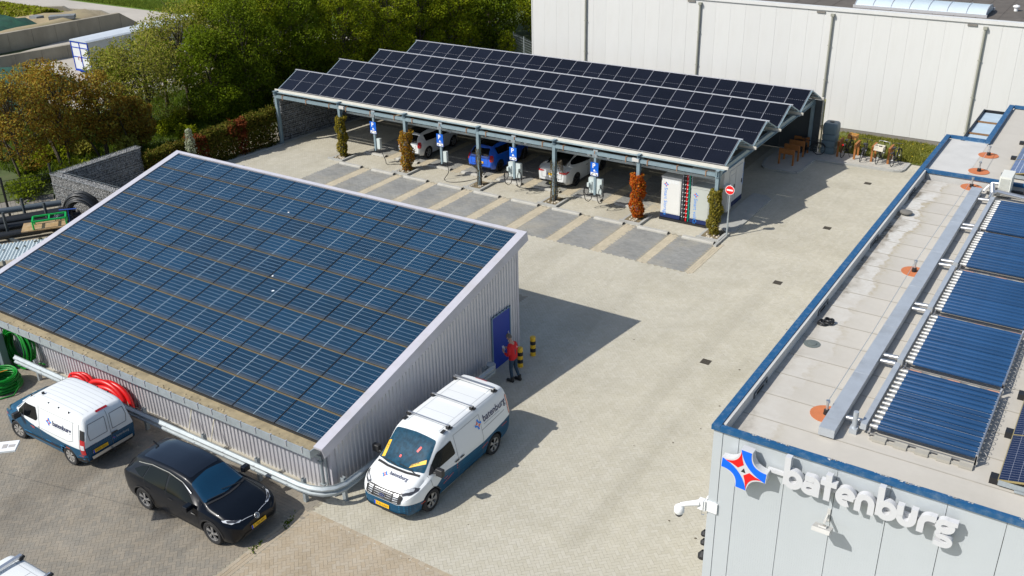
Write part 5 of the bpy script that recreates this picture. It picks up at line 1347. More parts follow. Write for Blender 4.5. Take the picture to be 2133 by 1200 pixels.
def seam(mb, bvh, path, side, w=.014, off=.004, m=0, step=.09):
    for i in range(len(path)-1):
        a, b = path[i], path[i+1]; L_ = math.hypot(b[0]-a[0], b[1]-a[1]); n = max(1, int(L_/step))
        pts = [(a[0]+(b[0]-a[0])*k/n, a[1]+(b[1]-a[1])*k/n) for k in range(n+1)]
        Lf, Rt = stroke_poly(pts, w)
        QL = drape(bvh, [(p.x,p.y) for p in Lf], side, off); QR = drape(bvh, [(p.x,p.y) for p in Rt], side, off)
        for k in range(n):
            q = (QL[k],QR[k],QR[k+1],QL[k+1])
            if all(t is not None for t in q) and (q[0]-q[3]).length < step*3: mb.add(q, [(0,1,2,3)], m)
def rcorner(poly, r=.06, n=4):
    out = []; k = len(poly)
    for i in range(k):
        p0, p, p1 = Vector(poly[i-1]), Vector(poly[i]), Vector(poly[(i+1)%k]); a = (p0-p); b = (p1-p)
        q = min(r, a.length*.45, b.length*.45); A = p + a.normalized()*q; B = p + b.normalized()*q
        out += [tuple((1-t)**2*A + 2*t*(1-t)*p + t*t*B) for t in [j/n for j in range(n+1)]]
    return out
def draped_text(mb, bvh, s, size, x, y, side, off=.008, m=0, flip=1, rot=0, **k):
    v, f = text_geo(s, size, **k); c, sn = math.cos(rot), math.sin(rot)
    P = [(x + flip*(a*c-b*sn), y + a*sn + b*c) for a,b,_ in v]
    Q = drape(bvh, P, side, off); keep = [t for t in f if all(Q[i] is not None for i in t)]
    mb.add([q if q is not None else Vector((0,0,0)) for q in Q], keep, m)
def draped_star(mb, bvh, x, y, s, side, mb_, mr_, flip=1, off=.008, rot=0):
    c, sn = math.cos(rot), math.sin(rot)
    for q, m in ((BLUES[0],mb_),(BLUES[1],mb_),(REDS[0],mr_),(REDS[1],mr_)):
        Q = drape(bvh, [(x+flip*s*(a*c-b*sn), y+s*(a*sn+b*c)) for a,b in q], side, off)
        if all(t is not None for t in Q): mb.add(Q, [tuple(range(len(Q)))], m)

M_GLASS = mat('car_glass', (0.005,0.008,0.008), .06, spec=.2)
M_GLASSD = mat('dark_car_glass', (0.004,0.005,0.006), .08, spec=.3)
M_CARBLK = mat('black_car_paint', (0.004,0.006,0.010), .3, coat=.3, spec=.18, var=.05)
M_CARWHT = mat('white_car_paint', (0.66,0.68,0.68), .3, coat=.8, var=.015, vscale=2)
M_CARBLU = mat('blue_car_paint', (0.0,0.10,0.62), .28, coat=1.0)
M_TRIMP = mat('black_trim', (0.02,0.02,0.021), .55)
M_RIM = mat('alloy_rim', (0.50,0.50,0.50), .35, metal=.7)
M_RIMG = mat('grey_hubcap', (0.36,0.345,0.32), .5, metal=.3)
M_RIMD = mat('dark_rim', (0.05,0.05,0.05), .4, metal=.4)
M_LAMPR = mat('red_lamp', (0.42,0.01,0.015), .15, coat=1); M_LAMPW = mat('clear_lamp', (0.60,0.62,0.64), .1, coat=1); M_LAMPD = mat('lamp_dark', (0.05,0.05,0.055), .15, coat=1)
M_PLATE = mat('plate_yellow', (0.80,0.46,0.01), .5); M_PLATEB = mat('plate_blue', (0.0,0.05,0.5), .5); M_SIL = mat('silver_strip', (0.55,0.56,0.56), .3, metal=.7)
M_REDP = mat('print_red', (0.75,0.09,0.03), .5); M_TXT = mat('print_navy', (0.015,0.02,0.08), .5)
def livery(name, edge):
    """white paint over a dark petrol wrap with a raised sweep, edge = [(x, z)...] in object space"""
    m = mat(name, (0.68,0.70,0.70), .34, coat=.15, spec=.3); t = m.node_tree; N = t.nodes; L = t.links; b = N['Principled BSDF']
    tc = N.new('ShaderNodeTexCoord'); sp = N.new('ShaderNodeSeparateXYZ'); L.new(tc.outputs['Object'], sp.inputs[0])
    xs = [p[0] for p in edge]; lo, hi = min(xs), max(xs)
    mr = N.new('ShaderNodeMapRange'); mr.inputs[1].default_value = lo; mr.inputs[2].default_value = hi; L.new(sp.outputs[0], mr.inputs[0])
    rp = N.new('ShaderNodeValToRGB'); e = rp.color_ramp.elements; es = sorted(edge)
    e[0].position = 0; e[0].color = (es[0][1]/2,)*3+(1,); e[1].position = 1; e[1].color = (es[-1][1]/2,)*3+(1,)
    for x, z in es[1:-1]: q = e.new((x-lo)/(hi-lo)); q.color = (z/2,)*3+(1,)
    L.new(mr.outputs[0], rp.inputs[0])
    a = N.new('ShaderNodeMath'); a.operation = 'MULTIPLY'; a.inputs[1].default_value = 2; L.new(rp.outputs[0], a.inputs[0])
    gt = N.new('ShaderNodeMath'); gt.operation = 'LESS_THAN'; L.new(sp.outputs[2], gt.inputs[0]); L.new(a.outputs[0], gt.inputs[1])
    vo = N.new('ShaderNodeTexVoronoi'); vo.inputs['Scale'].default_value = 16; vo.inputs['Randomness'].default_value = 0.0; L.new(tc.outputs['Object'], vo.inputs['Vector'])
    dt = N.new('ShaderNodeMath'); dt.operation = 'LESS_THAN'; dt.inputs[1].default_value = .30; L.new(vo.outputs['Distance'], dt.inputs[0])
    no = N.new('ShaderNodeTexNoise'); no.inputs['Scale'].default_value = 1.3; L.new(tc.outputs['Object'], no.inputs['Vector'])
    dm = N.new('ShaderNodeMath'); dm.operation = 'MULTIPLY'; L.new(dt.outputs[0], dm.inputs[0]); L.new(no.outputs[0], dm.inputs[1])
    m1 = N.new('ShaderNodeMix'); m1.data_type = 'RGBA'; m1.inputs['A'].default_value = (0.004,0.060,0.125,1); m1.inputs['B'].default_value = (0.014,0.19,0.36,1); L.new(dm.outputs[0], m1.inputs['Factor'])
    m2 = N.new('ShaderNodeMix'); m2.data_type = 'RGBA'; m2.inputs['A'].default_value = (0.70,0.72,0.72,1); L.new(gt.outputs[0], m2.inputs['Factor']); L.new(m1.outputs['Result'], m2.inputs['B'])
    L.new(m2.outputs['Result'], b.inputs['Base Color']); return m
def wheel_meshes(R, W, rim, nspoke, style):
    t = MB(); t.lathe(cap=False, n=36, c=(0,0,0), axis='Y', prof=[(R*.66,-W/2+.01),(R*.70,-W/2),(R*.93,-W/2+.0),(R*.985,-W/2+.025),(R,-W/2+.06),(R,W/2-.06),(R*.985,W/2-.025),(R*.93,W/2),(R*.70,W/2),(R*.66,W/2-.01)])
    t = t.mesh('tyre', M_TYRE, smooth=40)
    r = MB(); r.lathe([(R*.67,-W/2+.015),(R*.63,-W/2+.02),(R*.62,-W/2+.06),(R*.60,W/2-.05)], 30, (0,0,0), 'Y', m=0, cap=False)
    r.lathe([(0,-W/2+.085),(R*.62,-W/2+.085)], 24, (0,0,0), 'Y', m=1); r.lathe([(0,-W/2+.015),(R*.13,-W/2+.02),(R*.15,-W/2+.05)], 16, (0,0,0), 'Y', m=0)
    for k in range(nspoke):
        a = 2*PI*k/nspoke
        if style == 'twist':
            for da, wd in ((-.10,.034),(.17,.018)):
                p = [(R*.12*math.cos(a),R*.12*math.sin(a)),(R*.64*math.cos(a+.28+da),R*.64*math.sin(a+.28+da))]
                r.bar((p[0][0],-W/2+.03,p[0][1]),(p[1][0],-W/2+.03,p[1][1]),.03,wd,0,up=(-math.sin(a),0,math.cos(a)))
        elif style == 'cap':
            r.prism([(R*q*math.cos(a+b_),R*q*math.sin(a+b_)) for q,b_ in ((.12,-.3),(.12,.3),(.40,.26),(.64,.32),(.64,-.32),(.40,-.26))], -W/2+.012, -W/2+.03, 'Y')
        else: r.bar((R*.1*math.cos(a),-W/2+.03,R*.1*math.sin(a)),(R*.64*math.cos(a),-W/2+.03,R*.64*math.sin(a)),.04,.05,0,up=(-math.sin(a),0,math.cos(a)))
    return t, r.mesh('rim', [rim, M_DARK])
def add_wheels(root, D, rim, ns, style, steer=0):
    t, r = wheel_meshes(D['rw'], D['ww'], rim, ns, style)
    for ax in D['axles']:
        for s in (-1,1):
            o = obj('wheel', t, root); o.location = (ax, s*(D['hw']-D['ww']/2-.025), D['rw']); o.rotation_euler = (0,0,(0 if s < 0 else PI) + (steer if ax > 0 else 0)); obj('rim', r, o)
def plate(root, bvh, side, y, z, text, w=.52, h=.11, tilt=0):
    mb = MB(); sx = 1 if side == '+x' else -1
    h0 = drape(bvh, [(y,z)], side, .02)[0]
    X = h0.x; t = Vector((0,sx,0)); u = Vector((-sx*math.sin(tilt),0,math.cos(tilt))); n = Vector((sx,0,0))
    o = Vector((X,y,z)); 
    def q(a0,a1,b0,b1,d,m):
        mb.add([o+t*a+u*b+n*d for a,b in ((a0,b0),(a1,b0),(a1,b1),(a0,b1))], [(0,1,2,3)], m)
    mb.obox(o - n*.004, (.012, w, h), Matrix.Rotation(-sx*tilt,3,'Y'), 0)
    q(-w/2,-w/2+.05,-h/2,h/2,.0035,1)
    put_text(mb, text, h*.86, o - t*(w/2-.075) - u*(h*.31) + n*.004, t, u, 2)
    mb.build('number_plate', [M_PLATE, M_PLATEB, M_BLACK], root)
def sym(fn):
    for s in ('+y','-y'): fn(s)

# ---- black electric suv -------------------------------------------------
suv = thing('parked_car', 'black electric sport utility car parked beside the crash barrier', 'car', (-19.74, 13.55, 0), 0)
D = dict(x0=-2.29, x1=2.29, hw=.925, axles=(1.44,-1.35), rw=.355, ww=.24, ra=.40, paint=M_CARBLK, crown=.035, rr=.13,
 z0=[(-2.29,.42),(-2.1,.26),(-1.6,.2),(1.8,.2),(2.1,.2),(2.29,.36)],
 w=[(-2.29,.70),(-2.22,.80),(-2.0,.885),(-1.4,.925),(0,.915),(1.4,.925),(1.85,.90),(2.1,.83),(2.22,.70),(2.29,.56)],
 belt=[(-2.29,.93),(-2.0,1.10),(-1.2,1.07),(0,1.0),(1.0,.955),(1.6,.90),(2.1,.76),(2.29,.62)],
 roof=[(-2.29,.99),(-2.2,1.10),(-2.02,1.30),(-1.78,1.47),(-1.2,1.57),(-.4,1.60),(.2,1.55),(.55,1.44),(1.05,1.14),(1.25,1.04),(1.7,.96),(2.05,.84),(2.2,.75),(2.29,.66)],
 wr=[(-2.29,.62),(-2.0,.60),(-1.2,.62),(0,.63),(.5,.64),(1.0,.72),(1.3,.78),(1.9,.76),(2.2,.62),(2.29,.5)])
me = car_body(D); bv = bvh_of(me); obj('body', cut_arches(me, D), suv)
w = MB(); padd(w, bv, rcorner([(1.10,.70),(.52,.60),(.46,0),(.52,-.60),(1.10,-.70),(1.2,0)],.06), '+z', .008); w.build('windscreen', mat('tinted_windscreen',(0.004,0.035,0.075),.05,coat=.5), suv, smooth=True)
w = MB(); padd(w, bv, rcorner([(.40,.50),(-1.55,.50),(-1.55,-.50),(.40,-.50)],.1), '+z', .006, .12); w.build('roof_glass', mat('roof_gloss',(0.004,0.006,0.010),.08,coat=1), suv, smooth=True)
w = MB(); padd(w, bv, [(-1.9,.5),(-2.16,.58),(-2.16,-.58),(-1.9,-.5)], '+z', .008); w.build('rear_window', M_GLASSD, suv, smooth=True)
for s in ('+y','-y'):
    w = MB(); padd(w, bv, rcorner([(.80,1.02),(.30,1.37),(-.26,1.46),(-.26,1.05)],.05), s, .006); w.build('front_side_window', M_GLASS, suv, smooth=True)
    w = MB(); padd(w, bv, rcorner([(-.34,1.055),(-.34,1.46),(-1.1,1.44),(-1.22,1.11)],.05), s, .006); w.build('rear_side_window', M_GLASS, suv, smooth=True)
    w = MB(); padd(w, bv, rcorner([(-1.26,1.12),(-1.15,1.42),(-1.42,1.36),(-1.68,1.22)],.03), s, .006); w.build('quarter_window', M_GLASS, suv, smooth=True)
    w = MB(); seam(w, bv, [(1.0,1.05),(.95,.80),(.98,.32)], s, .012); seam(w, bv, [(-.30,1.05),(-.30,.32)], s, .012); seam(w, bv, [(-1.2,1.08),(-1.05,.75),(-.98,.62),(-.9,.32)], s, .012); seam(w, bv, [(.98,.30),(-.9,.30)], s, .02)
    w.build('door_seam', M_DARK, suv)
    w = MB(); seam(w, bv, [(.62,1.24),(.25,1.44),(-.3,1.53),(-1.0,1.515),(-1.6,1.40)], s, .02, .03); w.build('roof_rail', M_SIL, suv)
    sg = 1 if s == '+y' else -1
    w = MB(); w.obox((.80,sg*1.03,1.06),(.17,.23,.16)); w.bar((.82,sg*.86,1.02),(.80,sg*.98,1.03),.06,.04); mm = w.mesh('mirror', M_CARBLK)
    o = obj('mirror', mm, suv); bv_ = o.modifiers.new('bevel','BEVEL'); bv_.width = .035; bv_.segments = 3
    w = MB(); padd(w, bv, [(.90,.80),(.74,.80),(.74,.775),(.90,.775)], s, .01); w.build('wing_badge', M_SIL, suv)
    for xx in (.0,-.95): w = MB(); padd(w, bv, [(xx,.90),(xx-.18,.91),(xx-.18,.885),(xx,.875)], s, .014); w.build('door_handle', M_TRIMP, suv)
    w = MB(); padd(w, bv, rcorner([(2.16,sg*.42),(2.03,sg*.63),(1.80,sg*.80),(1.88,sg*.815),(2.08,sg*.70),(2.17,sg*.52)],.02), '+z', .012, .05); w.build('headlight', M_LAMPW, suv, smooth=True)
    w = MB(); padd(w, bv, rcorner([(2.14,sg*.44),(2.05,sg*.62),(1.92,sg*.74),(1.98,sg*.755),(2.12,sg*.62)],.02), '+z', .018, .05); w.build('headlight_core', M_LAMPD, suv, smooth=True)
    for ax in D['axles']:
        w = MB(); pa_ = [(ax+.43*math.cos(a), .365+.43*math.sin(a)) for a in [PI*k/14 for k in range(15)]]
        seam(w, bv, pa_, s, .055, .008); w.build('arch_trim', M_TRIMP, suv)
w = MB(); seam(w, bv, [(2.17,-.44),(2.225,-.10)], '+z', .010, .008); seam(w, bv, [(2.225,.10),(2.17,.44)], '+z', .010, .008); w.build('light_bar', M_LAMPW, suv)
w = MB(); c_ = drape(bv, [(0,.72)], '+x', .012)[0]; M_ = Matrix.Rotation(-.45,3,'Y')
ring = [(.0,.075*math.cos(a),.075*math.sin(a)) for a in [2*PI*k/22 for k in range(22)]]; w.tube([c_ + M_ @ Vector(p) for p in ring], .009, 6, close=True)
for a,b in (((-.055,.045),(-.015,-.06)),((-.015,-.06),(.0,-.01)),((.0,-.01),(.015,-.06)),((.015,-.06),(.055,.045)),((-.03,.065),(0,.01)),((0,.01),(.03,.065))): w.bar(c_ + M_ @ Vector((0,a[0],a[1])), c_ + M_ @ Vector((0,b[0],b[1])), .012, .012)
w.build('badge', M_SIL, suv)
plate(suv, bv, '+x', 0, .50, 'S-783-VH', tilt=.1)
w = MB(); padd(w, bv, [(-.6,.30),(.6,.30),(.5,.42),(-.5,.42)], '+x', .01); w.build('lower_grille', M_TRIMP, suv)
w = MB(); w.lathe([(.05,0),(.0,.06)], 8, (-1.55,0,1.56)); w.bar((-1.50,0,1.56),(-1.72,0,1.66),.02,.05); w.build('shark_fin', M_CARBLK, suv)
w = MB(); seam(w, bv, [(1.16,.68),(1.26,.3),(1.29,0),(1.26,-.3),(1.16,-.68)], '+z', .05, .01); w.build('cowl', M_TRIMP, suv)
w = MB(); w.tube([tuple(p) for p in drape(bv, [(1.22,.5),(1.15,.1),(1.1,-.1)], '+z', .03)], .010, 5); w.tube([tuple(p) for p in drape(bv, [(1.22,-.1),(1.16,-.4),(1.1,-.62)], '+z', .03)], .010, 5); w.build('wiper', M_TRIMP, suv)
add_wheels(suv, D, M_RIM, 5, 'twist')

# ---- large panel van ----------------------------------------------------
LIV1 = livery('wrap_large_van', [(-2.6,.95),(-1.9,.90),(-1.0,.80),(.3,.86),(.9,.95),(1.25,.72),(1.9,.58),(2.3,.62),(2.6,.64)])
van = thing('panel_van', 'white and petrol-blue panel van with two yellow name boards behind its windscreen', 'van', (-15.08, 18.45, 0), -PI/2, 'white and petrol-blue company vans')
D = dict(x0=-2.52, x1=2.52, hw=1.0, axles=(1.55,-1.57), rw=.345, ww=.23, ra=.41, paint=LIV1, crown=.02, rr=.16,
 z0=[(-2.52,.40),(-2.3,.30),(-1.8,.27),(1.9,.24),(2.3,.22),(2.52,.30)],
 w=[(-2.52,.90),(-2.42,.955),(-2.0,.99),(0,1.0),(1.4,.995),(1.95,.96),(2.2,.88),(2.4,.74),(2.52,.52)],
 belt=[(-2.52,1.10),(0,1.15),(1.0,1.13),(1.5,1.05),(2.0,.93),(2.35,.80),(2.52,.66)],
 roof=[(-2.52,1.72),(-2.47,1.82),(-2.36,1.90),(-2.0,1.93),(-.5,1.94),(.5,1.92),(.80,1.86),(1.1,1.66),(1.5,1.34),(1.68,1.22),(1.95,1.12),(2.25,1.0),(2.42,.86),(2.52,.72)],
 wr=[(-2.52,.76),(-2.0,.80),(0,.82),(.7,.81),(1.2,.80),(1.6,.86),(1.9,.86),(2.25,.76),(2.42,.62),(2.52,.46)])
me = car_body(D); bv = bvh_of(me); obj('body', cut_arches(me, D), van)
M_WIND = mat('van_windscreen', (0.007,0.036,0.06), .05, var=.6, vscale=7, hue=(0.012,0.06,0.10), coat=.2)  # cloudy noise in the colour stands in for reflections on the glass
w = MB(); padd(w, bv, rcorner([(1.62,.80),(.86,.70),(.83,0),(.86,-.70),(1.62,-.80),(1.72,-.4),(1.74,0),(1.72,.4)],.06), '+z', .008); wsn = w.build('windscreen', M_WIND, van, smooth=True)
w = MB(); padd(w, bv, [(1.60,.79),(.9,.69),(.9,.40),(1.70,.52)][::-1], '+z', .011); 
w = MB(); padd(w, bv, rcorner([(1.66,.30),(1.56,.34),(1.33,.70),(1.42,.735)],.01), '+z', .013, .05); nb = w.build('name_board', M_PLATE, van, smooth=True)
w = MB(); draped_text(w, bv, 'SENNE', .085, 1.615, .335, '+z', .017, rot=math.radians(124)); w.build('name_print', M_BLACK, nb)
w = MB(); padd(w, bv, rcorner([(1.60,-.60),(1.62,-.70),(1.20,-.74),(1.19,-.64)],.01), '+z', .013, .05); nb = w.build('name_board', M_PLATE, van, smooth=True)
w = MB(); draped_text(w, bv, 'LEVI', .08, 1.25, -.70, '+z', .017, rot=math.radians(-3), flip=1, spacing=1.3); w.build('name_print', M_BLACK, nb)
w = MB(); padd(w, bv, [(1.50,-.10),(1.44,-.10),(1.44,-.16),(1.50,-.16)], '+z', .012); padd(w, bv, [(1.25,.28),(1.12,.34),(1.14,.40),(1.27,.34)], '+z', .012); w.build('dashboard_item', M_SIGNR, van)
w = MB(); seam(w, bv, [(1.73,.74),(1.80,.35),(1.81,0),(1.80,-.35),(1.73,-.74)], '+z', .07, .008); w.build('cowl', M_TRIMP, van)
w = MB()
for y0,y1 in ((.55,.0),(-.05,-.62)): w.tube([tuple(p) for p in drape(bv, [(1.74,y0),(1.68,(y0+y1)/2),(1.66,y1)], '+z', .03)], .012, 5)
w.build('wiper', M_TRIMP, van)
for s in ('+y','-y'):
    sg = 1 if s == '+y' else -1
    w = MB(); padd(w, bv, rcorner([(1.50,1.17),(1.02,1.58),(.42,1.66),(.36,1.20)],.07), s, .007); w.build('side_window', M_GLASS, van, smooth=True)
    w = MB(); padd(w, bv, [(1.53,1.14),(1.30,1.36),(1.30,1.14)], s, .010); w.build('window_corner', M_TRIMP, van, smooth=True)
    w = MB(); seam(w, bv, [(1.56,1.15),(1.50,.80),(1.38,.72),(1.12,.45)], s, .012); seam(w, bv, [(.28,1.72),(.28,.36)], s, .012); seam(w, bv, [(-.98,1.72),(-.98,.36)], s, .012)
    seam(w, bv, [(.28,1.72),(-.98,1.72)], s, .010); seam(w, bv, [(-.98,1.20),(-2.2,1.24)], s, .016); w.build('door_seam', mat('seam_grey',(0.16,0.165,0.17),.6), van)
    for xx in (.36,.12): w = MB(); padd(w, bv, rcorner([(xx+.10,1.0),(xx-.1,1.0),(xx-.1,.95),(xx+.1,.95)],.02), s, .02); w.build('door_handle', M_TRIMP, van)
    w = MB(); w.obox((1.33,sg*1.14,1.22),(.15,.24,.24)); w.bar((1.36,sg*.93,1.16),(1.33,sg*1.06,1.18),.09,.06); mm = w.mesh('mirror', M_TRIMP)
    o = obj('mirror', mm, van); b_ = o.modifiers.new('bevel','BEVEL'); b_.width = .05; b_.segments = 3
    w = MB(); padd(w, bv, rcorner([(2.34,sg*.50),(2.18,sg*.70),(1.92,sg*.885),(2.02,sg*.90),(2.22,sg*.80),(2.38,sg*.62)],.02), '+z', .010, .05); w.build('headlight', M_LAMPD, van, smooth=True)
    w = MB(); padd(w, bv, rcorner([(2.32,sg*.55),(2.20,sg*.69),(2.05,sg*.81),(2.10,sg*.815),(2.25,sg*.72),(2.34,sg*.6)],.015), '+z', .016, .05); w.build('headlight_core', M_LAMPW, van, smooth=True)
    w = MB(); seam(w, bv, [(1.05,.30),(-1.1,.30)], s, .035, .012); w.build('sill_strip', M_SIL, van)
    w = MB(); padd(w, bv, rcorner([(-2.40,1.0),(-2.40,1.62),(-2.50,1.60),(-2.50,1.0)],.03), s, .01); w.build('tail_light', M_LAMPR, van)
    f_ = -1 if s == '+y' else 1
    w = MB(); draped_text(w, bv, 'batenburg', .30, -1.12 if s == '+y' else -2.1, 1.40, s, .008, 0, f_, offset=.004); w.build('lettering', M_TXT, van)
    w = MB(); seam(w, bv, [(-1.12,1.335),(-1.95,1.335)], s, .014, .008); w.build('strap_line', mat('print_grey',(0.30,0.32,0.36),.5), van)
    w = MB(); draped_star(w, bv, -.86 if s == '+y' else -2.25, 1.46, .16, s, 0, 1, f_); w.build('emblem', [M_PRINT, M_REDP], van)
    w = MB()
    for (x0_,n_,z_,dx,dz) in ((1.02,8,.58,-.06,.012),(.98,3,.72,-.06,0),(.38,3,.85,-.0,-.07),(-.9,6,.62,-.05,.01),(-1.95,6,.80,-.05,.0),(2.0,3,.50,-.06,0)):
        for k_ in range(n_): xx, zz = x0_+dx*k_, z_+dz*k_; padd(w, bv, [(xx,zz),(xx-.035,zz),(xx-.035,zz+.025),(xx,zz+.025)], s, .009)
    w.build('red_dots', M_REDP, van)
w = MB(); padd(w, bv, rcorner([(-.60,.66),(.60,.66),(.64,.86),(.50,.92),(-.50,.92),(-.64,.86)],.05), '+x', .010, .05); gr = w.build('grille', M_TRIMP, van, smooth=True)
w = MB()
for z in (.70,.75,.80,.85,.89):
    for s in (-1,1):
        padd(w, bv, [(s*.36,z-.012),(s*.52,z-.012),(s*.52,z+.012),(s*.36,z+.012)], '+x', .020, .05)
    padd(w, bv, [(-.3,z-.004),(.3,z-.004),(.3,z+.004),(-.3,z+.004)], '+x', .016, .05)
w.build('grille_bars', M_SIL, gr)
w = MB(); c_ = drape(bv, [(0,.79)], '+x', .03)[0]
def oval(mb, c, a, b, d, m, M_): mb.add([c + M_ @ Vector((d,a*math.cos(t),b*math.sin(t))) for t in [2*PI*k/20 for k in range(20)]], [tuple(range(20))], m)
M_ = Matrix.Rotation(-.3,3,'Y'); oval(w,c_,.125,.06,.012,0,M_); oval(w,c_,.112,.048,.015,1,M_)
put_text(w, 'Ford', .075, c_ + M_ @ Vector((.018,-.085,-.022)), M_ @ Vector((0,1,0)), M_ @ Vector((0,0,1)), 0); w.build('badge', [M_SIL, M_NAVY], van)
w = MB(); padd(w, bv, rcorner([(-.72,.26),(.72,.26),(.70,.36),(-.70,.36)],.03), '+x', .012); w.build('lower_bumper', M_TRIMP, van)
plate(van, bv, '+x', -.02, .47, 'V-93-HNV', tilt=.12)
w = MB(); draped_text(w, bv, 'batenburg', .155, 2.02, -.12, '+z', .008, rot=math.radians(90), offset=.002); w.build('lettering', M_TXT, van)
w = MB(); draped_star(w, bv, 2.06, -.24, .085, '+z', 0, 1, 1, rot=math.radians(90)); w.build('emblem', [M_PRINT, M_REDP], van)
w = MB(); seam(w, bv, [(1.98,-.12),(1.98,.25)], '+z', .01); w.build('strap_line', mat('print_grey',(0.30,0.32,0.36),.5), van)
w = MB(); seam(w, bv, [(2.36,.56),(2.30,.25),(2.33,0),(2.30,-.25),(2.36,-.56)][:1] + [(2.41,0)] + [(2.36,-.56)], '+z', .02, .006); w.build('bonnet_seam', M_TRIMP, van)
# roof bars
for i, xx in enumerate((.30,-.85,-1.98)):
    w = MB(); wd = .05 if i < 2 else .10; w.box(xx-wd/2,xx+wd/2,-.74,.74,2.005,2.04 if i < 2 else 2.06); rb = w.build('roof_bar', M_ALU, van)
    for s in (-1,1): w = MB(); w.box(xx-.06,xx+.06,s*.70-.045,s*.70+.045,1.93,2.02); w.obox((xx-.03,s*.78,1.95),(.09,.05,.05)); w.build('bar_foot', M_TRIMP, rb)
w = MB()
for s in (-1,1): w.obox((.52,s*.68,1.945),(.17,.09,.02), Matrix.Rotation(s*.1,3,'Z'))
w.build('roof_mount', M_TRIMP, van)
w = MB()
for s in (-1,1): seam(w, bv, [(.55,s*.56),(-2.2,s*.56)], '+z', .014, .003); seam(w, bv, [(.6,s*.73),(-2.3,s*.73)], '+z', .012, .003)
for xx in (-.20,-1.35): seam(w, bv, [(xx,.54),(xx,-.54)], '+z', .012, .003)
w.build('roof_groove', mat('groove_grey',(0.40,0.42,0.43),.5), van)
w = MB(); padd(w, bv, rcorner([(-2.34,.22),(-2.34,-.22),(-2.40,-.22),(-2.40,.22)],.02), '+z', .014); w.build('brake_light', M_LAMPR, van)
w = MB(); seam(w, bv, [(0,1.8),(0,.5)], '-x', .012, .005); padd(w, bv, rcorner([(-.75,1.15),(-.1,1.15),(-.1,1.65),(-.70,1.65)],.05), '-x', .004); w.build('rear_door_seam', M_TRIMP, van)
plate(van, bv, '-x', .35, .62, 'V-93-HNV')
add_wheels(van, D, M_RIMG, 5, 'cap', 0)
# copy cut by the lower edge of the picture
v2 = dup(van, (-17.85, 7.77, 0), 0.0, 'white van of which only a rear roof corner with bars shows', 'white and petrol-blue company vans')

# ---- compact panel van --------------------------------------------------
LIV2 = livery('wrap_small_van', [(-2.25,.90),(-2.0,.80),(-1.2,.78),(-.4,.83),(.4,.93),(.95,1.05),(1.5,1.07),(1.95,.98),(2.25,.90)])
cv = thing('panel_van', 'compact white van with dark petrol lower half seen from its rear doors', 'van', (-26.12, 13.72, 0), PI, 'white and petrol-blue company vans')
D = dict(x0=-2.20, x1=2.20, hw=.915, axles=(1.35,-1.33), rw=.32, ww=.21, ra=.37, paint=LIV2, crown=.025, rr=.13,
 z0=[(-2.2,.36),(-2.0,.27),(-1.6,.24),(1.6,.22),(2.0,.2),(2.2,.30)],
 w=[(-2.2,.84),(-2.1,.88),(-1.6,.91),(0,.915),(1.2,.91),(1.7,.87),(2.0,.78),(2.2,.55)],
 belt=[(-2.2,1.02),(0,1.08),(.8,1.08),(1.2,1.02),(1.7,.92),(2.05,.80),(2.2,.66)],
 roof=[(-2.2,1.50),(-2.16,1.66),(-2.05,1.78),(-1.7,1.83),(-.6,1.85),(.1,1.82),(.45,1.74),(.8,1.52),(1.15,1.22),(1.3,1.10),(1.65,1.02),(1.95,.92),(2.1,.80),(2.2,.70)],
 wr=[(-2.2,.70),(-1.8,.74),(0,.76),(.4,.75),(.9,.76),(1.3,.80),(1.7,.78),(2.0,.68),(2.2,.5)])
me = car_body(D); bv = bvh_of(me); obj('body', cut_arches(me, D), cv)
w = MB(); padd(w, bv, rcorner([(1.24,.74),(.50,.64),(.48,0),(.50,-.64),(1.24,-.74),(1.33,0)],.06), '+z', .008); w.build('windscreen', M_GLASS, cv, smooth=True)
w = MB(); seam(w, bv, [(1.32,.72),(1.41,.3),(1.42,0),(1.41,-.3),(1.32,-.72)], '+z', .05, .01); w.build('cowl', M_TRIMP, cv)
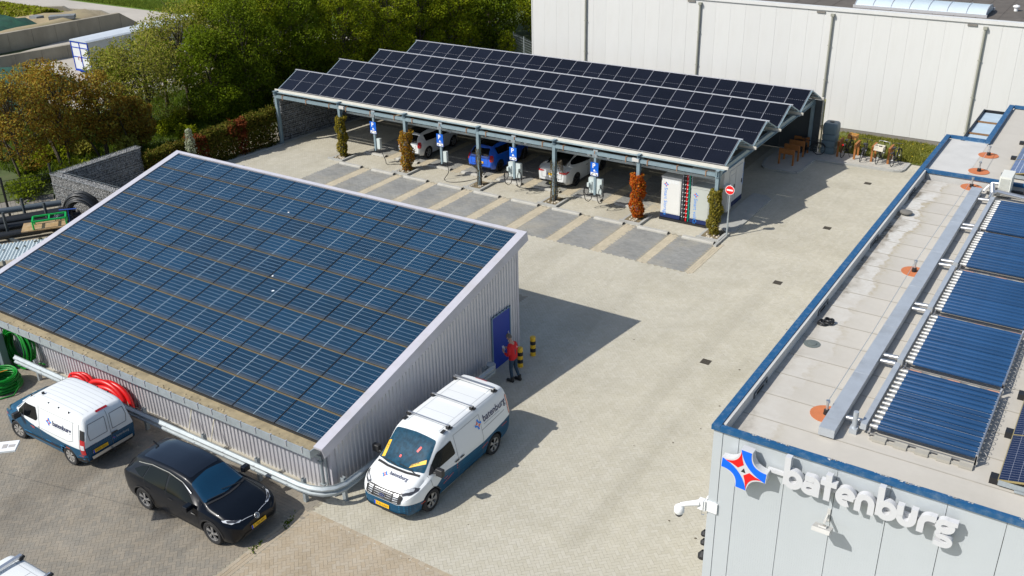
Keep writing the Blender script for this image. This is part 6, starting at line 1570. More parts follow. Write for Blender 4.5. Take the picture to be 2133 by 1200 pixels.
for s in ('+y','-y'):
    sg = 1 if s == '+y' else -1
    w = MB(); padd(w, bv, rcorner([(1.20,1.09),(.72,1.50),(.10,1.56),(.02,1.20),(.12,1.10)],.05), s, .007); w.build('side_window', M_GLASSD, cv, smooth=True)
    w = MB(); seam(w, bv, [(.75,1.5),(.75,1.09)], s, .03, .012); w.build('window_post', M_TRIMP, cv)
    w = MB(); seam(w, bv, [(-.04,1.66),(-.04,.30)], s, .012); seam(w, bv, [(1.28,1.05),(1.20,.7),(1.0,.42)], s, .012); seam(w, bv, [(-1.98,1.60),(-1.98,.6)], s, .010); seam(w, bv, [(-.1,1.60),(-1.8,1.60)], s, .008); seam(w, bv, [(-.1,.93),(-1.5,.93),(-1.7,1.0),(-1.72,1.60)], s, .010)
    w.build('door_seam', mat('seam_grey',(0.16,0.165,0.17),.6), cv)
    w = MB(); padd(w, bv, rcorner([(.18,.97),(-.02,.97),(-.02,.92),(.18,.92)],.02), s, .02); w.build('door_handle', LIV2, cv)
    w = MB(); w.obox((.90,sg*1.04,1.12),(.14,.22,.19)); w.bar((.95,sg*.86,1.06),(.90,sg*.98,1.08),.07,.05); o = obj('mirror', w.mesh('mirror', M_TRIMP), cv); b_ = o.modifiers.new('bevel','BEVEL'); b_.width = .045; b_.segments = 3
    w = MB(); padd(w, bv, rcorner([(2.04,sg*.48),(1.80,sg*.72),(1.58,sg*.82),(1.66,sg*.84),(1.9,sg*.76),(2.08,sg*.58)],.02), '+z', .012, .05); w.build('headlight', M_LAMPD, cv, smooth=True)
    w = MB(); padd(w, bv, rcorner([(-2.02,1.12),(-2.03,1.46),(-2.17,1.42),(-2.185,1.12)],.02), s, .008, .04); w.build('rear_pillar_trim', M_TRIMP, cv)
    w = MB(); padd(w, bv, rcorner([(-2.02,.62),(-2.02,1.15),(-2.19,1.12),(-2.195,.66)],.02), s, .012, .04); w.build('tail_light', M_LAMPR, cv, smooth=True)
    w = MB(); padd(w, bv, rcorner([(-2.05,.82),(-2.05,.98),(-2.17,.97),(-2.175,.82)],.02), s, .017, .04); w.build('tail_light_clear', M_LAMPW, cv, smooth=True)
    f_ = -1 if s == '+y' else 1
    w = MB(); draped_text(w, bv, 'batenburg', .22, -.74 if s == '+y' else -1.6, 1.22, s, .008, 0, f_, offset=.004); w.build('lettering', M_TXT, cv)
    w = MB(); draped_star(w, bv, -.55 if s == '+y' else -1.75, 1.28, .125, s, 0, 1, f_); w.build('emblem', [M_PRINT, M_REDP], cv)
    w = MB(); seam(w, bv, [(-.78,1.175),(-1.3,1.175)], s, .010, .008); w.build('strap_line', mat('print_grey',(0.30,0.32,0.36),.5), cv)
    w = MB()
    for (x0_,n_,z_) in ((1.85,3,.80),(.42,4,.84),(.36,3,.80),(-.5,5,.50),(-1.3,4,.66),(-1.9,4,.56)):
        for k_ in range(n_): xx = x0_-.05*k_; padd(w, bv, [(xx,z_),(xx-.035,z_),(xx-.035,z_+.022),(xx,z_+.022)], s, .009)
    w.build('red_dots', M_REDP, cv)
    w = MB()
    for (x0_,n_,z_) in ((1.8,4,.74),(.9,7,.52),(-.25,5,.55),(-.75,6,.50),(-1.0,5,.62),(-2.0,4,.46)):
        for k_ in range(n_): xx = x0_-.055*k_; padd(w, bv, [(xx,z_),(xx-.035,z_),(xx-.035,z_+.022),(xx,z_+.022)], s, .009)
    w.build('blue_dots', mat('print_cyan',(0.05,0.35,0.75),.5), cv)
    w = MB(); seam(w, bv, [(1.0,.28),(-1.0,.28)], s, .13, .008); seam(w, bv, [(.9,.44),(-.95,.50)], s, .07, .012); w.build('rub_strip', M_TRIMP, cv)
    w = MB(); padd(w, bv, [(-1.72,.30),(-1.72,.42),(-2.18,.55),(-2.18,.36)], s, .01); w.build('bumper_corner', M_TRIMP, cv)
w = MB(); seam(w, bv, [(-.06,1.72),(-.06,.52)], '-x', .014, .006); seam(w, bv, [(-.62,1.05),(-.14,1.05),(-.14,1.58),(-.60,1.58),(-.66,1.3),(-.62,1.05)], '-x', .02, .005); seam(w, bv, [(.64,1.05),(.04,1.05),(.04,1.58),(.60,1.58),(.67,1.3),(.64,1.05)], '-x', .02, .005); w.build('rear_door_seam', mat('seam_grey',(0.16,0.165,0.17),.6), cv)
w = MB(); padd(w, bv, rcorner([(-.05,.90),(-.28,.90),(-.26,.95),(-.05,.95)],.02), '-x', .03); w.build('door_handle', M_TRIMP, cv)
w = MB(); padd(w, bv, [(-.70,.44),(.70,.44),(.72,.54),(-.72,.54)], '-x', .035, .06); w.build('bumper_step', M_SIL, cv)
w = MB(); padd(w, bv, [(-.78,.30),(.78,.30),(.80,.44),(-.80,.44)], '-x', .02, .06); w.build('bumper', M_TRIMP, cv)
w = MB(); draped_text(w, bv, 'TRANSIT', .06, .70, .86, '-x', .01, 0, -1); w.build('model_print', M_TXT, cv)
w = MB(); draped_text(w, bv, 'batenburg', .11, -.20, .70, '-x', .01, 0, -1); w.build('rear_lettering', M_UPST, cv)
w = MB(); draped_star(w, bv, -.12, .73, .05, '-x', 0, 1, -1); w.build('rear_emblem', [M_PRINT, M_REDP], cv)
plate(cv, bv, '-x', .38, .66, 'VGG-35-L')
w = MB(); padd(w, bv, rcorner([(-2.055,.20),(-2.055,-.20),(-2.11,-.20),(-2.11,.20)],.02), '+z', .014); w.build('brake_light', M_LAMPR, cv)
w = MB()
for k_ in range(-3,4): seam(w, bv, [(.3,k_*.17),(-1.95,k_*.17)], '+z', .022, .004)
w.build('roof_rib', mat('rib_white',(0.52,0.54,0.55),.4), cv)
w = MB(); w.lathe([(.045,1.85),(.045,1.90),(0,1.91)], 10, (.10,.45,0)); w.tube([(.42,-.4,1.74),(.30,-.4,2.0)], .006, 4)
for xx in (.35,-.5,-1.0,-1.5): w.lathe([(.022,1.80),(.022,1.86),(0,1.865)], 8, (xx,.68,0)); w.lathe([(.022,1.80),(.022,1.86),(0,1.865)], 8, (xx,-.68,0))
w.build('roof_fitting', M_TRIMP, cv)
w = MB(); w.tube([(-2.2,0,.36),(-2.30,0,.34),(-2.34,0,.42)], .03, 6); w.lathe([(.03,.42),(.04,.45),(.0,.49)], 8, (-2.34,0,0)); w.build('tow_hook', M_TRIMP, cv)
add_wheels(cv, D, M_RIMG, 7, 'cap', .12)

# ---- cars under the carport, tails to the yard -------------------------
def hatch(name_lb, x, y, paint, roofpaint, L_, W_, H_, rimmat, text, style, group, tailblack=False):
    c = thing('parked_car', name_lb, 'car', (x, y, 0), PI/2, group); h = L_/2; k = H_/1.55; hw = W_/2
    rb = -h
    D = dict(x0=-h, x1=h, hw=hw, axles=(h-.80,-h+.72), rw=.33, ww=.22, ra=.375, paint=paint, crown=.03, rr=.12,
     z0=[(-h,.40),(-h+.2,.25),(-h+.7,.2),(h-.5,.2),(h,.34)],
     w=[(-h,hw*.80),(-h+.1,hw*.90),(-h+.4,hw*.98),(0,hw),(h-.7,hw*.98),(h-.3,hw*.88),(h,hw*.6)],
     belt=[(-h,.86*k),(-h+.5,1.03*k),(0,.98*k),(h-1.2,.93*k),(h-.4,.78*k),(h,.62*k)],
     roof=[(-h,.95*k),(-h+.08,1.10*k),(-h+.30,1.34*k),(-h+.62,1.47*k),(-h+1.3,1.53*k),(-.1,1.53*k),(.35,1.47*k),(h-1.15,1.10*k),(h-.95,1.0*k),(h-.4,.9*k),(h-.1,.78*k),(h,.68*k)],
     wr=[(-h,hw*.72),(-h+.5,hw*.68),(0,hw*.70),(.4,hw*.71),(h-1,hw*.84),(h-.3,hw*.76),(h,hw*.5)]) if style == 'hatch' else \
     dict(x0=-h, x1=h, hw=hw, axles=(h-.88,-h+.98), rw=.35, ww=.24, ra=.385, paint=paint, crown=.03, rr=.12,
     z0=[(-h,.42),(-h+.2,.25),(-h+.7,.2),(h-.5,.2),(h,.34)],
     w=[(-h,hw*.74),(-h+.12,hw*.88),(-h+.5,hw*.97),(0,hw),(h-.8,hw*.98),(h-.35,hw*.88),(h,hw*.55)],
     belt=[(-h,.90*k),(-h+.6,1.02*k),(0,.97*k),(h-1.3,.92*k),(h-.4,.76*k),(h,.60*k)],
     roof=[(-h,.98*k),(-h+.12,1.05*k),(-h+.34,1.10*k),(-h+.9,1.30*k),(-h+1.5,1.47*k),(-.2,1.55*k),(.2,1.53*k),(.6,1.42*k),(h-1.2,1.04*k),(h-.95,.96*k),(h-.4,.84*k),(h-.1,.72*k),(h,.62*k)],
     wr=[(-h,hw*.70),(-h+.5,hw*.66),(-h+1.2,hw*.60),(0,hw*.62),(.5,hw*.66),(h-1,hw*.82),(h-.3,hw*.72),(h,hw*.5)])
    me = car_body(D); bv = bvh_of(me); obj('body', cut_arches(me, D), c)
    if style == 'hatch':
        w = MB(); padd(w, bv, rcorner([(.30,.58*hw),(-h+.50,.56*hw),(-h+.50,-.56*hw),(.30,-.56*hw)],.08), '+z', .007, .12); w.build('roof_panel', roofpaint, c, smooth=True)
        w = MB(); padd(w, bv, rcorner([(-.66*hw,1.02*k),(.66*hw,1.02*k),(.56*hw,1.38*k),(-.56*hw,1.38*k)],.06), '-x', .008); w.build('rear_window', M_GLASSD, c, smooth=True)
        sides = [('side_window', rcorner([(.75,1.0*k),(.30,1.33*k),(-h+.62,1.36*k),(-h+.55,1.06*k),(-.2,1.0*k)],.05))]
    else:
        w = MB(); padd(w, bv, rcorner([(.2,.50*hw),(-h+.55,.60*hw),(-h+.42,.64*hw),(-h+.42,-.64*hw),(-h+.55,-.60*hw),(.2,-.50*hw)],.08), '+z', .007, .1); w.build('rear_window', M_GLASSD, c, smooth=True)
        sides = [('side_window', rcorner([(.95,1.0*k),(.35,1.36*k),(-.4,1.42*k),(-h+1.0,1.26*k),(-h+.78,1.11*k),(-.2,1.01*k)],.05))]
    w = MB(); padd(w, bv, [(h-1.1,.72*hw),(.42,.62*hw),(.42,-.62*hw),(h-1.1,-.72*hw)], '+z', .008); w.build('windscreen', M_GLASSD, c, smooth=True)
    for s in ('+y','-y'):
        sg = 1 if s == '+y' else -1
        for n_, pg in sides: w = MB(); padd(w, bv, pg, s, .007); w.build(n_, M_GLASSD, c, smooth=True)
        w = MB(); seam(w, bv, [(-.18,1.0*k),(-.18,.32)], s, .012); seam(w, bv, [(.85,.98*k),(.82,.32)], s, .012); seam(w, bv, [(-.18,1.38*k),(-.18,1.0*k)], s, .05, .012); w.build('door_seam', M_DARK, c)
        w = MB(); padd(w, bv, [(-.28,.86*k),(-.45,.865*k),(-.45,.835*k),(-.28,.83*k)], s, .014); w.build('door_handle', M_TRIMP, c)
        w = MB(); w.obox((.72,sg*(hw+.09),1.0*k),(.12,.18,.12)); o = obj('mirror', w.mesh('mirror', paint), c); b_ = o.modifiers.new('bevel','BEVEL'); b_.width = .035; b_.segments = 2
        if style == 'hatch': w = MB(); padd(w, bv, rcorner([(sg*.99*hw*.88,.72*k),(sg*.76*hw,.76*k),(sg*.71*hw,1.05*k),(sg*.80*hw,1.06*k)],.03), '-x', .012, .05); padd(w, bv, rcorner([(-h+.02,.74*k),(-h+.12,.74*k),(-h+.22,1.05*k),(-h+.08,1.05*k)],.02), s, .012, .05)
        else: w = MB(); padd(w, bv, rcorner([(sg*.94*hw*.86,.82*k),(sg*.46*hw,.85*k),(sg*.46*hw,.90*k),(sg*.80*hw,.93*k)],.02), '-x', .012, .05); padd(w, bv, rcorner([(-h+.05,.80*k),(-h+.32,.93*k),(-h+.12,.95*k),(-h+.05,.9*k)],.02), s, .012, .05)
        w.build('tail_light', M_LAMPR, c)
    w = MB(); padd(w, bv, rcorner([(-.80*hw,.30),(.80*hw,.30),(.72*hw,.44),(-.72*hw,.44)],.04), '-x', .012); w.build('rear_diffuser', M_TRIMP, c)
    w = MB(); seam(w, bv, [(-.60*hw,.98*k),(-.60*hw,.55*k),(.60*hw,.55*k),(.60*hw,.98*k)], '-x', .012); w.build('boot_seam', M_DARK, c)
    plate(c, bv, '-x', 0, .66*k if style == 'hatch' else .74*k, text)
    add_wheels(c, D, rimmat, 5, 'twist' if style == 'hatch' else 'spoke')
    return c
hatch('white compact hatchback with black roof plugged in under the carport', -33.85, 42.62, M_CARWHT, M_GLASSD, 3.90, 1.77, 1.53, M_RIM, 'X-148-PK', 'hatch', 'cars charging under the carport')
hatch('bright blue compact hatchback with dark roof plugged in under the carport', -29.05, 42.72, M_CARBLU, M_GLASSD, 3.95, 1.77, 1.52, M_RIMD, 'R-305-TZ', 'hatch', 'cars charging under the carport')
hatch('white electric fastback car with dark glass roof charging under the carport', -24.48, 43.0, M_CARWHT, M_GLASSD, 4.70, 1.92, 1.62, M_RIMD, 'G-417-VS', 'fast', 'cars charging under the carport')
# ------------------------------------------------------------------ man at the door
def skin_body(name, joints, edges, m, parent, lv=2):
    me = bpy.data.meshes.new(name); me.from_pydata([j[0] for j in joints], edges, [])
    o = obj(name, me, parent); o.modifiers.new('skin','SKIN')
    for i, j in enumerate(joints): me.skin_vertices[0].data[i].radius = (j[1], j[2] if len(j) > 2 else j[1])
    me.skin_vertices[0].data[0].use_root = True
    s = o.modifiers.new('sub','SUBSURF'); s.levels = s.render_levels = lv
    dg = bpy.context.evaluated_depsgraph_get(); r = bpy.data.meshes.new_from_object(o.evaluated_get(dg))
    o.modifiers.clear(); o.data = r; r.materials.clear(); r.materials.append(m); r.shade_smooth()
    return o
M_SKIN = mat('skin', (0.42,0.24,0.17), .55, var=.05, vscale=20); M_JUMP = mat('red_jumper', (0.50,0.008,0.012), .85, var=.15, vscale=12, bump=.3, bscale=30)
M_JEAN = mat('blue_jeans', (0.022,0.05,0.085), .85, var=.2, vscale=10); M_HAIR = mat('grey_hair', (0.10,0.085,0.075), .8, var=.2, vscale=60); M_SHOE = mat('black_boot', (0.015,0.015,0.015), .6)
man = thing('person', 'man in red jumper and jeans looking down at a device by the blue door', 'person', (-15.93,23.88,0), PI)
# facing local +x (towards the door), y to his left
body = skin_body('body', [((0,0,.93),.15,.13),((.01,0,1.08),.16,.125),((.02,0,1.26),.19,.125),((.05,0,1.42),.18,.11),((.085,0,1.52),.065),((.12,0,1.58),.056),
    ((0,.095,.90),.10),((.03,.11,.50),.068),((-.02,.12,.12),.05),((0,-.095,.90),.10),((-.02,-.11,.49),.068),((-.16,-.12,.13),.05)],
    [(0,1),(1,2),(2,3),(3,4),(4,5),(0,6),(6,7),(7,8),(0,9),(9,10),(10,11)], M_JEAN, man)
body.data.materials.append(M_SKIN)
for p in body.data.polygons:
    if p.center.z > 1.36: p.material_index = 1
def fused(name, tubes, m, parent, vox=.014, sm=8):
    """tapered limbs fused into one continuous skin"""
    w = MB()
    for pts, rs in tubes: w.tube(pts, rs, 14)
    o = w.build(name, m, parent); r = o.modifiers.new('fuse','REMESH'); r.mode = 'VOXEL'; r.voxel_size = vox
    k = o.modifiers.new('soft','SMOOTH'); k.iterations = sm; k.factor = .5
    dg = bpy.context.evaluated_depsgraph_get(); me = bpy.data.meshes.new_from_object(o.evaluated_get(dg))
    o.modifiers.clear(); o.data = me; me.materials.clear(); me.materials.append(m); me.shade_smooth(); return o
T_ = []
for yy in (-.085,-.03,.03,.085): T_.append(([(0,yy,.87),(.0,yy,1.0),(.01,yy*1.1,1.15),(.025,yy*1.25,1.30),(.04,yy*1.2,1.40),(.06,yy*.7,1.46)], [.105,.11,.11,.112,.10,.065]))
T_.append(([(.05,0,1.40),(.085,0,1.50)], [.09,.07]))
for sx in (-1,1): T_.append(([(.04,sx*.10,1.40),(.035,sx*.175,1.375),(.02,sx*.215,1.28),(.01,sx*.245,1.13),(.06,sx*.24,1.085),(.20,sx*.19,1.105)], [.085,.078,.064,.055,.052,.042]))
fused('jumper', T_, M_JUMP, man)
w = MB(); put_text(w, 'b', .12, (-.135,-.02,1.40), (0,-1,0), (-.12,0,1)); 
for sx in (-1,1):
    h = skin_body('hand', [((.22,sx*.185,1.105),.034,.026),((.30,sx*.13,1.13),.040,.024),((.34,sx*.10,1.15),.032,.02)], [(0,1),(1,2)], M_SKIN, man, 1)
    for f in range(4): skin_body('finger', [((.325,sx*(.12-.0*f),1.115+f*.021),.0105),((.375,sx*(.085),1.125+f*.021),.0095),((.385,sx*(.045+.004*f),1.135+f*.021),.008)], [(0,1),(1,2)], M_SKIN, h, 1)
    skin_body('thumb', [((.29,sx*.11,1.16),.013),((.315,sx*.075,1.185),.011),((.345,sx*.055,1.20),.009)], [(0,1),(1,2)], M_SKIN, h, 1)
    b = MB(); b.obox((.06 if sx > 0 else -.10, sx*.12, .05),(.28,.10,.10)); o = b.build('boot', M_SHOE, man); bv_ = o.modifiers.new('bevel','BEVEL'); bv_.width = .03; bv_.segments = 3
    b = MB(); b.lathe([(.06,.08),(.062,.2),(.055,.22)], 12, (-.02 if sx > 0 else -.16, sx*.12, 0)); b.build('boot_shaft', M_SHOE, o, smooth=40)
b = MB(); b.obox((.375,0,1.17),(.03,.075,.16), Matrix.Rotation(.5,3,'Y')); tag(b.build('device', M_WHITEP, man))
# head, tilted forward
hm = MB(); M_ = Matrix.Rotation(.42,3,'Y'); hc = Vector((.155,0,1.665)); vs = []; n1, n2 = 14, 20
for i in range(n1+1):
    ph = PI*i/n1
    for j in range(n2):
        t = 2*PI*j/n2; x, y, z = math.sin(ph)*math.cos(t), math.sin(ph)*math.sin(t), math.cos(ph)
        p = Vector((x*.098, y*.078, z*.122))
        if z < -.2: p.x += .012*(-z) ; p.y *= 1 + .16*z; p.x *= 1 + .05*z
        if x > .75 and abs(y) < .25 and -.35 < z < .1: p.x += .022*(1-abs(y)*3)*(1-abs(z+.15)*2.2)
        if x > .6 and .05 < abs(y) < .6 and .0 < z < .25: p.x -= .008
        vs.append(hc + M_ @ p)
fs = [(i*n2+j, (i+1)*n2+j, (i+1)*n2+(j+1)%n2, i*n2+(j+1)%n2) for i in range(n1) for j in range(n2)]
hm.add(vs, fs); head = hm.build('head', M_SKIN, man, smooth=True, merge=True)
for sx in (-1,1):
    b = MB(); b.lathe([(.0,-.012),(.022,-.008),(.026,.0),(.02,.01),(0,.012)], 10, (0,0,0), 'Y'); b.v = [tuple(hc + M_ @ Vector((-.01+p[0]*.8, sx*.08+p[1], -.01+p[2]*1.2))) for p in b.v]; b.build('ear', M_SKIN, head, smooth=True)
    b = MB(); b.lathe([(0,-.012),(.011,-.006),(.013,0),(.009,.008),(0,.011)], 8); b.v = [tuple(hc + M_ @ Vector((.082+p[0]*.6, sx*.03+p[1], .012+p[2]*.7))) for p in b.v]; b.build('eye', M_DARK, head)
b = MB()
for sx in (-1,1):
    b.tube([hc + M_ @ Vector((.098+.004*abs(math.cos(a)), sx*.034+.025*math.cos(a), .01+.019*math.sin(a))) for a in [2*PI*k/12 for k in range(12)]], .0025, 4, close=True)
    b.tube([hc + M_ @ Vector(p) for p in ((.09,sx*.06,.015),(.02,sx*.085,.012),(-.02,sx*.085,.0))], .0025, 4)
b.build('glasses', M_BLACK, head)
b = MB(); b.bar(hc + M_ @ Vector((.092,-.022,-.062)), hc + M_ @ Vector((.092,.022,-.062)), .008, .006); b.build('mouth', mat('lips',(0.30,0.12,0.10),.5), head)
b = MB(); vs = []; 
for i in range(8):
    ph = (PI*.62)*i/7
    for j in range(n2):
        t = 2*PI*j/n2; x, y, z = math.sin(ph)*math.cos(t), math.sin(ph)*math.sin(t), math.cos(ph)
        cut = 1.0 if x < .35 else 0
        zz = z if (x < .3 or z > .55) else max(z, .55)
        vs.append(hc + M_ @ Vector((x*.106-.008, y*.086, zz*.128+.004)))
b.add(vs, [(i*n2+j, (i+1)*n2+j, (i+1)*n2+(j+1)%n2, i*n2+(j+1)%n2) for i in range(7) for j in range(n2)]); b.build('hair', M_HAIR, head, smooth=True)
b = MB(); put_text(b, 'b', .10, (-.175,.03,1.36), (0,-1,0), (.1,0,1)); b.build('back_print', M_WHITEP, man)

# ------------------------------------------------------------------ stored hoses and odds and ends by the shed
M_GRNH = mat('green_hose', (0.0,0.20,0.012), .4, var=.12, vscale=3, isl=.12); M_REDH = mat('red_duct', (0.66,0.01,0.012), .38, var=.08)
def coil(mb, c, R, r, n, axis, spread, jit=.08, seg=34):
    for k in range(n):
        Rk = R*random.uniform(1-jit,1.0); off = random.uniform(-spread,spread); wob = random.uniform(-.3,.3); ph = random.uniform(0,6)
        pts = []
        for q in range(seg):
            a = 2*PI*q/seg; p = (Rk*math.cos(a), Rk*math.sin(a), off + .03*math.sin(2*a+ph) + wob*.08*math.cos(a))
            pts.append(Vector(c) + axis @ Vector(p))
        mb.tube(pts, r, 6, close=True)
up = Matrix.Rotation(PI/2,3,'X')
w = MB(); coil(w, (-31.6,15.58,.80), .84, .026, 34, Matrix.Rotation(-.10,3,'X') @ up, .14, .34); w.tube([(-30.4,15.5,.5),(-30.1,15.45,.62),(-29.95,15.5,.6)], .028, 6)
tag(w.build('hose_coil', M_GRNH, smooth=True), 'big upright coil of bright green hose leaning against the shed wall', 'hose coil', 'green hose coils')
w = MB()
for k in range(30):
    z = .04 + .5*(k/30); R = .58*random.uniform(.86,1.05); cx_, cy_ = -30.85+random.uniform(-.05,.05), 14.32+random.uniform(-.05,.05)
    w.tube([(cx_+R*math.cos(a), cy_+R*math.sin(a), z+.03*math.sin(2*a+k)) for a in [2*PI*q/32 for q in range(32)]], .026, 6, close=True)
w.tube([(-30.4,14.6,.4),(-30.1,14.5,.2),(-30.0,14.2,.04),(-30.2,13.8,.03),(-30.7,13.6,.03),(-31.2,13.7,.04)], .026, 6)
tag(w.build('hose_coil', M_GRNH, smooth=True), 'low stack of bright green hose coiled flat on the worn paving', 'hose coil', 'green hose coils')
w = MB(); w.bar((-31.1,13.95,.56),(-30.8,14.6,.58),.03,.012); tag(w.build('strap', mat('orange_strap',(0.6,0.25,0.02),.7)), 'orange strap tied over the flat green hose coil', 'strap')
w = MB()
for R,cx_,t in ((.55,-28.15,.0),(.50,-28.1,.06),(.44,-28.2,-.05),(.52,-28.05,.12)): w.tube([(cx_+R*math.cos(a), 15.56+t+.06*math.sin(2*a), max(.06,.22+R*math.sin(a))) for a in [2*PI*q/40 for q in range(40)]], .055, 8, close=True)
tag(w.build('hose_coil', M_REDH, smooth=True), 'smaller coil of red ribbed duct behind the compact van', 'hose coil', 'red duct coils')
w = MB()
for R,cx_,t in ((.92,-26.65,.0),(.82,-26.75,.06),(.72,-26.55,-.04),(.88,-26.45,.12)): w.tube([(cx_+R*1.02*math.cos(a), 15.52+t+.05*math.sin(2*a), max(.09,.14+.86*R*math.sin(a))) for a in [2*PI*q/44 for q in range(44)]], .085, 10, close=True)
tag(w.build('hose_coil', M_REDH, smooth=True), 'large coil of thick red duct between the compact van and the shed', 'hose coil', 'red duct coils')
for x, z, lb in ((-22.55,1.25,'thin cream plastic pipe leaning on the shed wall by the red duct'),(-21.55,1.15,'thin cream plastic pipe leaning on the shed wall above the black car')):
    w = MB(); w.tube([(x,15.35,.02),(x-.08,15.86,z)], .018, 6); tag(w.build('plastic_pipe', mat('cream_pipe',(0.62,0.58,0.46),.5)), lb, 'pipe')
w = MB(); w.lathe([(.12,0),(.12,.16),(.05,.2)], 12, (-22.2,15.6,0)); w.tube([(-22.4,15.55,.12),(-22.1,15.5,.25),(-21.8,15.6,.1)], .05, 8); tag(w.build('pipe_fitting', mat('grey_pvc',(0.12,0.125,0.13),.5)), 'dark grey pipe fitting lying behind the crash barrier', 'fitting')
w = MB(); w.box(-29.55,-29.25,14.60,14.75,0,.09); w.box(-29.5,-29.1,14.78,14.9,0,.07); tag(w.build('loose_brick', M_CONC), 'few loose bricks lying beside the crash barrier near the green hose', 'bricks')
# steel storage box at the edge of the picture
w = MB(); w.box(-35,-31.80,15.02,15.06,0,1.45); w.box(-31.84,-31.80,15.06,15.25,0,1.45); w.box(-35,-31.84,15.06,15.25,1.41,1.45)
for k in range(6): w.box(-32.3+k*.1-.3,-32.26+k*.1-.3,15.0,15.02,0,1.45)
w.box(-31.82,-31.785,15.0,15.05,0,1.45)
tag(w.build('steel_locker', mat('blue_grey_steel',(0.15,0.20,0.225),.45,metal=.3,var=.1)), 'blue-grey steel locker edge beside the green hose coils', 'locker')
# board on a bracket reaching in from the picture edge
lp = thing('notice_board', 'white flat board with grey marks held out at the picture edge beside the compact van', 'board', (-28.6,8.55,0))
w = MB(); w.tube([(0,0,0),(0,0,3.4)], .05, 8); w.tube([(0,0,3.3),(6.2,1.4,3.3)], .005, 5); w.build('post', M_ZINC, lp)  # unseen support added for the board; arm thinned so its shadow stays faint
w = MB(); w.obox((6.25,1.42,3.30),(.66,.46,.05), Matrix.Rotation(.75,3,'Z')); hd_ = w.build('panel', M_WHITEP, lp)
w = MB(); w.obox((6.40,1.55,3.327),(.15,.12,.006), Matrix.Rotation(.75,3,'Z')); w.obox((6.27,1.44,3.327),(.12,.18,.006), Matrix.Rotation(.75,3,'Z')); w.build('panel_print', mat('panel_grey',(0.40,0.38,0.36),.6), hd_)

# gabion bay behind the shed
gb = thing('gabion_wall', 'grey gabion corner wall behind the solar shed, filled with pale gravel', 'gabion wall', (-44,26,0))
M_GRV = mat('gabion_gravel', (0.30,0.295,0.28), .9, var=.3, vscale=6, isl=.4, hue=(0.22,0.22,0.215))
w = MB(); gabion(w, -44.2,-38.6,25.55,26.0,2.0,.085,'xyYXZ'); gabion(w, -44.2,-43.75,26.0,30.6,2.0,.095,'xXYZ'); o = w.build('stone_fill', [M_GRV, M_GABD], gb); o.location = (44,-26,0); o['kind'] = 'stuff'
w = MB(); wire(w,-44.22,-38.58,25.53,26.02,2.0,.5); wire(w,-44.22,-43.73,26.0,30.62,2.0,.5); o = w.build('wire_cage', M_ZINC, gb); o.location = (44,-26,0)
M_HDPE = mat('black_pe_pipe', (0.014,0.016,0.018), .4, var=.1)
for i,(p,q,r,m,lb) in enumerate((((-46.3,19.9,.95),(-43.35,25.3,.72),.15,mat('grey_pe_pipe',(0.09,0.11,0.125),.4),'long grey plastic pipe lying along the mesh fence'),
      ((-46.0,19.6,.55),(-42.6,25.3,.55),.16,M_HDPE,'long black plastic pipe next to the grey one'),((-45.6,19.4,.62),(-42.1,25.2,.62),.16,M_HDPE,'long black plastic pipe, middle of the stored row'),((-45.2,19.2,.50),(-41.6,25.1,.5),.17,M_HDPE,'long black plastic pipe nearest the green trestle'),((-44.8,19.0,.3),(-41.2,24.6,.3),.17,M_HDPE,'long black plastic pipe low beside the corrugated roof'))):
    w = MB(); w.tube([p,q], r, 14); tag(w.build('plastic_pipe', m, smooth=40), lb, 'pipe', 'long plastic pipes stored by the fence')
w = MB(); w.box(-43.2,-43.1,22.2,22.3,0,1.3); w.box(-44.6,-44.5,21.9,22.0,0,1.3); w.box(-42.4,-42.3,23.8,23.9,0,1.4); w.box(-43.9,-43.8,23.6,23.7,0,1.4); w.box(-45.5,-41,22.0,22.1,.08,.2); w.box(-45,-41,23.7,23.8,.08,.2)
tag(w.build('pipe_rack', mat('dark_rack',(0.05,0.06,0.065),.5)), 'dark steel stanchion rack holding the long black pipes', 'rack')
for dx, R, lb in ((0,.85,'large coil of black pipe standing against the pale gabion'),(.55,.8,'coil of black pipe leaning nearest the shed roof'),):
    w = MB(); coil(w, (-41.3+dx,25.05-dx*.6,.85), R, .05, 9, Matrix.Rotation(.5,3,'Z') @ up, .22, .25, 28); tag(w.build('pipe_coil', M_HDPE, smooth=True), lb, 'pipe coil', 'black pipe coils')
w = MB(); coil(w, (-41.3,24.0,.6), .45, .02, 12, Matrix.Rotation(1.2,3,'Z') @ up, .3, .5, 22); tag(w.build('cable_tangle', mat('blue_black_cable',(0.02,0.04,0.07),.4), smooth=True), 'tangled thin blue-black cables in front of the black pipe coils', 'cables')
sh2 = thing('corrugated_shelter', 'low white corrugated sheet roof with moss clumps beside the shed', 'shelter', (-40,20.5,0))
w = MB(); n = 44; vs = []
dx_, dy_ = Vector((.62,.785)), Vector((.785,-.62))
O_ = Vector((-42.3,17.9))
for i in range(n*4+1):
    s_ = i/4; ph = i % 4; h_ = (0,0.05,.05,0)[ph]
    a = O_ + dx_*(s_*.14)
    vs += [(a.x,a.y,1.0+h_),(a.x+dy_.x*2.6,a.y+dy_.y*2.6,1.25+h_)]
w.add(vs, [(2*i,2*i+1,2*i+3,2*i+2) for i in range(n*4)]); w.v = [tuple(Vector(p)-Vector((-40,20.5,0))) for p in w.v]; w.build('roof_sheet', mat('white_sheet',(0.55,0.62,0.63),.45,var=.1), sh2)
w = MB()
for t in (0.1,3,6): a = O_ + dx_*t; w.box(a.x+.1+40,a.x+.2+40,a.y-.05-20.5,a.y+.05-20.5,0,1.0); w.box(a.x+1.9+40,a.x+2.0+40,a.y-1.5-20.5,a.y-1.4-20.5,0,1.2)
w.build('post', M_ZINC, sh2)
w = MB()
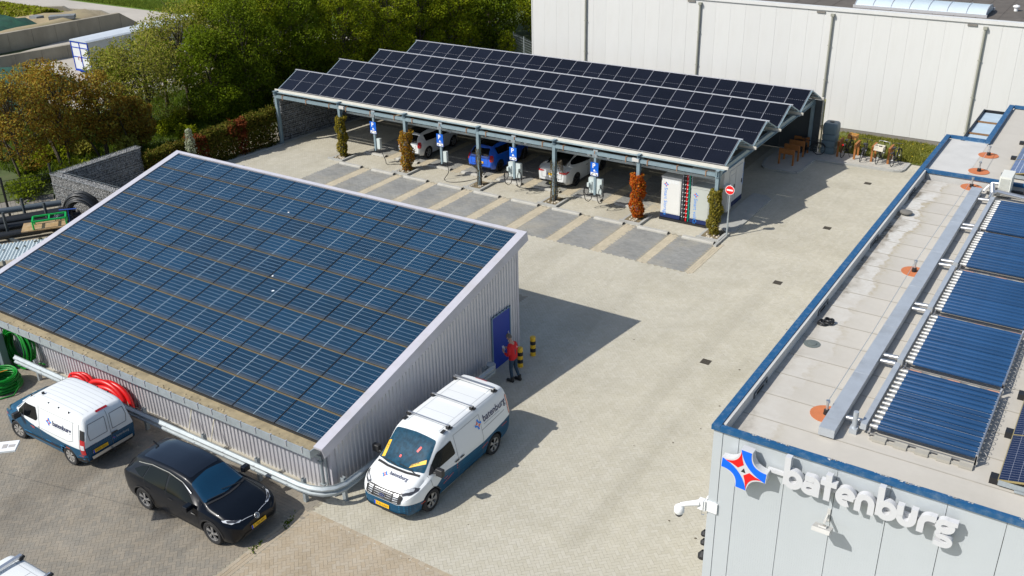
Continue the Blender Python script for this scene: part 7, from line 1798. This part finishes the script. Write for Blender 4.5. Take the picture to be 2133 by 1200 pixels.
for k in range(26):
    a = O_ + dx_*random.uniform(.5,6) + dy_*random.uniform(.05,1.6); r = random.uniform(.04,.11); w.lathe([(r,0),(r*.8,r*.4),(0,r*.5)], 6, (a.x+40,a.y-20.5,1.08+.09*0+ .1*((a-O_).dot(dy_))))
w.build('moss', mat('moss_dark',(0.035,0.035,0.015),.95), sh2)['kind'] = 'stuff'
w = MB(); w.obox((-41.2,23.0,.80),(1.9,1.1,.05), Matrix.Rotation(.9,3,'Z')); tag(w.build('plywood_sheet', mat('weathered_plywood',(0.34,0.22,0.10),.85,var=.3,vscale=4,dirt=(.5,.42,.3),dscale=3)), 'weathered plywood sheet lying under the green trestle', 'plywood')
w = MB(); M_ = Matrix.Rotation(.95,3,'Z'); 
for a,b in (((-.7,-.35),(.7,-.35)),((-.7,.35),(.7,.35)),((-.7,-.35),(-.7,.35)),((.7,-.35),(.7,.35)),((0,-.35),(0,.35))):
    for z in (1.2,): w.bar(Vector((-40.95,23.15,z)) + M_ @ Vector((*a,0)), Vector((-40.95,23.15,z)) + M_ @ Vector((*b,0)), .07, .07)
for a in ((-.7,-.35),(.7,-.35),(-.7,.35),(.7,.35)): w.bar(Vector((-40.95,23.15,.82)) + M_ @ Vector((*a,0)), Vector((-40.95,23.15,1.2)) + M_ @ Vector((*a,0)), .06, .06)
tag(w.build('trestle', mat('bright_green_paint',(0.0,0.36,0.07),.4)), 'bright green steel trestle frame standing on plywood', 'trestle')
w = MB(); w.tube([(-40.4,23.7,.1),(-40.3,23.75,1.5)], .02, 6); w.tube([(-40.6,23.5,1.5),(-40.0,24.0,1.52)], .03, 6); tag(w.build('pole_tool', mat('blue_tool',(0.01,0.05,0.25),.4)), 'thin pole tool with a blue cross handle behind the trestle', 'tool')
# mesh fence and tarmac path beyond it
fn = thing('mesh_fence', 'dark wire mesh fence between the stored pipes and the path', 'fence', (-46.5,22,0))
fp, fq = Vector((-48.6,17.8,0)), Vector((-44.5,25.8,0))
for k in range(5):
    p = fp.lerp(fq, k/4); w = MB(); w.box(p.x-.04+46.5,p.x+.04+46.5,p.y-.04-22,p.y+.04-22,0,2.1 if k < 4 else 2.4); w.build('post', M_BLACK, fn)
w = MB()
for k in range(44): p = fp.lerp(fq, k/43); w.bar((p.x+46.5,p.y-22,.05),(p.x+46.5,p.y-22,1.9),.008,.008)
for z in (.05,.45,.85,1.25,1.65,1.9): w.bar((fp.x+46.5,fp.y-22,z),(fq.x+46.5,fq.y-22,z),.012,.02)
w.build('wire_mesh', M_BLACK, fn)
g = MB(); g.prism([(-52.5,17),(-50.5,16),(-44.6,25.6),(-46.8,27.0)], -.1, -.02, 'Z'); tag(g.build('path', mat('grey_path',(0.20,0.185,0.16),.95,var=.2,vscale=3)), kind='structure')
# ------------------------------------------------------------------ vegetation
def lm(name, c1, c2, v=.45): return leafmat(name, c1, c2, v)
F_OLIVE = lm('willow_leaf', (0.36,0.33,0.07), (0.25,0.25,0.035)); F_GREEN = lm('fresh_leaf', (0.18,0.235,0.010), (0.115,0.17,0.008)); F_DARK = lm('deep_leaf', (0.11,0.165,0.009), (0.14,0.175,0.010))
F_BROWN = lm('copper_leaf', (0.35,0.17,0.025), (0.27,0.20,0.026)); F_LIME = lm('lime_leaf', (0.27,0.29,0.012), (0.19,0.235,0.010)); F_BLOS = lm('blossom_white', (0.48,0.48,0.38), (0.30,0.34,0.20), .2)
M_BARK = mat('bark', (0.10,0.08,0.055), .95, var=.3, vscale=8, bump=.5)
def blobs_points(blobs, n, shell=.55):
    vol = np.array([b[3]*b[4]*b[5] for b in blobs])**.75; vol /= vol.sum(); out = []
    for b, k in zip(blobs, (vol*n).astype(int)):
        d = RNG.normal(size=(k,3)); d /= np.linalg.norm(d,axis=1)[:,None]
        r = RNG.uniform(0,1,k)**.33; r = np.where(RNG.uniform(0,1,k) < shell, .72+.33*RNG.uniform(0,1,k), r)
        out.append(np.array(b[:3]) + d*r[:,None]*np.array(b[3:6]))
    return np.concatenate(out)
def tree(label, x, y, h, r, leaf, n=5200, size=.16, trunk_h=.35, seed=0, name='tree', group='trees in the belt beyond the yard', nb=22, droop=0, stems=1, z0=-.12):
    rnd = random.Random(seed*13+5)
    t = thing(name, label, 'tree', (x,y,z0), 0, group)
    blobs = []; limbs = MB()
    for s in range(stems):
        bx, by = (0,0) if stems == 1 else (rnd.uniform(-.35,.35), rnd.uniform(-.35,.35))
        tx, ty = bx*3 + rnd.uniform(-.3,.3), by*3 + rnd.uniform(-.3,.3)
        th = h*trunk_h
        limbs.tube([(bx,by,-.1),(bx+.3*(tx-bx)+.06,by+.3*(ty-by),th*.5),(tx*.6+bx*.4,ty*.6+by*.4,th),(tx,ty,h*.62),(tx*1.1,ty*1.1,h*.86)], [.035*h**.75/(stems**.4),.027*h**.75/(stems**.4),.022*h**.75/(stems**.4),.012*h**.75,.004*h**.75], 8)
    for k in range(nb):
        u = (k+.5)/nb; z = h*(trunk_h*.8 + (1-trunk_h*.8)*u*.94); prof = math.sin(PI*min(1,(.14+.80*u)))**.7
        a = k*2.4 + rnd.uniform(-.5,.5); rr = r*prof*rnd.uniform(.45,.85)
        c = (rr*math.cos(a), rr*math.sin(a), z - droop*rr*.3); s = r*rnd.uniform(.24,.44)
        blobs.append((*c, s*1.1, s*1.1, s*rnd.uniform(.6,.95)))
        b0 = (c[0]*.12, c[1]*.12, max(z-h*.22, h*trunk_h*.7))
        limbs.tube([b0,(c[0]*.5,c[1]*.5,(b0[2]+c[2])/2+.05*h*rnd.uniform(-.5,1)),c], [.012*h**.75,.007*h**.75,.002*h**.75], 5)
        for q in range(3):
            e = (c[0]+rnd.uniform(-1,1)*s, c[1]+rnd.uniform(-1,1)*s, c[2]+rnd.uniform(-.5,1)*s); limbs.tube([((c[0]*.6+b0[0]*.4),(c[1]*.6+b0[1]*.4),(c[2]*.6+b0[2]*.4)),e], [.004*h**.75,.0015*h**.75], 4)
    limbs.build('trunk', M_BARK, t, smooth=True, recalc=False)
    P = blobs_points(blobs, n)
    mats_ = leaf if isinstance(leaf, list) else [leaf]
    mi = RNG.choice(len(mats_), len(P), p=[.75,.25] if len(mats_) == 2 else None)
    obj('crown', leaf_cloud(P, size, mats_, 'crown', mi=mi), t)
    return t
_i = 0
def T(*a, **k):
    global _i; _i += 1; return tree(*a, seed=_i, **k)
# copper-leaved row behind the pipes
CB_ = 'copper-leaved multi-stemmed tree '
for x,y,h,r,lb in ((-49.5,27.3,6.0,2.0,'above the mesh fence and path'),(-49.9,30.2,5.9,1.9,'just behind the pale gabion corner'),(-49.3,32.3,5.2,1.7,'next to the bare-trunked willow'),(-54.2,31.8,5.2,1.9,'in the second row, before the green tarpaulin'),(-54.7,29.0,4.6,1.8,'farthest out in the second row'),(-48.9,34.0,3.3,1.3,'that is smallest, crouching below the willow')):
    T(CB_+lb, x,y,h,r,[F_BROWN,F_OLIVE],n=8200,size=.085,trunk_h=.34,stems=3,group='copper-leaved trees')
for x,y,h,r,lb in ((-51.3,36.9,5.9,2.7,'olive-leaved willow with a pale bare trunk beside the hedge'),(-52.5,41.0,7.0,2.7,'tallest olive willow, touching the dense green trees'),(-53.3,36.3,5.2,1.7,'small olive willow in front of the blue-edged trailer'),(-55.2,41.3,5.8,2.2,'olive willow in front of the pale concrete yard')):
    T(lb, x,y,h,r,[F_OLIVE,F_GREEN],n=8200,size=.085,trunk_h=.46,group='olive willows')
spots = [(-49.2,40.3,6.0,2.1),(-52.6,44.1,7.8,2.5),(-49.3,43.2,7.6,2.5),(-51.0,46.3,8.2,2.6),(-50.1,48.3,8.0,2.6),(-55.2,47.8,8.6,2.8),(-52.0,51.4,8.2,2.7),(-48.2,51.6,7.4,2.4),(-51.9,54.4,8.2,2.7),(-47.2,55.2,7.0,2.4),(-51.6,57.6,7.8,2.7),(-47.2,58.8,6.6,2.4),
         (-51.1,60.6,7.8,2.7),(-46.2,62.0,6.2,2.3),(-50.5,63.8,7.2,2.7),(-58.5,58.2,8.8,3.2),(-56.0,62.5,8.4,3.2),(-49.3,66.6,7.0,2.8),(-45.6,66.5,5.6,2.3),(-42.6,70.5,6.2,2.5),(-50.2,70.6,7.4,3.0),(-45.6,73.3,6.6,2.9),(-54.6,68.7,8.0,3.2),(-41.0,77.0,6.6,2.9),(-48.5,78.0,7.2,3.2),(-60.1,55.4,8.8,3.2),(-44.5,82.0,7.0,3.2),(-58.0,51.5,8.4,2.9)]
kinds = [('fresh green alder',[F_GREEN,F_DARK]),('dark-leaved bushy tree',[F_DARK,F_GREEN]),('lime-green maple',[F_LIME,F_GREEN])]
wh_ = ['right behind the hedge corner','between the tall olive willow and the carport','second beside the hedge end','behind the carport end wall','over the carport end wall','in the second row beside the willows','above the first sawtooth ridge','close against the carport back','above the second sawtooth ridge','close against the carport back, under the second ridge','behind the second sawtooth ridge','close to the carport under the third ridge',
 'above the third sawtooth ridge','low by the third sawtooth ridge','behind the third sawtooth ridge','deep in the belt above the second ridge','deep in the belt above the third ridge','above the fourth sawtooth ridge','low beside the young lime shrub','nearest to the warehouse corner','in the second row above the fourth ridge','in the second row towards the warehouse','deep in the belt above the fourth ridge','behind the warehouse corner','in the third row towards the warehouse','deep in the belt behind the end wall','farthest back near the warehouse','third row behind the willows']
for i,(x,y,h,r) in enumerate(spots):
    kn, lf = kinds[(0,2,1,2,0,2,1,2)[i % 8]]
    n = 15000 if y < 62 else 9000
    T(f'{kn} {wh_[i]}', x,y,h,r,lf,n=n,size=.088 if y < 62 else .12,trunk_h=.14,nb=26,group='green trees of the belt')
T('white-blossoming tree among the green belt behind the carport',-49.0,57.0,7.2,1.7,[F_BLOS,F_GREEN],n=3800,size=.11,trunk_h=.3,group=None)
T('young lime-green shrub tree by the wire fence near the warehouse',-43.2,65.0,1.9,.8,[F_LIME,F_GREEN],n=1500,size=.10,trunk_h=.15,group=None)
# shrubs under the trees
LM_ = ['beside the mesh fence at the path','at the foot of the copper trees by the fence','behind the pale gabion corner','behind the pale gabion wall','under the smallest copper tree','at the foot of the bare-trunked willow','behind the white-flowering shrub','behind the middle of the hedge','behind the red-leaved shrub','behind the hedge end at the carport','just outside the dark gabion end wall','by the middle of the gabion end wall','at the back corner of the gabion end wall','behind the carport back, first ridge','behind the carport back, second ridge','behind the carport back, farthest from the hedge']
mass = [[],[],[]]; q_ = 0
for i in range(48):
    t = i/47
    if t < .5: x, y = -47.2 - random.uniform(0,5.5), 26 + 20*(t*2)
    else: x, y = -45.0 - random.uniform(.5,5), 46 + 12*(t-.5)*2
    if i % 3 == 0: x = -46.6 - random.uniform(0,.8)
    x = min(x, -46.0); r = random.uniform(.5,1.2); hh = random.uniform(.6,1.7); kd = (i//3) % 3
    B = [(random.uniform(-r,r)*.6, random.uniform(-r,r)*.6, hh*random.uniform(.3,.7), r*.6, r*.6, hh*.4) for _ in range(6)]
    P = blobs_points(B, 900)
    if i % 3: mass[kd].append(P + np.array([x,y,-.12])); continue
    s = thing('shrub', ['low dark green shrub ','leafy lime-green shrub ','olive green bramble '][kd] + LM_[q_], 'shrub', (x,y,-.12), 0, 'shrubs in the undergrowth'); q_ += 1
    obj('foliage', leaf_cloud(P, .10, [(F_DARK,F_LIME,F_OLIVE)[kd]], 'foliage'), s)
    w = MB()
    for q in range(6): a = random.uniform(0,6); w.tube([(0,0,0),(.5*r*math.cos(a),.5*r*math.sin(a),hh*.8)], [.02,.006], 4)
    w.build('stems', M_TWIG, s)
PP = np.concatenate([np.concatenate(m_) for m_ in mass]); mi_ = np.concatenate([np.full(sum(len(p) for p in m_), j_) for j_, m_ in enumerate(mass)])
tag(obj('underbrush', leaf_cloud(PP, .10, [F_DARK,F_LIME,F_OLIVE], 'underbrush', mi=mi_)), kind='stuff')
# clipped hedge with red and white accents
hd = thing('hedge', 'clipped olive-brown hedge with reddish patches along the yard edge', 'hedge', (-43.3,34.5,0))
ax_, ay_, bx_, by_ = -43.75,30.5,-42.75,39.2
n = 26000; t = RNG.uniform(0,1,n); u = RNG.uniform(-.38,.38,n); z = RNG.uniform(.02,1,n)
sh_ = RNG.uniform(0,1,n) < .75; face = RNG.integers(0,3,n)
u = np.where(sh_ & (face == 0), .36+.04*RNG.normal(size=n), u); u = np.where(sh_ & (face == 1), -.36+.04*RNG.normal(size=n), u); z = np.where(sh_ & (face == 2), .97+.045*RNG.normal(size=n), z)*(1.5+.55*t)
z = z + .06*np.sin(t*40) + .05*np.sin(t*97)
P = np.stack([ax_+(bx_-ax_)*t+u+43.3, ay_+(by_-ay_)*t-34.5, z], -1)
F_H1 = lm('hedge_leaf', (0.10,0.13,0.012), (0.13,0.105,0.018)); F_H2 = lm('hedge_gold', (0.16,0.13,0.02), (0.12,0.07,0.02)); F_H3 = lm('hedge_red', (0.22,0.04,0.018), (0.16,0.06,0.018))
mi = np.where(RNG.uniform(0,1,n) < .18, 1, 0); redp = (np.abs(t-.70) < .04) | (np.abs(t-.38) < .06); mi = np.where(redp & (RNG.uniform(0,1,n) < .7), 2, mi)
obj('foliage', leaf_cloud(P, .085, [F_H1,F_H2,F_H3], 'foliage', mi=mi), hd)
w = MB()
for q in range(60): tt = q/60; x0_ = ax_+(bx_-ax_)*tt+43.3; y0_ = ay_+(by_-ay_)*tt-34.5; w.tube([(x0_,y0_,0),(x0_+random.uniform(-.2,.2),y0_+random.uniform(-.1,.1),1.3)], [.02,.008], 4)
w.build('stems', M_TWIG, hd)
bs = thing('flowering_shrub', 'slim white-flowering shrub standing up at the hedge behind the shed ridge', 'shrub', (-42.75,33.0,0))
zz = RNG.uniform(.8,2.5,700); aa = RNG.uniform(0,6.3,700); rr = .28*RNG.uniform(.2,1,700)*(1.15-np.abs(zz-1.5)/1.6)
obj('blossom', leaf_cloud(np.stack([rr*np.cos(aa),rr*np.sin(aa),zz],-1), .075, [F_BLOS], 'blossom'), bs)
w = MB()
for q in range(5): w.tube([(0,0,0),(random.uniform(-.15,.15),random.uniform(-.15,.15),2.2)], [.015,.005], 4)
w.build('stems', M_TWIG, bs)
rs_ = thing('red_shrub', 'red-leaved shrub glowing above the hedge near the carport', 'shrub', (-43.0,36.3,0))
B = [(random.uniform(-.3,.3),random.uniform(-.5,.5),random.uniform(1.2,1.9),.35,.35,.35) for _ in range(6)]
obj('foliage', leaf_cloud(blobs_points(B, 900), .10, [F_H3], 'foliage'), rs_)
w = MB(); w.tube([(0,0,0),(0,0,1.6)], [.03,.01], 5); w.build('stems', M_TWIG, rs_)
w = MB(); w.box(0,.14,0,8.6,-.05,.08); kb = w.build('kerb', M_KERB); kb.location = (-43.1,30.6,0); kb.rotation_euler = (0,0,-math.atan2(1.0,8.7)); tag(kb, kind='structure')
# grass: blades scattered over a strip and the ground under the trees
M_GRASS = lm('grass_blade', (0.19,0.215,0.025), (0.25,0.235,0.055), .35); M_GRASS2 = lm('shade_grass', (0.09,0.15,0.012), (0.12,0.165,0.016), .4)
def blades(name, pts, h, m):
    n = len(pts); a = RNG.uniform(0,2*PI,n); hh = h*RNG.uniform(.5,1.4,n); wd = .018+.02*RNG.uniform(0,1,n); ln = RNG.normal(0,.5,(n,2))*hh[:,None]
    d = np.stack([np.cos(a),np.sin(a)],-1)*wd[:,None]
    V = np.zeros((n,4,3)); V[:,0,:2] = pts[:,:2]-d; V[:,1,:2] = pts[:,:2]+d; V[:,2,:2] = pts[:,:2]+ln+d*.2; V[:,3,:2] = pts[:,:2]+ln-d*.2
    V[:,:2,2] = pts[:,2:3]; V[:,2:,2] = (pts[:,2]+hh)[:,None]
    return tag(obj(name, fast_mesh(name, V.reshape(-1,3), np.arange(4*n).reshape(-1,4), [m])), kind='stuff')
g = MB(); g.add([(-14.6,53.35,.03),(-5.9,53.35,.03),(-5.9,57.25,.05),(-14.6,57.25,.05)], [(0,1,2,3)]); struct('lawn', g.mesh('lawn', mat('lawn_soil',(0.115,0.135,0.03),.95,var=.35,vscale=1.5,dirt=(.25,.215,.12),dscale=.8,damt=.5)))
n = 15000; P = np.stack([RNG.uniform(-14.4,-6,n),RNG.uniform(53.45,57.2,n),np.full(n,.03)],-1); cl = np.sin(P[:,0]*2.3)+np.sin(P[:,1]*3.1+P[:,0])+RNG.normal(0,.8,n); blades('grass', P[cl > -.9], .13, M_GRASS)
n = 70; P = np.stack([RNG.uniform(-14.2,-6,n),RNG.uniform(53.6,57.0,n),np.full(n,.17)],-1)
tag(obj('dandelions', leaf_cloud(P, .07, [mat('dandelion_yellow',(0.75,0.52,0.01),.7)], 'dandelions', aspect=1.0)), kind='stuff')
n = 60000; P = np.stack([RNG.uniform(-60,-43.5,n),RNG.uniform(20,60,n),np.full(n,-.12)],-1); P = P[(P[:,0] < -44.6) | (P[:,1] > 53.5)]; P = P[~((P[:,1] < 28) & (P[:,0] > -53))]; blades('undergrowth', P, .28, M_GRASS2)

# ------------------------------------------------------------------ far yard with silage walls
M_CONCY = mat('pale_concrete_yard', (0.42,0.385,0.33), .9, var=.1, vscale=.4, dirt=(.33,.31,.26), dscale=.15, damt=.5)
M_SILO = mat('weathered_concrete', (0.30,0.265,0.20), .9, var=.2, vscale=.8, dirt=(0.16,0.14,0.10), dscale=.35, damt=.6, stretch=(1,1,.35))
M_TARP = mat('green_net_tarp', (0.010,0.062,0.036), .8, var=.5, vscale=1.2, bump=1, bscale=3)
g = MB(); g.prism([(-140,60),(-97,60),(-82.5,58.5),(-79,38),(-58,38),(-58,64.5),(-140,64.5)], -.1, -.06, 'Z'); tag(g.build('concrete_yard', M_CONCY), kind='structure')
g = MB(); g.prism([(-150,64.6),(-62,64.6),(-50,90),(-40,160),(-150,160)], -.09, -.04, 'Z'); tag(g.build('field', mat('spring_field',(0.11,0.185,0.018),.95,var=.25,vscale=.5,dirt=(.15,.22,.02),dscale=.08,damt=.6)), kind='structure')
n = 26000; P = np.stack([RNG.uniform(-104,-70,n),64.7+RNG.gamma(1.4,2.0,n),np.full(n,-.05)],-1); blades('field_grass', P, .22, lm('meadow_blade', (0.12,0.19,0.02), (0.17,0.21,0.03)))
def silage_wall(p, q, h, lb, thick=.45, slope=True):
    t = thing('silage_wall', lb, 'concrete wall', (p[0],p[1],-.1), math.atan2(q[1]-p[1], q[0]-p[0]), 'concrete silage walls'); L_ = math.hypot(q[0]-p[0], q[1]-p[1]); n = max(2, int(L_/2.0))
    for i in range(n):
        a, b = L_*i/n, L_*(i+1)/n; w = MB()
        if slope and i == n-1: w.prism([(a+.01,0),(b,0),(b,h*.08),(a+.01,h)], 0, thick, 'Y')
        else: w.prism([(a+.01,0),(b-.01,0),(b-.01,h),(a+.01,h)], random.uniform(0,.02), thick, 'Y')
        w.build('wall_slab', M_SILO, t)
    return t
silage_wall((-82.6,36),(-80.4,59.0),1.55,'long weathered concrete silage wall with a sloping end behind the trailer')
silage_wall((-77.2,35),(-73.6,53.5),1.05,'lower concrete silage wall running past the trailer doors', .4, False)
silage_wall((-101,51),(-88.2,58.4),1.3,'short concrete silage wall with sloping end beside the concrete yard')
silage_wall((-92,58.9),(-85.6,60.2),.7,'small dark concrete wall end between the silage heaps', .3)
def heap(name, label, cat, pts, h, m, kind=None, z0=-.1, pw=.6):
    n = len(pts); cx_ = sum(p[0] for p in pts)/n; cy_ = sum(p[1] for p in pts)/n; vs = []; K = 6
    for k in range(K+1):
        f = 1-k/K
        for i,p in enumerate(pts):
            hh = h*(1-f**2)**pw + random.uniform(-.24,.24)*(k > 0); vs.append((cx_+(p[0]-cx_)*f, cy_+(p[1]-cy_)*f, z0+hh))
    fs = [(k*n+i, k*n+(i+1)%n, (k+1)*n+(i+1)%n, (k+1)*n+i) for k in range(K) for i in range(n)]
    w = MB(); w.add(vs, fs); o = w.build(name, m, smooth=True); tag(o, label, cat, kind=kind); return o
def ring_(x0,x1,y0,y1,n=24): return [((x0+x1)/2+(x1-x0)/2*math.copysign(abs(math.cos(a))**.6,math.cos(a)), (y0+y1)/2+(y1-y0)/2*math.copysign(abs(math.sin(a))**.6,math.sin(a))) for a in [2*PI*k/n for k in range(n)]]
heap('soil_bank','bare tan soil bank between the silage walls','soil', ring_(-91,-82.2,38,59.3), 1.35, mat('tan_soil',(0.36,0.285,0.17),.95,var=.3,vscale=1,dirt=(.11,.12,.03),dscale=.5,damt=.5), 'stuff', pw=.15)
heap('tarpaulin_heap','dark green net tarpaulin draped over a silage heap by the far walls','tarpaulin', ring_(-93,-83.2,43,51.8,44), .9, M_TARP, z0=1.0)
heap('tarpaulin_heap','green net tarpaulin heap half hidden behind the copper trees','tarpaulin', ring_(-76.6,-64,30,43), 1.3, M_TARP)
heap('tarpaulin_heap','small strip of green tarpaulin at the far picture edge','tarpaulin', ring_(-104,-94.5,49,55.5), 1.7, M_TARP)
n = 9000; P = np.stack([RNG.uniform(-97,-88,n),RNG.uniform(51.5,57.0,n),np.full(n,.0)],-1); P[:,2] = 1.2*np.exp(-((P[:,1]-54.5)/2.2)**2)+RNG.uniform(0,.4,n)
tag(obj('weeds', leaf_cloud(P, .22, [F_LIME,F_OLIVE], 'weeds', mi=RNG.integers(0,2,n))), kind='stuff')
heap('weed_bank','grassy bank beside the concrete yard','bank', ring_(-98,-87.5,51,57.5), 1.2, mat('weed_soil',(0.10,0.14,0.03),.95,var=.3), 'stuff')
w = MB(); w.obox((-84.4,53.6,1.35),(2.2,1.0,.3), Matrix.Rotation(.8,3,'Z')); w.obox((-86.2,52.2,1.4),(1.0,.8,.25), Matrix.Rotation(.1,3,'Z')); tag(w.build('scrap_sheet', mat('scrap_grey',(0.20,0.21,0.21),.7,var=.3)), 'grey scrap sheets lying on the soil bank', 'scrap')
# trailer with blue edges
tr = thing('lorry_trailer', 'white box trailer with blue edges and a pale curved roof behind the willows', 'trailer', (-66.9,43.35,-.1), PI/2)
w = MB(); w.box(0,11,-1.0,1.0,.75,2.9); w.build('box_body', mat('trailer_white',(0.66,0.67,0.68),.5,var=.06), tr)
w = MB(); w.prism([(-1.06,2.90),(1.06,2.90),(.9,3.0),(0,3.06),(-.9,3.0)], -.1, 11.1, 'X'); w.build('roof', mat('trailer_roof',(0.52,0.56,0.60),.5,var=.08), tr)
M_TB = mat('trailer_blue',(0.01,0.05,0.40),.4)
w = MB()
for y in (-1.03,.95): w.box(-.06,0,y,y+.08,.65,2.92)
w.box(-.06,0,-.95,.95,.65,.80); w.box(-.07,.0,-.95,.95,2.8,2.9); w.box(-.06,0,-.04,.04,.8,2.8); w.box(-.055,0,-.95,-.04,2.40,2.46); w.box(-.055,0,.04,.95,2.40,2.46); w.box(-.055,0,-.95,.95,1.7,1.76); w.build('frame', M_TB, tr)
w = MB(); w.box(-.03,-.004,-.94,-.05,.81,2.79); w.build('door', mat('trailer_white',(0.66,0.67,0.68),.5), tr)
w = MB(); w.box(-.03,-.004,.05,.94,.81,2.79); w.build('door', mat('trailer_white',(0.66,0.67,0.68),.5), tr)
w = MB()
for a in [2*PI*k/14 for k in range(14)]: pass
w.tube([(-.035,.25+.16*math.cos(a),1.55+.2*math.sin(a)) for a in [PI*k/8-.3 for k in range(12)]], .03, 5); w.build('door_print', mat('print_rust',(0.45,0.14,0.06),.6), tr)
for xx in (1.5,2.8,9.5):
    for s in (-1,1): w = MB(); w.lathe([(.45,-.14),(.48,-.1),(.48,.1),(.45,.14),(0,.14)], 20, (xx,s*.82,.48), 'Y'); w.build('wheel', M_TYRE, tr)
w = MB(); w.box(0,11,-.6,.6,.55,.75); w.build('chassis', M_FRAMEB, tr)
# wire fence by the warehouse corner
wf = thing('wire_fence', 'thin wire fence running from the tree belt to the warehouse corner', 'fence', (-36.4,61.5,-.1), math.atan2(5.5,-8.5))
for k in range(6): w = MB(); w.tube([(.1+2*k,0,0),(.1+2*k,0,1.7)], .035, 6); w.build('post', M_ZINC, wf)
w = MB()
for z in np.arange(.1,1.7,.2): w.bar((0,0,z),(10.2,0,z),.012,.012)
for k in range(50): w.bar((.2*k,0,.05),(.2*k,0,1.65),.01,.01)
w.build('wire_mesh', M_ZINC, wf)
# small debris on the paving
deb = MB()
for k in range(24):
    x, y = random.uniform(-16,-6.6), random.uniform(12.5,34)
    if x < -13 and 15 < y < 22: continue
    w = MB(); r = random.uniform(.015,.045); w.add([(r*math.cos(2*PI*j/6)*random.uniform(.5,1.5), r*math.sin(2*PI*j/6)*random.uniform(.5,1.2), .006+.004*(j%2)) for j in range(6)], [tuple(range(6))])
    deb.add([(a+x,b+y,c) for a,b,c in w.v], w.f)
tag(deb.build('litter', mat('dead_leaf',(0.09,0.07,0.045),.9)), kind='stuff')

# weeds in the joints along the crash barrier and the yard seam
n = 900; t = RNG.uniform(0,1,n); P = np.where((RNG.uniform(0,1,n) < .6)[:,None], np.stack([-31+14*t, 15.82+.05*RNG.normal(size=n), np.full(n,0.0)],-1), np.stack([-17.2+.06*RNG.normal(size=n), 12.5+2.6*t, np.full(n,0.0)],-1))
P = P[np.sin(P[:,0]*3.1)+np.sin(P[:,1]*5+P[:,0]*7) > .5]
blades('weeds', P, .04, M_GRASS2)
